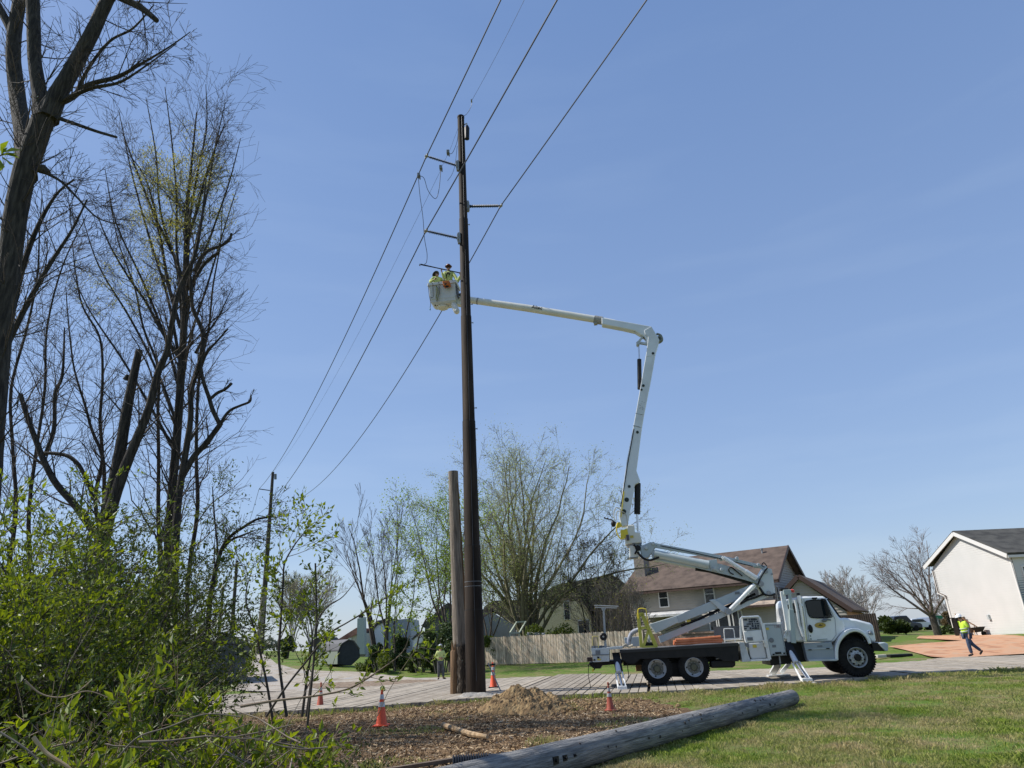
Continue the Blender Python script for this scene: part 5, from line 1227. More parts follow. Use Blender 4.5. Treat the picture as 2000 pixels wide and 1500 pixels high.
for x in (1395, 1412, 1435, 1442): 
    p = onwall(x, 1212, Cc, A_); window(hs, Cc, A_, (p-Cc).dot(ad), p.z, .75 if x != 1412 else 1.0, 1.5, trimw, bars=False)
# lower roof along the facade
p1 = onwall(1515, 1180, Cc, A_); p2 = onwall(1415, 1190, Cc, A_); zl = p1.z
s2 = (p2-Cc).dot(ad)
slab(hs, 'porch_roof', [rp(-.1, -.02, zl+.35), rp(s2, -.02, zl+.35), rp(s2, -.75, zl-.05), rp(-.1, -.75, zl-.05)], .08, mat('tan_boards', (.42, .34, .27), rough=.7))
m = MB(); m.bar(rp(-.1, -.8, zl-.08), rp(s2, -.8, zl-.08), .05, .14); m.build('fascia', browntrim, hs)
p3 = onwall(1265, 1203, Cc, A_); s3_ = (p3-Cc).dot(ad); sE = s3_-4.4
m = MB(); m.prism([rp(s3_, -.02, p3.z+.25), rp(s3_, -2.6, p3.z-.05), rp(s3_, -2.6, p3.z-.22), rp(s3_, -.02, p3.z-.1)], (rp(sE, 0, 0)-rp(s3_, 0, 0))); m.build('awning', trimw, hs)
m = MB()
for s_ in (s3_-.1, sE+.1): m.bar(rp(s_, -2.5, z0), rp(s_, -2.5, p3.z-.2), .1)
m.build('awning_post', trimw, hs)
m = MB(); m.bar(rp(L_*.55, -3.2, z0+1.5), rp(L_*.25, -3.2, z0+1.5), .12, .12); 
m.prism([rp(9.2, -3.2, z0), rp(3.4, -3.2, z0), rp(3.4, -3.2, z0+1.55), rp(9.2, -3.2, z0+1.55)], bd*.15); m.build('deck_skirt', mat('brick', (.25, .16, .12), (.34, .24, .18), 14, .9), hs)
m = MB(); m.tube([rp(.02, -.06, z0+.2), rp(.02, -.06, ze-.3)], .05, 6); m.build('downspout', browntrim, hs)
# garage wing
W1 = AT(1545, 1250, 53); W2 = AT(1650, 1250, 51.5); 
pkp = onwall(1559, 1126, W1, W2); lf = onwall(1541, 1150, W1, W2); rt_ = onwall(1652, 1190, W1, W2); back = AT(1606, 1131, 64)-pkp; back.z = 0
A0, D0, n0 = frameAB(W1, W2)
wing = thing('garage', 'low brown-roofed wing with a dark gable joined to the right of the taupe house', 'garage', Z((W2.x, W2.y, ter(W2.x, W2.y))))
zg = ter(W2.x, W2.y)-.3
siding(wing, 'wall', W1, W2, [sz(q, A0, D0) for q in (Z((W1.x, W1.y, zg)), Z((rt_.x, rt_.y, zg)), rt_-Z((0, 0, .15)), pkp-Z((0, 0, .2)), lf-Z((0, 0, .15)))], taupe)
slab(wing, 'roof', [pkp-n0*-.3, rt_+D0*.4-Z((0, 0, .15))+n0*.3, rt_+D0*.4-Z((0, 0, .15))+back, pkp+back], .14, brown)
slab(wing, 'roof', [pkp+n0*.3, lf-D0*.3-Z((0, 0, .15))+n0*.3, lf-D0*.3+back-Z((0, 0, .15)), pkp+back], .14, brown)
m = MB(); m.bar(pkp+n0*.34, rt_+D0*.4-Z((0, 0, .13))+n0*.34, .06, .3); m.bar(pkp+n0*.34, lf-D0*.3-Z((0, 0, .13))+n0*.34, .06, .3); m.build('fascia', browntrim, wing)
m = MB(); q0 = Z((rt_.x, rt_.y, zg)); m.prism([q0+back*.02, q0+back, q0+back+Z((0, 0, rt_.z-zg-.15)), q0+back*.02+Z((0, 0, rt_.z-zg-.15))], -D0*.1); m.build('side_wall', mat('tan_wall', (.42, .26, .15), (.36, .22, .13), 2, .8), wing)
inn = MB(); e_ = -n0*.08; q4 = [Z((W1.x, W1.y, zg)), Z((rt_.x, rt_.y, zg)), rt_-Z((0, 0, .16)), pkp-Z((0, 0, .2)), lf-Z((0, 0, .16))]
q4[0] = Z((lf.x, lf.y, zg)); inn.prism([q+e_ for q in q4], back); inn.build('wall_core', taupe, wing)
# ---- white house at the right edge
V1 = AT(1863, 1227, 54); V2 = AT(2014, 1230, 46); V1.z = 0; V2.z = 0
wh = thing('house', 'white clapboard house with a big blank gable at the right edge', 'house', Z((V1.x, V1.y, ter(V1.x, V1.y))))
Aw, Dw, nw = frameAB(V1, V2)
wp = lambda x, y: onwall(x, y, V1, V2)
zgw = min(ter(V1.x, V1.y), ter(V2.x, V2.y))-.2
polyw = [(sz(wp(1863, 1227), Aw, Dw)[0], zgw), (sz(wp(2014, 1230), Aw, Dw)[0], zgw), sz(wp(1973, 1083), Aw, Dw), sz(wp(1869, 1043), Aw, Dw), sz(wp(1821, 1110), Aw, Dw), sz(wp(1833, 1159), Aw, Dw), sz(wp(1846, 1163), Aw, Dw)]
whs = mat('white_siding', (.56, .555, .53), (.60, .59, .565), .7, .6)
siding(wh, 'wall', V1, V2, polyw, whs, .16, .009, label='sunlit white gable wall')
sR = polyw[1][0]; V2c = Aw+Dw*sR
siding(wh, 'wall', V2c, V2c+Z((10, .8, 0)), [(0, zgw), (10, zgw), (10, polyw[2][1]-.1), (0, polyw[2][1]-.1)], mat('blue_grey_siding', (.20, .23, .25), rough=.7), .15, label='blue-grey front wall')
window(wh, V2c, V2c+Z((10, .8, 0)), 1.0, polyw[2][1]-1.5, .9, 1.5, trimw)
pkw = wp(1870, 1040); el_ = wp(1812, 1107); er_ = wp(1976, 1083); dirb = Z((12, 1, 0))
grs = roofmat('grey_shingle', (.035, .034, .030), (.060, .058, .050))
slab(wh, 'roof', [pkw+nw*.3, er_+nw*.3, er_+dirb, pkw+dirb], .14, grs); slab(wh, 'roof', [pkw+nw*.3, el_+nw*.3, el_+dirb, pkw+dirb], .14, grs)
m = MB(); m.bar(pkw+nw*.33-Z((0, 0, .08)), er_+nw*.33-Z((0, 0, .08)), .05, .26); m.bar(pkw+nw*.33-Z((0, 0, .08)), el_+nw*.33-Z((0, 0, .08)), .05, .26); m.bar(er_+nw*.3-Z((0, 0, .1)), er_+dirb-Z((0, 0, .1)), .1, .16); m.build('fascia', trimw, wh)
m = MB(); a = wp(1821, 1112)+nw*.03; b_ = wp(1833, 1158)+nw*.03; m.bar(a, b_, .12, .06, up=nw); m.bar(wp(1847, 1164)+nw*.04, wp(1863.5, 1226)+nw*.04, .16, .06, up=nw); m.bar(wp(1833, 1158)+nw*.05, wp(1847, 1164)+nw*.05, .1, .1, up=nw)
m.build('trim_board', trimw, wh); m = MB(); m.bar(Aw+Dw*sR+nw*.03+Z((0, 0, zgw)), Aw+Dw*sR+nw*.03+Z((0, 0, polyw[2][1])), .14, .06, up=nw); m.build('corner_trim', trimw, wh)
m = MB(); m.tube([wp(1824, 1114)+nw*.1, wp(1835, 1157)+nw*.1, wp(1849, 1163)+nw*.1, wp(1851, 1170)+nw*.1], .035, 6); m.build('downspout', browntrim, wh)
m = MB(); m.box(wp(1933, 1205)+nw*.05, (.2, .2, .3)); m.box(wp(1936, 1209)+nw*.08, (.1, .1, .1)); m.build('meter_box', lgrey, wh, bevel=.01)
inn = MB(); inn.prism([Aw+Dw*a_-nw*.07+Z((0, 0, b_)) for a_, b_ in [polyw[0], (polyw[1][0]-.05, polyw[1][1]), (polyw[2][0]-.05, polyw[2][1]-.12), (polyw[3][0], polyw[3][1]-.12), polyw[4], polyw[5], polyw[6]]], Z((9.6, .9, 0))); inn.build('wall_core', whs, wh)
# things by the white wall
def nearwall(px, py, off): p = wp(px, py)+nw*off; return p
p = GT(1887, 1230); m = MB(); q = nearwall(1885, 1213, .5); bq = Z((q.x, q.y, ter(q.x, q.y)))
t = thing('wheelie_bin', 'dark bin standing against the white wall behind the walking worker', 'bin', bq)
m.prism([bq+Z((-.32, -.3, .05)), bq+Z((.32, -.3, .05)), bq+Z((.32, .3, .05)), bq+Z((-.32, .3, .05))], (-.0, 0, 1.15)); m.build('bin_body', blackm, t, bevel=.05)
m = MB(); m.bb(bq+Z((-.37, -.35, 1.2)), bq+Z((.37, .35, 1.27))); m.build('lid', blackm, t, bevel=.02)
q = nearwall(1924, 1221, .7); bq = Z((q.x, q.y, ter(q.x, q.y)))
t = thing('wheelbarrow', 'dark wheelbarrow with raised handle by the foot of the white wall', 'wheelbarrow', bq)
m = MB(); m.add([bq+Z(v) for v in ((-.45, -.3, .55), (.5, -.3, .6), (.5, .3, .6), (-.45, .3, .55), (-.25, -.2, .25), (.3, -.2, .28), (.3, .2, .28), (-.25, .2, .25))], [(0, 1, 5, 4), (1, 2, 6, 5), (2, 3, 7, 6), (3, 0, 4, 7), (4, 5, 6, 7)]); m.build('tray', blackm, t)
m = MB(); m.lathe(bq+Z((.45, -.05, .16)), (0, 1, 0), [(0, .1), (.02, .16), (.08, .16), (.1, .1)], 16); m.build('wheel', rubber, t)
m = MB(); m.bar(bq+Z((.0, -.2, .6)), bq+Z((-1.3, -.25, 1.5)), .06); m.bar(bq+Z((-.3, -.25, .4)), bq+Z((-.35, -.28, 0)), .04); m.build('handle', mat('chock_wood', (.4, .25, .13)), t)
q = nearwall(1902, 1215, .3); bq = Z((q.x, q.y, ter(q.x, q.y))); m = MB(); m.bar(bq, bq+Z((-.25, .15, 1.3)), .05, .15); o = m.build('garden_board', mat('dark_board', (.09, .065, .045))); tag(o, 'plank leaning on the white wall right of the bin', 'board')
# street sign far right
q = AT(1839, 1240, 72); q.z = ter(q.x, q.y); tz_ = AT(1837, 1205, 72).z
t = thing('street_sign', 'small green street sign on a post left of the white house', 'sign', q); m = MB(); m.tube([q, Z((q.x, q.y, tz_))], .05, 6); m.build('post', steel, t); m = MB(); m.box(Z((q.x, q.y, tz_)), (1.1, .04, .3)); m.build('sign_plate', mat('sign_green', (.02, .20, .10), rough=.5), t)
# ---- simple background houses traced as outlines with depth
def prismpx(parent, name, pl, Y, th, m, slant=0): 
    b = MB(); b.prism([AT(x, y, Y) for x, y in pl], (slant, th, 0)); return b.build(name, m, parent)
def low(x, y, Y): p = AT(x, y, Y); return p
cb = mat('cream_brick', (.50, .43, .29), (.60, .52, .36), 9, .85, c3=(.38, .31, .2))
st_h = thing('house', 'cream brick house with a dark sweeping roof behind the picket fence', 'house', Z((AT(1120, 1240, 74).x, 74, ter(8, 74))))
prismpx(st_h, 'wall', [(1052, 1262), (1054, 1187), (1094, 1178), (1128, 1173), (1141, 1186), (1150, 1200), (1155, 1215), (1156, 1262)], 72, 7, cb)
prismpx(st_h, 'roof', [(1040, 1192), (1060, 1160), (1088, 1142), (1140, 1132), (1192, 1121), (1210, 1131), (1258, 1170), (1256, 1180), (1160, 1180), (1152, 1196), (1140, 1181), (1129, 1171.5), (1094, 1176), (1053, 1186)], 73, 8, roofmat('olive_shingle', (.075, .062, .045), (.11, .092, .068)), 0)
prismpx(st_h, 'wall', [(1160, 1262), (1160, 1178), (1254, 1176), (1256, 1262)], 73.5, 7, mat('dark_brown_siding', (.13, .10, .08), (.17, .13, .10), 2, .8))
rfb = MB(); rfb.prism([AT(x, y, 71.9) for x, y in ((1127, 1172), (1130, 1170), (1146, 1186), (1158, 1208), (1155.5, 1210), (1143, 1189))], (0, .4, 0)); rfb.build('roof_edge', mat('tan_edge', (.36, .28, .19), rough=.7), st_h)
for x, y, w_, h_ in ((1107, 1192, .5, 1.7), (1137, 1226, .7, 1.3), (1146, 1224, .5, 1.2)): 
    q = AT(x, y, 71.95); m = MB(); m.bb(q-Z((w_/2+.06, .06, h_/2+.06)), q+Z((w_/2+.06, 0, h_/2+.06))); f = m.build('window', trimw, st_h); m = MB(); m.bb(q-Z((w_/2, .09, h_/2)), q+Z((w_/2, -.065, h_/2))); m.build('pane', glass_w, f)
gh = thing('house', 'grey sided house with a brown roof partly behind the big multi-stemmed tree', 'house', Z((AT(990, 1240, 78).x, 78, ter(0, 78))))
prismpx(gh, 'wall', [(930, 1262), (938, 1210), (962, 1196), (1006, 1222), (1008, 1262)], 77.4, 7, mat('slate_siding', (.20, .22, .23), (.24, .26, .27), .8, .7))
prismpx(gh, 'roof', [(925, 1222), (948, 1183), (964, 1173), (1052, 1170), (1060, 1215), (1010, 1226), (964, 1193), (937, 1214)], 78, 8, roofmat('dull_brown_shingle', (.10, .075, .058), (.135, .105, .082)))
prismpx(gh, 'wall', [(1008, 1262), (1009, 1214), (1058, 1208), (1058, 1262)], 78.3, 7, MATS['slate_siding'])
dh = thing('house', 'dark grey gabled house behind the evergreens left of the poles', 'house', Z((AT(870, 1240, 74).x, 74, ter(-8, 74))))
prismpx(dh, 'wall', [(828, 1278), (830, 1222), (874, 1186), (915, 1210), (915, 1278)], 72.4, 7, mat('charcoal_siding', (.10, .105, .115), rough=.8))
prismpx(dh, 'roof', [(822, 1222), (868, 1181), (876, 1177), (925, 1203), (925, 1214), (874, 1187), (828, 1226)], 72.2, 8, grs)
w2 = thing('house', 'white house with a grey gable seen between the leaning thin trunks', 'house', Z((AT(760, 1240, 92).x, 92, ter(-18, 92))))
prismpx(w2, 'wall', [(717, 1275), (717, 1236), (738, 1219), (755, 1216), (755, 1275)], 90, 8, mat('bright_white_wall', (.72, .72, .74), rough=.6))
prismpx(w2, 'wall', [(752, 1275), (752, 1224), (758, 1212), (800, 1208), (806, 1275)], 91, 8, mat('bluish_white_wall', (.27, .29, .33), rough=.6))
prismpx(w2, 'roof', [(714, 1238), (738, 1214), (756, 1206), (758, 1212), (738, 1220), (717, 1241)], 89.8, 8, grs); prismpx(w2, 'chimney', [(735, 1224), (735, 1212), (743, 1211), (743, 1222)], 90.4, 1.2, mat('tan_edge', (.36, .28, .19)))
w3 = thing('house', 'bright white low building glimpsed behind the shrubs near the watching man', 'house', Z((AT(825, 1255, 80).x, 80, ter(-12, 80))))
prismpx(w3, 'wall', [(806, 1272), (808, 1247), (818, 1238), (832, 1237), (832, 1272)], 79, 4, mat('bright_white_wall', (.72, .72, .74)))
prismpx(w3, 'roof', [(803, 1248), (818, 1234), (835, 1233), (835, 1238), (818, 1239.5), (806, 1250)], 78.9, 4.2, grs)
ch_h = thing('house', 'cream house with a red-brown roof and tall pale chimney at the far left', 'house', Z((AT(690, 1260, 88).x, 88, ter(-22, 88))))
prismpx(ch_h, 'wall', [(645, 1285), (647, 1261), (697, 1236), (712, 1236), (714, 1285)], 86.5, 8, mat('cream_wall', (.50, .48, .40), rough=.7))
prismpx(ch_h, 'roof', [(643, 1262), (652, 1254), (696, 1226), (704, 1226), (704, 1238), (697, 1239)], 86.2, 9, roofmat('red_shingle', (.22, .10, .08), (.28, .14, .11)))
prismpx(ch_h, 'chimney', [(696, 1278), (698, 1208), (711, 1206), (712, 1278)], 85.8, 1.2, mat('pale_grey_green', (.36, .40, .38), rough=.7))
q = AT(705, 1204, 86.3); m = MB(); m.lathe(q-Z((0, 0, .15)), (0, 0, 1), [(0, .28), (.2, .3), (.3, .3), (.4, .15)], 10); m.build('chimney_cap', blackm, ch_h)
for x in (664, 672, 683): 
    q = AT(x, 1262-(x-664)*.4, 86.4); m = MB(); m.bb(q-Z((.2, .05, .5)), q+Z((.2, 0, .5))); m.build('window', trimw, ch_h)
gr = thing('house', 'grey roofed house far beyond the gravel road left of the gambrel shed', 'house', Z((AT(632, 1270, 100).x, 100, ter(-30, 100))))
prismpx(gr, 'wall', [(618, 1290), (620, 1262), (636, 1252), (650, 1262), (652, 1290)], 99, 6, mat('blue_grey_siding', (.2, .23, .25))); prismpx(gr, 'roof', [(600, 1262), (616, 1246), (636, 1244), (654, 1262), (650, 1265), (636, 1252.5), (620, 1264)], 99.3, 6, grs)
# sheds
sh1 = thing('shed', 'dark grey board shed with a gabled roof half hidden in the bushes at left', 'shed', Z((AT(440, 1330, 38).x, 38, 0)))
shm = mat('grey_boards', (.07, .075, .085), (.10, .105, .115), 4, .85, stretch=(6, 6, .3))
YS_ = GT(462, 1336).y; er2 = AT(487, 1262, YS_); el2 = AT(402, 1268, YS_); pk2 = AT(448, 1239, YS_); el2.z = er2.z; zs0 = ter(er2.x, YS_)-.05; bk_ = Z((-1.4, 3.4, 0))
sh1.location = Z(((er2.x+el2.x)/2, YS_, zs0)); bpy.context.view_layer.update()
b = MB(); b.prism([Z((el2.x, YS_, zs0)), el2, pk2, er2, Z((er2.x, YS_, zs0))], bk_); b.build('wall', shm, sh1)
for e_, k in ((er2, .25), (el2, -.25)):
    q = e_+Z((k, -.12, -.12)); slab(sh1, 'roof', [pk2+Z((0, -.12, .04)), q, q+bk_*1.05, pk2+Z((0, -.12, .04))+bk_*1.05], .07, mat('shed_roof', (.11, .11, .115), rough=.8))
m = MB(); n_ = 9
for i in range(1, n_): x = el2.x+(er2.x-el2.x)*i/n_; m.bb((x-.02, YS_-.02, zs0), (x+.02, YS_-.001, er2.z))
m.build('batten', shm, sh1)
m = MB(); xm = (el2.x+er2.x)/2; m.bb((xm-.5, YS_-.05, zs0+.05), (xm+.5, YS_-.003, zs0+2.0)); m.build('door', mat('shed_door', (.05, .054, .06), rough=.8), sh1)
sh2 = thing('shed', 'dark gambrel shed with a pale side wall on the lawn left of the evergreens', 'shed', Z((AT(681, 1298, 55).x, 55, ter(-13, 55))))
b = MB(); pl = [(660, 1297), (661, 1271), (667, 1259), (681, 1251), (692, 1253.5), (702, 1268), (703, 1284), (686, 1300)]
b.prism([AT(x, y, 55) for x, y in pl], (-1.9, 1.8, 0)); b.build('wall', mat('navy_boards', (.02, .026, .034), (.03, .036, .045), 4, .8), sh2)
b = MB(); pl = [(661, 1271), (667, 1258.4), (681, 1250), (692, 1252.6), (703, 1268)]
P_ = [AT(x, y, 54.9) for x, y in pl]; vs = []; 
for p in P_: vs += [p+Z((0, 0, .06)), p+Z((-2.0, 2.0, .06)), p+Z((0, 0, 0)), p+Z((-2.0, 2.0, 0))]
b.add(vs, [f for i in range(4) for f in ((4*i, 4*i+4, 4*i+5, 4*i+1), (4*i+2, 4*i+3, 4*i+7, 4*i+6), (4*i, 4*i+2, 4*i+6, 4*i+4), (4*i+1, 4*i+5, 4*i+7, 4*i+3))]); b.build('roof', mat('shed_roof', (.11, .11, .115)), sh2)
b = MB(); a = AT(660, 1297, 54.9); c_ = AT(660.5, 1272, 54.9); b.prism([a, c_, c_+Z((-1.9, 1.8, 0)), a+Z((-1.9, 1.8, 0))], (-.04, -.03, 0)); b.build('side_wall', mat('sage_boards', (.24, .27, .22), rough=.8), sh2)

# ---- picket fence
FA = AT(930, 1298, 51.5); FB_ = AT(1262, 1291, 46)
fence = thing('picket_fence', 'weathered grey-brown vertical board fence across the back lawn', 'fence', Z((FA.x, FA.y, ter(FA.x, FA.y))))
pv = []; pf = []; tone = []
n = int((FB_-FA).length/.145); d = (FB_-FA); d.z = 0; d.normalize(); nrm = Z((d.y, -d.x, 0))
for i in range(n):
    c = FA+d*(i*.145); hgt = 1.78+rng.uniform(-.02, .02); zg_ = ter(c.x, c.y)+.02; wdt = .138-rng.uniform(0, .012); o = rng.uniform(-.008, .008)
    ln = rng.uniform(-.01, .01); b0 = len(pv)
    for oo in (0, .02):
        for (s_, z_) in ((0, 0), (wdt, 0), (wdt, hgt-.05), (wdt*.75, hgt), (wdt*.25, hgt), (0, hgt-.05)):
            q = c+d*(s_+ln*z_)+nrm*(-oo+o); pv.append((q.x, q.y, zg_+z_))
    pf.append(tuple(range(b0, b0+6))); pf += [(b0+k, b0+k+6, b0+(k+1) % 6+6, b0+(k+1) % 6) for k in range(6)]
    tone += [rng.random()]*12
fm = bpy.data.materials.new('fence_boards'); fm.use_nodes = True; N = NT(fm); p = fm.node_tree.nodes['Principled BSDF']; p.inputs['Roughness'].default_value = .9
at = N.node('ShaderNodeAttribute'); at.attribute_name = 'tone'; tc = N.node('ShaderNodeTexCoord'); mp = N.node('ShaderNodeMapping'); mp.inputs['Scale'].default_value = (9, 9, 1.1); no = N.node('ShaderNodeTexNoise'); no.inputs['Scale'].default_value = 2.4; no.inputs['Detail'].default_value = 6
N.link(tc.outputs['Object'], mp.inputs[0]); N.link(mp.outputs[0], no.inputs['Vector'])
c1 = ramp(N, no.outputs[0], [(.3, (.42, .31, .22)), (.5, (.66, .54, .41)), (.7, (.85, .74, .60))]); c2 = ramp(N, at.outputs['Fac'], [(0, (.62, .60, .58)), (.5, (.95, .93, .9)), (1, (1.2, 1.15, 1.1))])
x_ = N.node('ShaderNodeMixRGB'); x_.blend_type = 'MULTIPLY'; x_.inputs[0].default_value = 1; N.link(c1, x_.inputs[1]); N.link(c2, x_.inputs[2]); N.link(x_.outputs[0], p.inputs['Base Color'])
me = bpy.data.meshes.new('boards'); base_ = wloc(fence); me.from_pydata([(a-base_.x, b-base_.y, c-base_.z) for a, b, c in pv], [], pf); me.materials.append(fm); at_ = me.attributes.new('tone', 'FLOAT', 'POINT'); at_.data.foreach_set('value', tone); o = bpy.data.objects.new('board_panel', me); COL.objects.link(o); o.parent = fence
for zz in (.4, 1.45):
    m = MB(); m.bar(FA+nrm*-.06+Z((0, 0, ter(FA.x, FA.y)-FA.z+zz)), Z((FB_.x, FB_.y, ter(FB_.x, FB_.y)+zz))-nrm*.06, .05, .09); m.build('rail', mat('rail_wood', (.16, .12, .09), rough=.9), fence)
for i in range(6):
    c = FA.lerp(FB_, i/5)-nrm*.12; m = MB(); zg_ = ter(c.x, c.y); m.bb((c.x-.05, c.y-.05, zg_-.1), (c.x+.05, c.y+.05, zg_+1.7)); m.build('post', MATS['rail_wood'], fence)
# dark fence behind the nose of the truck
a = AT(1652, 1255, 50); c_ = AT(1722, 1250, 48); f2 = thing('board_fence', 'dark brown board fence beyond the nose of the truck', 'fence', Z((a.x, a.y, ter(a.x, a.y))))
d = (c_-a); d.z = 0; L = d.length; d.normalize(); m = MB(); i = 0
while i*.15 < L: q = a+d*(i*.15); zg_ = ter(q.x, q.y); m.bar(Z((q.x, q.y, zg_-.2)), Z((q.x, q.y, zg_+1.85)), .13, .03, up=(0, 1, 0)); i += 1
m.build('board_panel', mat('dark_fence', (.085, .06, .045), (.13, .09, .07), 5, .9), f2)
# items over the fence
t = thing('swing_frame', 'pale slanted frame like a lawn swing top showing over the picket fence', 'garden furniture', AT(1020, 1245, 52))
m = MB(); fr = [AT(996, 1236, 52), AT(1009, 1215, 53.5), AT(1027, 1214, 53.5), AT(1014, 1236, 52)]
for i in range(4): m.bar(fr[i], fr[(i+1) % 4], .09)
for p in (fr[0], fr[3]): m.bar(p, Z((p.x, p.y, ter(p.x, p.y))), .09)
m.build('frame', mat('pale_green_trim', (.42, .46, .36), rough=.6), t)
m = MB(); m.tube([AT(1030, 1239, 51.5), AT(1064, 1241, 51.5)], .16, 10); o = m.build('rolled_cover', mat('grey_white_roll', (.50, .49, .48), (.3, .28, .27), 9, .7)); tag(o, 'pale rolled cover lying just above the picket fence top', 'cover')
# raised beds and brush pile
def bed(px, py, w_, d_, h_, yaw, lab, Y=None):
    c = GT(px, py); m = MB(); ax = Matrix.Rotation(yaw, 3, 'Z')
    t = thing('raised_bed', lab, 'raised bed', c, 'raised beds on the lawn')
    for (o, s_) in ((Z((0, -d_/2, h_/2)), (w_, .06, h_)), (Z((0, d_/2, h_/2)), (w_, .06, h_)), (Z((-w_/2, 0, h_/2)), (.06, d_-.07, h_)), (Z((w_/2, 0, h_/2)), (.06, d_-.07, h_))): m.box(c+ax @ o, s_, ax)
    m.build('bed_frame', mat('bed_wood', (.36, .27, .18), (.30, .22, .15), 4, .85), t); m = MB(); m.box(c+Z((0, 0, h_*.35)), (w_-.07, d_-.07, h_*.6), ax); m.build('soil', dirtroad, t)
bed(766, 1302, 1.3, 1.1, .5, .2, 'small square raised wooden bed, the left of two'); bed(792, 1301, 2.6, 1.2, .45, -.25, 'longer low raised wooden bed, the right of two')
# cars far away
def car(px, py, Y, col, lab, L=4.4, hgt=1.5, yaw=0.):
    c = AT(px, py, Y); zc = ter(c.x, c.y)+.06; c.z = zc; ax = Matrix.Rotation(yaw, 3, 'Z'); T = lambda v: c+ax @ Vector(v)
    t = thing('parked_car', lab, 'car', c, 'cars parked down the street')
    pr = [(-L/2, .35), (-L/2, .85), (-L*.42, .95), (-L*.28, hgt-.05), (-L*.1, hgt), (L*.1, hgt-.02), (L*.24, .98), (L*.45, .85), (L/2, .7), (L/2, .35)]
    m = MB(); m.prism([T((x, -.85, z)) for x, z in pr], ax @ Z((0, 1.7, 0))); m.build('body', col, t, bevel=.08)
    m = MB(); m.prism([T((x, -.87, z)) for x, z in ((-L*.38, .97), (-L*.26, hgt-.12), (L*.08, hgt-.12), (L*.2, .98))], ax @ Z((0, 1.74, 0))); m.build('side_glass', glass, t)
    for x in (-L*.3, L*.3):
        m = MB(); m.lathe(T((x, -.88, .32)), ax @ Z((0, 1, 0)), [(0, .2), (.03, .32), (.2, .32)], 14); m.build('wheel', rubber, t)
car(1762, 1238, 82, mat('car_blue', (.02, .028, .05), rough=.3, coat=.5), 'dark blue minivan parked beyond the dark fence', 4.4, 1.7, .25)
car(1793, 1239, 88, mat('car_white', (.7, .7, .7), rough=.25, coat=1), 'small white car parked right of the blue minivan', 4.2, 1.4, .3)
car(1816, 1236, 96, mat('car_silver', (.18, .20, .24), rough=.25, coat=1), 'dark silver car parked left of the leaning bare tree', 4.2, 1.5, .8)
bh = thing('house', 'small brick outbuilding with an orange-brown roof beyond the dark fence', 'house', AT(1742, 1240, 90))
prismpx(bh, 'wall', [(1725, 1245), (1725, 1226), (1757, 1224), (1757, 1245)], 90, 5, blackm); prismpx(bh, 'roof', [(1722, 1227), (1727, 1219), (1758, 1217), (1762, 1225)], 89.6, 6, roofmat('tan_shingle', (.36, .22, .14), (.42, .27, .18)))
# bits on the grass in front of the truck
t = thing('drain_grate', 'dark flat slab and pale block on the grass ahead of the truck', 'slab', GT(1757, 1283)); c = wloc(t); m = MB(); m.box(c+Z((0, 0, .07)), (1.1, .5, .12)); m.build('slab', blackm, t, bevel=.02); m = MB(); m.box(c+Z((-.95, -.1, .08)), (.45, .25, .14)); m.build('block', mat('pale_stone', (.45, .43, .38), rough=.9), t, bevel=.02)
# ================================================================ TREES AND SHRUBS
def unit(v): return v/np.maximum(np.linalg.norm(v, axis=-1, keepdims=True), 1e-9)
def seg_mesh(name, S, m, parent, k=3):
    """many tapered twig segments as one mesh"""
    S = np.array(S, dtype=np.float64)     # (n, 8): p0 p1 r0 r1
    p0, p1, r0, r1 = S[:, 0:3], S[:, 3:6], S[:, 6], S[:, 7]
    d = unit(p1-p0); ref = np.where(np.abs(d[:, 2:3]) < .9, np.array([[0, 0, 1.]]), np.array([[1., 0, 0]]))
    x = unit(np.cross(d, ref)); y = np.cross(d, x); n = len(S); V = np.zeros((n, 2*k, 3))
    for i in range(k):
        a = 2*math.pi*i/k; o = x*math.cos(a)+y*math.sin(a)
        V[:, i] = p0+o*r0[:, None]; V[:, k+i] = p1+o*r1[:, None]
    b = (np.arange(n)*2*k)[:, None]
    Fc = np.stack([np.concatenate([b+i, b+(i+1) % k, b+k+(i+1) % k, b+k+i], 1) for i in range(k)], 1).reshape(-1, 4)
    return np_obj(name, V.reshape(-1, 3), Fc, m, parent, 4, smooth=True)
def leaf_mesh(name, P_, size, m, parent, out=None, updir=.3, wr=.42, seed=0, droop=0.):
    g = np.random.default_rng(seed); P_ = np.asarray(P_); n = len(P_)
    ax = g.normal(size=(n, 3)); 
    if out is not None: ax = ax*.8+out
    ax[:, 2] += updir-droop; ax = unit(ax); nr = g.normal(size=(n, 3)); nr[:, 2] += .8; sd = unit(np.cross(ax, nr)); up = np.cross(sd, ax)
    L = (size*g.uniform(.6, 1.25, n))[:, None]; w_ = L*wr*.5
    V = np.stack([P_, P_+ax*L*.45+sd*w_+up*w_*.45, P_+ax*L, P_+ax*L*.45-sd*w_+up*w_*.45], 1)
    b = (np.arange(n)*4)[:, None]; Fc = np.stack([np.concatenate([b, b+1, b+2], 1), np.concatenate([b, b+2, b+3], 1)], 1).reshape(-1, 3)
    return np_obj(name, V.reshape(-1, 3), Fc, m, parent, 3)
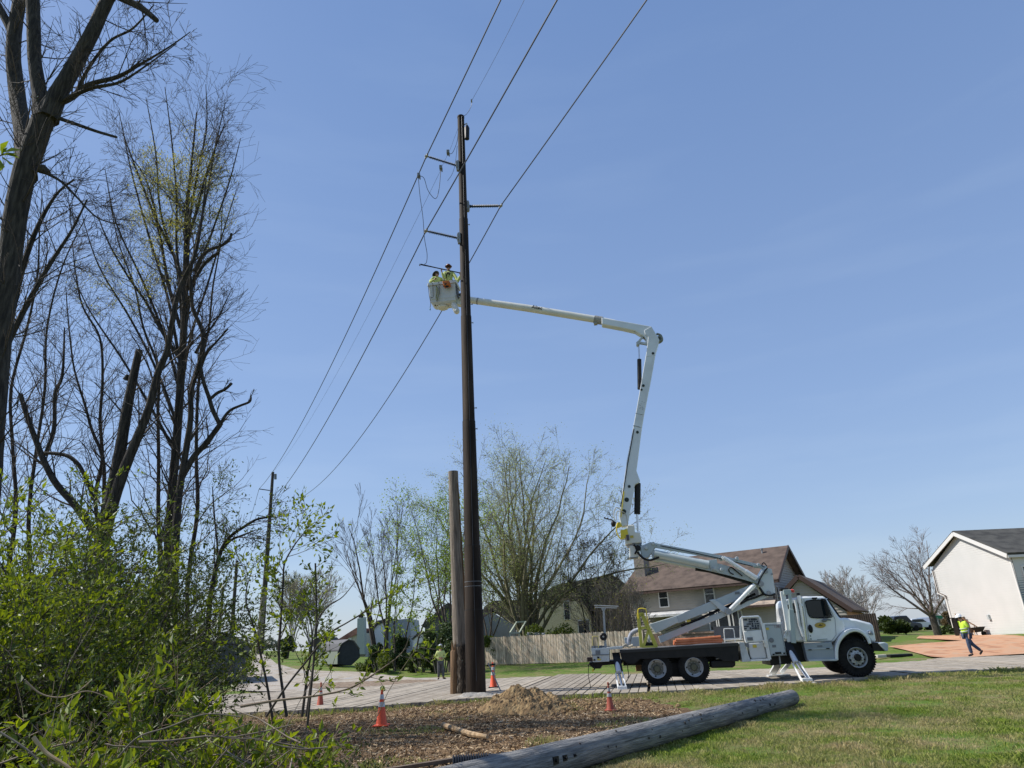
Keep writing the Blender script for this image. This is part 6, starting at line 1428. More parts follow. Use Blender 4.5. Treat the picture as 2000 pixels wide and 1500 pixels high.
class G:
    """a branching skeleton"""
    def __init__(s, seed): s.r = random.Random(seed); s.S = []; s.tips = []; s.dirs = []
    def rv(s): return Vector((s.r.gauss(0, 1), s.r.gauss(0, 1), s.r.gauss(0, 1)))
    def grow(s, p, d, L, r, lv, c):
        nlv = len(c['kids']); n = max(3, int(L/c['seg'][min(lv, len(c['seg'])-1)])); st = L/n; pts = [p]; rs = [r]; ds = [d]
        wig = c['wig']; tr = c['up'][min(lv, len(c['up'])-1)]; end = c.get('rmin', .006)
        for i in range(n):
            d = (d+s.rv()*wig*math.sqrt(st)+Vector((0, 0, tr*st))).normalized(); q = p+d*st; r2 = max(end, r*(1-(i+1)/n*c['taper']))
            s.S.append((*p, *q, max(end, rs[-1]), r2)); p = q; pts.append(p); rs.append(r2); ds.append(d)
            if lv >= nlv-1 or i > n*.6: s.tips.append(tuple(p)); s.dirs.append(tuple(d))
        if lv < nlv:
            k = c['kids'][lv]; k = int(k)+(s.r.random() < k % 1)
            for j in range(k):
                t = c['t0'][min(lv, len(c['t0'])-1)]; t = t+(1-t)*((j+s.r.random())/max(1, k)); i = min(n, max(1, int(t*n)))
                dd = s.side(ds[i], R(s.r.uniform(*c['ang'])))
                s.grow(pts[i], dd, L*s.r.uniform(*c['ratio'])*(1.15-.5*t), rs[i]*c['rr'], lv+1, c)
    def side(s, d, a):
        o = s.rv(); o = (o-d*o.dot(d)).normalized(); return (d*math.cos(a)+o*math.sin(a)).normalized()
def limb(M_, pl, Yf, wpx, n=10, jag=.0, G_=None):
    """a trunk or limb traced as pixels at distance Yf (number or list) with pixel widths"""
    Ys = Yf if isinstance(Yf, (list, tuple)) else [Yf]*len(pl)
    P_ = [AT(x, y, Y) for (x, y), Y in zip(pl, Ys)]; C_ = curve(P_, 6)
    W_ = np.interp(np.linspace(0, len(pl)-1, len(C_)), range(len(pl)), wpx)
    rs = []
    for p, w_ in zip(C_, W_):
        dz = (p-Vector((0, 0, H))).dot(FWv); rs.append(w_*dz/F/2*(1+rng.uniform(-jag, jag)))
    M_.tube(C_, rs, n); return C_, rs
def sprout(g, C_, rs, k, t0, t1, L, ang, c, lv=1, rf=.5, bias=None, rmax=.06):
    for j in range(k):
        t = t0+(t1-t0)*(j+g.r.random())/k; i = min(len(C_)-2, int(t*(len(C_)-1))); d = (C_[i+1]-C_[i]).normalized()
        dd = g.side(d, R(g.r.uniform(*ang)))
        if bias: dd = (dd+Vector(bias)).normalized()
        g.grow(C_[i], dd, g.r.uniform(*L), min(rmax, rs[i]*rf), lv, c)
bark = mat('dark_bark', (.016, .013, .010), (.036, .029, .022), 6, .95, bump=1, bscale=9, stretch=(4, 4, .5), c3=(.065, .054, .042))
twig = mat('twig_bark', (.040, .030, .024), (.075, .060, .046), 5, .9)
ptwig = mat('pale_twig_bark', (.13, .105, .085), (.19, .16, .13), 5, .9)
bgbark = mat('grey_bark', (.07, .06, .05), (.12, .105, .088), 6, .95, bump=.6, bscale=12, stretch=(3, 3, .6))
mossy = mat('mossy_bark', (.055, .05, .032), (.10, .09, .058), 5, .95, bump=.6, bscale=12, stretch=(3, 3, .6))
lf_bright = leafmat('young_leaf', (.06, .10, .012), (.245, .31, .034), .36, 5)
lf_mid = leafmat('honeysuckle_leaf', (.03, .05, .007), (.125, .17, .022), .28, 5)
lf_dark = leafmat('dark_shade_leaf', (.018, .032, .006), (.055, .08, .015), .22, 5)  # dark green leaf; in the thickets its colour stands in for interior shade
lf_bud = leafmat('yellow_bud', (.20, .21, .05), (.30, .30, .09), .5)
lf_pale = leafmat('pale_new_leaf', (.22, .27, .09), (.30, .34, .13), .5)
lf_ever = leafmat('evergreen_leaf', (.022, .045, .014), (.05, .085, .025), .15)

# ---- left: the big leaning tree
def treething(lab, base, name='bare_tree', grp=None, cat='tree'): return thing(name, lab, cat, base, grp)
tw = dict(kids=[3, 3, 3], seg=[.5, .35, .22, .16], wig=.2, up=[.10, .12, .12, .08], taper=.75, t0=[.25, .2, .2], ang=(22, 50), ratio=(.48, .74), rr=.55, rmin=.004)
m = MB(); Y1 = 10.3
TB1 = AT(-60, 1330, Y1); TB1.z = 0
t = treething('huge dark tree at the left edge, its trunk forking into two cut limbs', TB1)
A1, r1 = limb(m, [(-62, 1330), (-48, 1100), (-25, 940), (-15, 820), (2, 640), (16, 540), (29, 430), (47, 340), (66, 285), (86, 228)], Y1, [66, 56, 48, 43, 40, 40, 40, 40, 40, 38], 18, .02)
A2, r2 = limb(m, [(92, 232), (110, 190), (133, 150), (158, 105), (182, 60), (205, 10), (222, -10), (245, 0), (270, 12), (290, 26), (306, 40)], Y1, [42, 33, 29, 27, 25, 23, 18, 14, 13, 11, 10], 12, .02)
A3, r3 = limb(m, [(88, 235), (78, 185), (68, 120), (66, 60), (64, 0), (60, -80)], Y1, [44, 27, 24, 24, 24, 22], 12, .02)
A4, r4 = limb(m, [(52, 345), (44, 260), (33, 180), (26, 110), (30, 50), (38, 0), (45, -80)], [Y1, Y1+.6, Y1+1, Y1+1, Y1+1, Y1+1, Y1+1], [38, 30, 29, 26, 24, 22, 20], 12, .02)
A5, _ = limb(m, [(28, 72), (12, 40), (-10, 0)], Y1+1, [18, 15, 13], 10)
A6, r6 = limb(m, [(115, 231), (150, 243), (190, 257), (228, 268)], Y1, [8, 7, 6, 5], 8)
A7, r7 = limb(m, [(105, 205), (140, 190), (175, 165), (230, 150), (275, 125), (330, 92), (372, 62)], Y1, [15, 12, 9, 8, 5, 3, 1.5], 8)
A8, r8 = limb(m, [(140, 188), (180, 172), (235, 160), (290, 125), (345, 85)], Y1-.3, [9, 7, 5, 3, 1.5], 8)
A9, r9 = limb(m, [(150, 180), (175, 130), (215, 80), (260, 55), (300, 10)], Y1+.2, [8, 6, 5, 4, 2], 8)
A10, r10 = limb(m, [(82, 330), (95, 338)], Y1, [20, 10], 8)
A11, r11 = limb(m, [(84, 335), (120, 355), (150, 385), (190, 425), (240, 440)], Y1, [7, 5, 4, 3, 2], 7)
A12, r12 = limb(m, [(20, 620), (45, 520), (75, 440), (110, 380), (145, 350)], Y1+.8, [14, 11, 8, 5, 3], 8)
A13, r13 = limb(m, [(10, 680), (50, 600), (95, 520), (140, 450), (170, 390)], Y1+.6, [13, 10, 8, 5, 3], 8)
m.build('trunk', bark, t, smooth=True)
g = G(3)
for C_, r_, k, L in ((A2, r2, 9, (.8, 2.4)), (A3, r3, 10, (.8, 2.2)), (A4, r4, 16, (.8, 2.4)), (A7, r7, 16, (.5, 1.5)), (A8, r8, 12, (.4, 1.2)), (A9, r9, 12, (.5, 1.4)), (A1, r1, 26, (.8, 2.6)), (A11, r11, 8, (.4, 1.2)), (A12, r12, 14, (.6, 1.8)), (A13, r13, 16, (.6, 1.8))):
    sprout(g, C_, r_, int(k*1.3), .08, .98, (L[0]*.8, L[1]*.8), (25, 70), tw, rf=.35, rmax=.017)
seg_mesh('branches', g.S, twig, t)
g2 = G(5); P_ = [AT(x, y, 6.2) for x, y in ((-40, 330), (-15, 300), (5, 300))]

# ---- left: the cut-back stems group
def stem_tree(lab, limbs, Y, seed, spr, base, leaf=None, lname='foliage', cfg=None, bk=bark):
    m = MB(); B = AT(*base, Y); B.z = 0; t = treething(lab, B); g = G(seed); cfg = cfg or tw
    for k, (pl, w_, dY, (n, L, ang, bias)) in enumerate(limbs):
        C_, r_ = limb(m, pl, [Y+dY]*len(pl), [q_*.78 for q_ in w_], 12, .03)
        if n: sprout(g, C_, r_, n, .15, .99, L, ang, cfg, rf=.4, bias=bias, rmax=.03)
    m.build('trunk', bk, t, smooth=True); 
    if g.S: seg_mesh('branches', g.S, twig, t)
    if leaf: 
        lm, dens, size, zr, xr = leaf; P_ = np.array(g.tips); 
        keep = np.array([g.r.random() < dens(p) for p in P_]); Q = P_[keep]
        if len(Q): Q = np.repeat(Q, 3, 0)+nrg.normal(size=(len(Q)*3, 3))*.10; leaf_mesh(lname, Q, size, lm, t, seed=seed)
    return t, g
Y2 = 16.5; up0 = (0, 0, .5)
stem_tree('thick dark tree stem sawn off flat at mid height, with one long leaning limb', [
    ([(150, 1330), (168, 1230), (188, 1120), (205, 1030), (222, 950), (235, 880), (248, 800), (262, 730), (272, 684)], [44, 42, 40, 37, 33, 28, 25, 20, 17], 0, (8, (.6, 1.4), (30, 60), None)),
    ([(212, 1010), (238, 930), (262, 870), (290, 800), (308, 730), (326, 685), (338, 620), (352, 560), (380, 500), (395, 420), (402, 350)], [30, 26, 23, 20, 17, 15, 14, 11, 9, 6, 3], -.2, (22, (.8, 2.2), (20, 50), up0)),
    ([(198, 1060), (170, 1020), (145, 985), (110, 945), (88, 905), (70, 860), (52, 810), (40, 770)], [20, 18, 17, 16, 15, 13, 12, 10], .2, (14, (.6, 1.8), (25, 60), up0)),
    ([(86, 885), (110, 886), (135, 892), (155, 910), (170, 940), (182, 975)], [8, 9, 10, 10, 9, 8], -.3, (2, (.5, 1), (30, 60), None)),
    ([(88, 890), (105, 840), (108, 770), (122, 730), (126, 640)], [11, 10, 9, 7, 3], .3, (10, (.5, 1.6), (20, 50), up0)),
    ([(245, 742), (250, 732)], [14, 8], 0, (0, (1, 1), (1, 1), None)),
], Y2, 11, 0, (150, 1330))
cf = dict(kids=[3, 4, 4], seg=[.5, .35, .22, .15], wig=.30, up=[.10, .12, .08, .04], taper=.8, t0=[.3, .2, .15], ang=(22, 58), ratio=(.42, .66), rr=.55, rmin=.004)
def yel(p):
    q = Vector(p); v = q-Vector((0, 0, H)); z_ = v.dot(FWv); x = 1000+F*v.dot(RIv)/z_; y = 750-F*v.dot(UPv)/z_
    nn = mnoise.noise((p[0]*.9, p[1]*.9, p[2]*.9)); return (1.3 if nn > -.05 else .12)*max(0, 1-((x-350)/115)**2-((y-400)/165)**2)+.5*max(0, 1-((x-230)/110)**2-((y-560)/70)**2)
stem_tree('tall straight trunk with a fine upright crown carrying yellow spring buds', [
    ([(318, 1330), (322, 1200), (328, 1080), (336, 960), (345, 860), (352, 760), (358, 660), (362, 560), (364, 460), (368, 380), (376, 300), (384, 220)], [26, 24, 22, 21, 21, 20, 17, 15, 11, 8, 5, 3], 0, (54, (1.2, 3.2), (20, 55), (0, 0, .6))),
    ([(362, 560), (340, 500), (310, 440), (285, 380), (262, 320), (240, 260)], [9, 8, 7, 5, 4, 2], .4, (22, (.8, 2.2), (20, 55), (0, 0, .5))),
    ([(364, 470), (385, 410), (400, 350), (420, 290), (440, 240)], [8, 7, 5, 4, 2], -.4, (22, (.8, 2.2), (20, 55), (0, 0, .5))),
    ([(352, 640), (330, 560), (316, 480), (300, 400), (280, 340), (250, 300)], [9, 8, 6, 5, 3, 2], .6, (20, (.8, 2.0), (20, 55), (0, 0, .5))),
    ([(350, 700), (312, 640), (285, 590), (250, 540), (215, 480), (190, 420)], [9, 8, 6, 5, 4, 2], .8, (22, (.8, 2.0), (20, 55), (0, 0, .5)))
,
    *[([(x0, y0), (x0+(xe-x0)*.22+rng.uniform(-7, 7), y0+(ye-y0)*.25), (x0+(xe-x0)*.5+rng.uniform(-9, 9), y0+(ye-y0)*.5), (x0+(xe-x0)*.8+rng.uniform(-9, 9), y0+(ye-y0)*.76), (xe, ye)], [8.5, 6.5, 5, 3.5, 1.5], dy_, (12, (.6, 1.7), (18, 50), (0, 0, .35)))
      for x0, y0, xe, ye, dy_ in ((350, 760, 205, 330, .9), (350, 700, 232, 215, 1.0), (356, 640, 285, 190, .6), (360, 600, 322, 170, -.5), (366, 520, 402, 165, .3), (366, 560, 440, 200, -.6), (362, 640, 470, 270, .4), (356, 740, 462, 370, .8), (346, 830, 160, 420, 1.2), (340, 880, 135, 520, .7))]
], 17.5, 21, 0, (318, 1330), (lf_bud, yel, .07, 0, 0), cfg=cf)
stem_tree('tree with crooked lopped limbs reaching out over the road side', [
    ([(338, 1330), (338, 1200), (342, 1080), (348, 980), (360, 900), (372, 820), (374, 760), (392, 700), (396, 650), (376, 600), (372, 540)], [24, 22, 20, 18, 16, 14, 13, 12, 11, 9, 7], 0, (16, (.8, 1.8), (15, 40), up0)),
    ([(356, 930), (378, 893), (402, 866), (425, 836), (432, 826)], [17, 15, 14, 13, 12], 0, (3, (.4, 1), (30, 60), up0)),
    ([(430, 830), (416, 802), (408, 776), (396, 740), (390, 700)], [11, 11, 10, 9, 8], 0, (3, (.5, 1.2), (20, 50), up0)),
    ([(430, 830), (440, 812), (452, 800), (470, 792), (488, 784), (490, 771)], [9, 8, 7, 6, 6, 3], 0, (3, (.3, .6), (30, 60), None)),
    ([(410, 780), (424, 768), (440, 760), (453, 748)], [8, 8, 7, 7], 0, (2, (.3, .6), (30, 60), None)),
    ([(380, 530), (392, 504), (410, 488), (432, 480), (448, 468), (452, 456)], [9, 8, 8, 7, 7, 6], 0, (3, (.3, .8), (30, 60), up0)),
    ([(384, 540), (396, 520), (412, 504), (428, 493)], [8, 8, 8, 8], -.2, (2, (.3, .6), (30, 60), None)),
    ([(382, 690), (398, 660), (420, 630), (436, 600), (450, 570)], [8, 6, 4, 3, 1.5], .3, (10, (.5, 1.2), (20, 50), up0)),
    ([(392, 720), (404, 690), (426, 664), (445, 642)], [7, 6, 5, 4], .1, (4, (.3, .8), (20, 50), up0))
], 16.8, 31, 0, (338, 1330))
cg = dict(cf)
for i, (xb, pts_, Y, lab) in enumerate(((200, [(196, 1330), (194, 1100), (192, 980), (194, 900), (192, 820), (196, 740), (190, 660), (172, 600), (150, 540), (140, 470)], 19, 'slim bare tree rising between the leaning limb and the sawn stem'),
        (150, [(215, 1330), (215, 1150), (208, 1000), (200, 900), (182, 840), (160, 790), (150, 720), (130, 640), (118, 560)], 18.5, 'slim bare tree bending left with a wide fan of twigs'),
        (290, [(300, 1330), (302, 1150), (306, 1000), (312, 900), (318, 800), (300, 720), (276, 640), (262, 560), (240, 480), (215, 400)], 19.5, 'bare tree behind the sawn stem, its twigs spreading up and left'),
        (380, [(372, 1330), (376, 1150), (382, 1000), (388, 900), (392, 800), (398, 720), (410, 640), (425, 560), (435, 480), (440, 400)], 20, 'slender bare tree on the right flank of the left group'),
        (10, [(-10, 1330), (6, 1150), (22, 1000), (30, 880), (24, 760), (44, 640), (62, 540), (70, 450), (92, 380)], 19, 'bare tree tangled behind the huge trunk at the left edge'),
        (60, [(40, 1330), (52, 1150), (60, 1000), (70, 880), (85, 760), (100, 640), (130, 520), (160, 420)], 18, 'bare tree filling the space between the huge trunk and the sawn stem'))):
    rr_ = random.Random(900+i); pts_ = [pts_[0]]+[(x+rr_.uniform(-11, 11), y) for x, y in pts_[1:]]
    stem_tree(lab, [(pts_, list(np.linspace(12, 2, len(pts_))), 0, (34, (1., 2.8), (25, 65), (0, 0, .35)))], Y, 40+i, 0, pts_[0], cfg=cg)
# branch in front of the far pole
stem_tree('low tree beside the bushes with a dark bough crossing the distant pole', [
    ([(395, 1335), (405, 1240), (412, 1160), (430, 1080), (450, 1048), (475, 1030), (500, 1015), (522, 1010), (536, 1004)], [14, 13, 12, 10, 8, 7, 6, 5, 3], 0, (10, (.4, 1.2), (30, 70), None)),
    ([(430, 1080), (450, 1056), (475, 1045), (500, 1035)], [7, 6, 5, 2], .2, (8, (.4, 1.), (30, 70), None)),
    ([(405, 1200), (425, 1100), (418, 1000), (415, 950)], [7, 5, 4, 2], .3, (16, (.4, 1.3), (30, 70), None))], 15, 61, 0, (395, 1335), (lf_mid, lambda p: .3, .07, 0, 0))

# ---- far backdrop trees
def bgtree(name, lab, px, base_y, Y, top_y, wpx, seed, stems=5, kids=(5, 5, 4), spread=(8, 30), leaf=None, mt=None, trunk_px=8, cfgx=None, grp=None, low=.1, fork=.12, rmin=.008, tm=None, lean=0, lsize=.16):
    B = AT(px, base_y, Y); B.z = ter(B.x, B.y)-.05; T = AT(px, top_y, Y); Ht = T.z-B.z; Wd = wpx*(B-Vector((0, 0, H))).dot(FWv)/F
    t = treething(lab, B, name, grp); g = G(seed); m = MB()
    r0 = trunk_px*(B-Vector((0, 0, H))).dot(FWv)/F/2
    c = dict(kids=list(kids), seg=[1., .8, .6, .45], wig=.10, up=[.05, .05, .04, .03], taper=.85, t0=[low+.15, .2, .2], ang=(15, 42), ratio=(.38, .6), rr=.42, rmin=rmin)
    srf = (cfgx or {}).pop('srf', .45)
    c.update(cfgx or {})
    fk = B+Vector((lean*Ht*.1, 0, Ht*fork)); m.tube([B-Vector((0, 0, .3)), B+Vector((0, 0, .05)), fk], [r0*1.3, r0*1.1, r0*.95], 12); m.build('trunk', tm or bgbark, t, smooth=True)
    for i in range(stems):
        a = 2*math.pi*(i+g.r.random()*.6)/stems; sp = R(g.r.uniform(*spread))
        if i == 0: sp = R(spread[0])
        d = Vector((math.cos(a)*math.sin(sp)*1.0+lean, math.sin(a)*math.sin(sp), math.cos(sp)))
        L = Ht*(1-fork)*(.98-.25*(sp/R(60))); g.grow(fk-Vector((0, 0, r0)), d.normalized(), L, r0*(srf if stems > 2 else .9), 0, c)
    seg_mesh('branches', g.S, mt or twig, t, 4 if len(g.S) < 9000 else 3)
    if leaf:
        lm, frac, per, jit = leaf; P_ = np.array(g.tips); gg = np.random.default_rng(seed); P_ = P_[gg.random(len(P_)) < frac]
        Q = np.repeat(P_, per, 0)+gg.normal(size=(len(P_)*per, 3))*jit; leaf_mesh('crown', Q, lsize, lm, t, seed=seed, wr=.7)
    return t
bgtree('broad_tree', 'big round-crowned many-stemmed tree with fine pale green buds behind the picket fence', 1032, 1215, 56, 850, 300, 101, stems=17, kids=(14, 6, 5), spread=(2, 42), leaf=(lf_pale, .8, 2, .4), lean=-.035, mt=mat('bud_twig', (.14, .125, .08), (.20, .18, .12), 4, .9), trunk_px=40, fork=.07, tm=mossy, cfgx=dict(up=[.012, .06, .06, .05], ang=(26, 58), ratio=(.26, .46), srf=.25, rr=.38, seg=[1.2, .8, .5, .4], wig=.10, t0=[.2, .12, .12]), lsize=.085, rmin=.009)
bgtree('leafy_tree', 'loose light green tree in new leaf just left of the cut-off grey pole', 880, 1262, 46, 955, 160, 111, stems=6, kids=(7, 5, 4), spread=(8, 48), leaf=(leafmat('spring_leaf', (.14, .22, .035), (.22, .30, .06), .5), .8, 4, .36), trunk_px=10, fork=.16, lean=-.10, lsize=.12, cfgx=dict(ang=(20, 50), up=[.02, .02, .02, .01]))
bgtree('leafy_tree', 'slender green tree between the two poles and the big round-crowned tree', 955, 1262, 58, 1050, 120, 113, stems=5, kids=(6, 5, 3), spread=(8, 40), leaf=(leafmat('spring_leaf', (.14, .22, .035), (.22, .30, .06)), .7, 3, .3), trunk_px=9, lsize=.11)
bgtree('bare_tree', 'thin forked bare tree leaning left, nearer of the bare pair left of the leafy tree', 738, 1282, 50, 1005, 60, 121, stems=2, kids=(7, 5, 4), spread=(5, 12), trunk_px=8, fork=.05, cfgx=dict(ang=(12, 30)), lean=-.05)
bgtree('bare_tree', 'thin bare tree right of the leaning forked one, with a wide top', 752, 1280, 50.5, 1008, 90, 123, stems=4, kids=(7, 5, 4), spread=(4, 16), trunk_px=9, fork=.25, cfgx=dict(ang=(14, 34)), lean=.08)
for i, (px, top, lab) in enumerate(((772, 1090, 'slim young tree with green tips, leftmost of three beside the evergreens'), (788, 1060, 'slim young tree with green tips, middle of three beside the evergreens'), (812, 1080, 'slim young tree with green tips, rightmost of three beside the evergreens'))):
    bgtree('young_tree', lab, px, 1282, 49+i, top, 30, 130+i, stems=1, kids=(16, 5, 3), spread=(2, 5), leaf=(leafmat('spring_leaf', (.14, .22, .035), (.22, .30, .06)), .6, 1, .12), trunk_px=4, low=.1, grp='slim young trees beside the evergreens', cfgx=dict(ang=(25, 50), ratio=(.14, .26)))
bgtree('small_tree', 'dark-twigged small tree in front of the dark brick house roof', 1168, 1262, 54, 1045, 110, 141, stems=6, kids=(7, 6, 4), spread=(8, 40), leaf=(leafmat('dull_bud', (.07, .06, .035), (.11, .095, .05), .3), .5, 1, .12), trunk_px=8, fork=.1, mt=twig, lsize=.12)
bgtree('tall_shrub', 'tall multi-stemmed pale brown shrub just behind the fence by the tee post', 1205, 1262, 50, 1120, 110, 143, stems=9, kids=(5, 4, 3), spread=(4, 24), leaf=(lf_bud, .3, 1, .1), mt=ptwig, trunk_px=6, fork=.03, lsize=.09, tm=ptwig)
bgtree('tall_shrub', 'tall multi-stemmed twiggy shrub against the left end of the taupe house', 1238, 1262, 51, 1138, 60, 144, stems=10, kids=(6, 5, 3), spread=(4, 26), mt=ptwig, trunk_px=5, fork=.03, tm=ptwig)
bgtree('bare_tree', 'leaning bare tree with grey-brown twigs left of the white house', 1829, 1228, 60, 1032, 110, 151, stems=7, kids=(8, 6, 5), spread=(8, 52), trunk_px=13, fork=.2, lean=-.12, mt=mat('grey_twig', (.16, .13, .115), (.22, .185, .165), 4, .9), cfgx=dict(ang=(20, 46), up=[.02, .03, .03, .02], ratio=(.42, .62), wig=.08, rmin=.007), rmin=.007)
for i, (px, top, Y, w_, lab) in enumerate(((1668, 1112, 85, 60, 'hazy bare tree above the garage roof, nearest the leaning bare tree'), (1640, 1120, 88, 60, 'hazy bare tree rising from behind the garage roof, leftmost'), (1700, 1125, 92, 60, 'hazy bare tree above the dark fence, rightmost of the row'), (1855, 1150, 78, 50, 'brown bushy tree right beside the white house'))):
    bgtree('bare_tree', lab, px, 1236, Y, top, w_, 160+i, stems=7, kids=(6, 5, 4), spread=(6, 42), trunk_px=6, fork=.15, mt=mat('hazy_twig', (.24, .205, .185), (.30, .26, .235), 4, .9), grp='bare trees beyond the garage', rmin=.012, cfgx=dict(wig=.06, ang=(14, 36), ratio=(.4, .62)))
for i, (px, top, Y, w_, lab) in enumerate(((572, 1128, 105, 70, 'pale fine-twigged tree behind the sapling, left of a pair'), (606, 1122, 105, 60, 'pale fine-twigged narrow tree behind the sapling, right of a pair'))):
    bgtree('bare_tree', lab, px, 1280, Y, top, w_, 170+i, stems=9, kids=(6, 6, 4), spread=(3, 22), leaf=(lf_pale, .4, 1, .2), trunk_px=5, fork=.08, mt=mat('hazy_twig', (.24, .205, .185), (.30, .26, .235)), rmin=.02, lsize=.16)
# distant tree line
def clump(name, lab, pxs, Y, top, n, size, lm, seed, stuff=False, cat='bush', depth=2.5, bot=None, grp=None):
    """leafy mass spanning a pixel range: leaves through a lumpy volume"""
    x0, x1 = pxs; gg = np.random.default_rng(seed); a = AT(x0, top, Y); b = AT(x1, top, Y); c = (a+b)/2; zb = ter(c.x, c.y); B = Vector((c.x, Y, zb))
    if stuff: t = None
    else: t = thing(name, lab, cat, B, grp)
    nb = max(5, int((b.x-a.x)/.8)); P_ = []; hh = c.z-zb
    for k in range(nb*2):
        bx = gg.uniform(a.x, b.x); e = 1-abs((bx-c.x)/((b.x-a.x)/2))**2.5*.6; bz = gg.uniform(.1, .78)*hh*e; br = gg.uniform(.18, .32)*min(hh, (b.x-a.x)*.7)+.1
        q = gg.normal(size=(n//(nb*2), 3)); q = unit(q)*gg.random((len(q), 1))**.4*br; q += (bx, Y+gg.uniform(-.5, .5)*depth, zb+bz); P_.append(q)
    P_ = np.concatenate(P_); P_[:, 2] = np.maximum(P_[:, 2], zb+.02)
    o = leaf_mesh('leaves' if t else name, P_, size, lm, t, seed=seed, wr=.75)
    if t is None: tag(o, lab, cat, None, 'stuff')
    else:
        m = MB()
        for k in range(7): 
            x = a.x+(b.x-a.x)*(k+.5)/7; m.tube([Z((B.x+(x-B.x)*.4, Y, zb)), Z((x, Y, zb+hh*.6))], [.05, .015], 5)
        m.build('stems', bgbark, t)
    return o
clump('evergreen_shrub', 'dark evergreen shrub at the foot of the bare forked tree', (722, 748), 50, 1232, 3000, .16, lf_ever, 201)
clump('evergreen_shrub', 'dark evergreen bush right of the bare trees, tallest of the dark bushes', (755, 800), 50, 1226, 5000, .16, lf_ever, 202)
clump('evergreen_tree', 'big dark evergreen with drooping boughs behind the watching man', (832, 888), 45, 1190, 9000, .17, leafmat('evergreen_leaf2', (.035, .06, .02), (.075, .11, .035), .2), 203, cat='tree')
clump('leafy_bush', 'mid green bush on the lawn edge left of the watching man', (800, 842), 46, 1254, 3500, .14, lf_dark, 204)
clump('leafy_bush', 'green bush behind the fence beneath the big multi-stemmed tree, left one', (938, 985), 52, 1222, 5000, .15, lf_mid, 205)
clump('leafy_bush', 'bright green bush behind the fence under the big multi-stemmed tree, right one', (1010, 1120), 52, 1208, 9000, .15, lf_mid, 206)
clump('dark_hedge', 'dark clipped hedge top over the right part of the picket fence', (1110, 1262), 53, 1232, 6000, .15, lf_ever, 207, cat='hedge', depth=1)
clump('leafy_bush', 'dark green bush beyond the dark fence at the right', (1715, 1762), 70, 1202, 4000, .3, lf_dark, 208)
clump('leafy_bush', 'bright green hedge behind the cars at the right', (1762, 1808), 98, 1215, 4000, .35, lf_mid, 209, cat='hedge')
clump('leafy_bush', 'small green shrub behind the right bushes near the street sign', (1845, 1866), 64, 1224, 1500, .2, lf_dark, 210)
clump('thicket', 'brown bushy thicket beside the lower corner of the white house', (1838, 1862), 66, 1178, 3500, .2, leafmat('brown_leaf', (.13, .10, .05), (.19, .15, .08), .3), 211)
clump('arborvitae', 'narrow dark evergreen column behind the sapling', (556, 572), 70, 1220, 3000, .22, lf_ever, 212, cat='tree')
clump('flower_bed', 'low leafy plants along the border left of the bare trunks', (720, 765), 47, 1272, 2500, .14, lf_mid, 213, cat='plants')
clump('ivy_mound', 'leafy green mound beside the gambrel shed', (700, 740), 50, 1280, 3000, .12, lf_mid, 214, cat='plants')
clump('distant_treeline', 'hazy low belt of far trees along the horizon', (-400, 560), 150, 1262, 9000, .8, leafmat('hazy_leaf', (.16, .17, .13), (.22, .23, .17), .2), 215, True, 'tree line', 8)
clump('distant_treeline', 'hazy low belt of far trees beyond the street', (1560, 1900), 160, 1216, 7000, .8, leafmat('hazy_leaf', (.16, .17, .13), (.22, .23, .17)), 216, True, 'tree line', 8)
# brush pile on the lawn
g = G(77); c0 = GT(790, 1290)
for i in range(90): 
    q = c0+Vector((g.r.uniform(-1.6, 1.6), g.r.uniform(-.5, .5), g.r.uniform(.05, .5))); d = Vector((g.r.gauss(0, 1), g.r.gauss(0, .5), g.r.gauss(0, .25))).normalized(); g.S.append((*q, *(q+d*g.r.uniform(.4, 1.1)), .03, .015))
o = seg_mesh('brush_pile', g.S, bark, None, 4); tag(o, 'tangled brush pile of cut branches behind the raised beds', 'brush pile', None, 'stuff')

# ================================================================ SHRUBS AT LEFT
def shrub(name, lab, X, Y, Ht, Sp, seed, nst=14, size=.055, lm=lf_mid, per=2, dens=1., lean=(0, 0), mt=twig, kids=(5, 5), grp=None, cat='bush', r0=.016, dead=0, jit=.05, gapv=-.06):
    B = Vector((X, Y, ter(X, Y)-.03)); t = thing(name, lab, cat, B, grp); g = G(seed)
    c = dict(kids=list(kids), seg=[.25, .16, .1], wig=.35, up=[-.12, .0, .05], taper=.8, t0=[.25, .1, .1], ang=(25, 75), ratio=(.3, .55), rr=.55, rmin=.0022)
    for i in range(nst):
        a = 2*math.pi*g.r.random(); sp = g.r.random()**.7; d = Vector((math.cos(a)*sp*Sp+lean[0]*Ht, math.sin(a)*sp*Sp+lean[1]*Ht, Ht*g.r.uniform(.6, 1.05))); L = d.length*1.05
        g.grow(B+Vector((math.cos(a), math.sin(a), 0))*.15*sp, (d.normalized()+Vector((0, 0, .25))).normalized(), L, r0*g.r.uniform(.6, 1.3), 0, c)
    seg_mesh('stems', g.S, mt, t)
    S = np.array(g.S); gg = np.random.default_rng(seed); tw_ = S[S[:, 6] < r0*.6]
    n = int(len(tw_)*per*dens); idx_ = gg.integers(0, len(tw_), n); f = gg.random((n, 1)); P_ = tw_[idx_, :3]*(1-f)+tw_[idx_, 3:6]*f; dr = unit(tw_[idx_, 3:6]-tw_[idx_, :3])
    cl = unit(gg.normal(size=P_.shape)); P_ = P_+gg.normal(size=P_.shape)*jit*.3; msk = np.array([mnoise.noise((p[0]*2.8, p[1]*2.8, p[2]*2.8+seed)) for p in P_[::4]]).repeat(4)[:len(P_)] > gapv; P_ = P_[msk]; dr = dr[msk]
    leaf_mesh('leaves', P_, size, lm, t, out=dr*.9, updir=.25, seed=seed)
    return t, len(P_)
tot = 0
SH = []
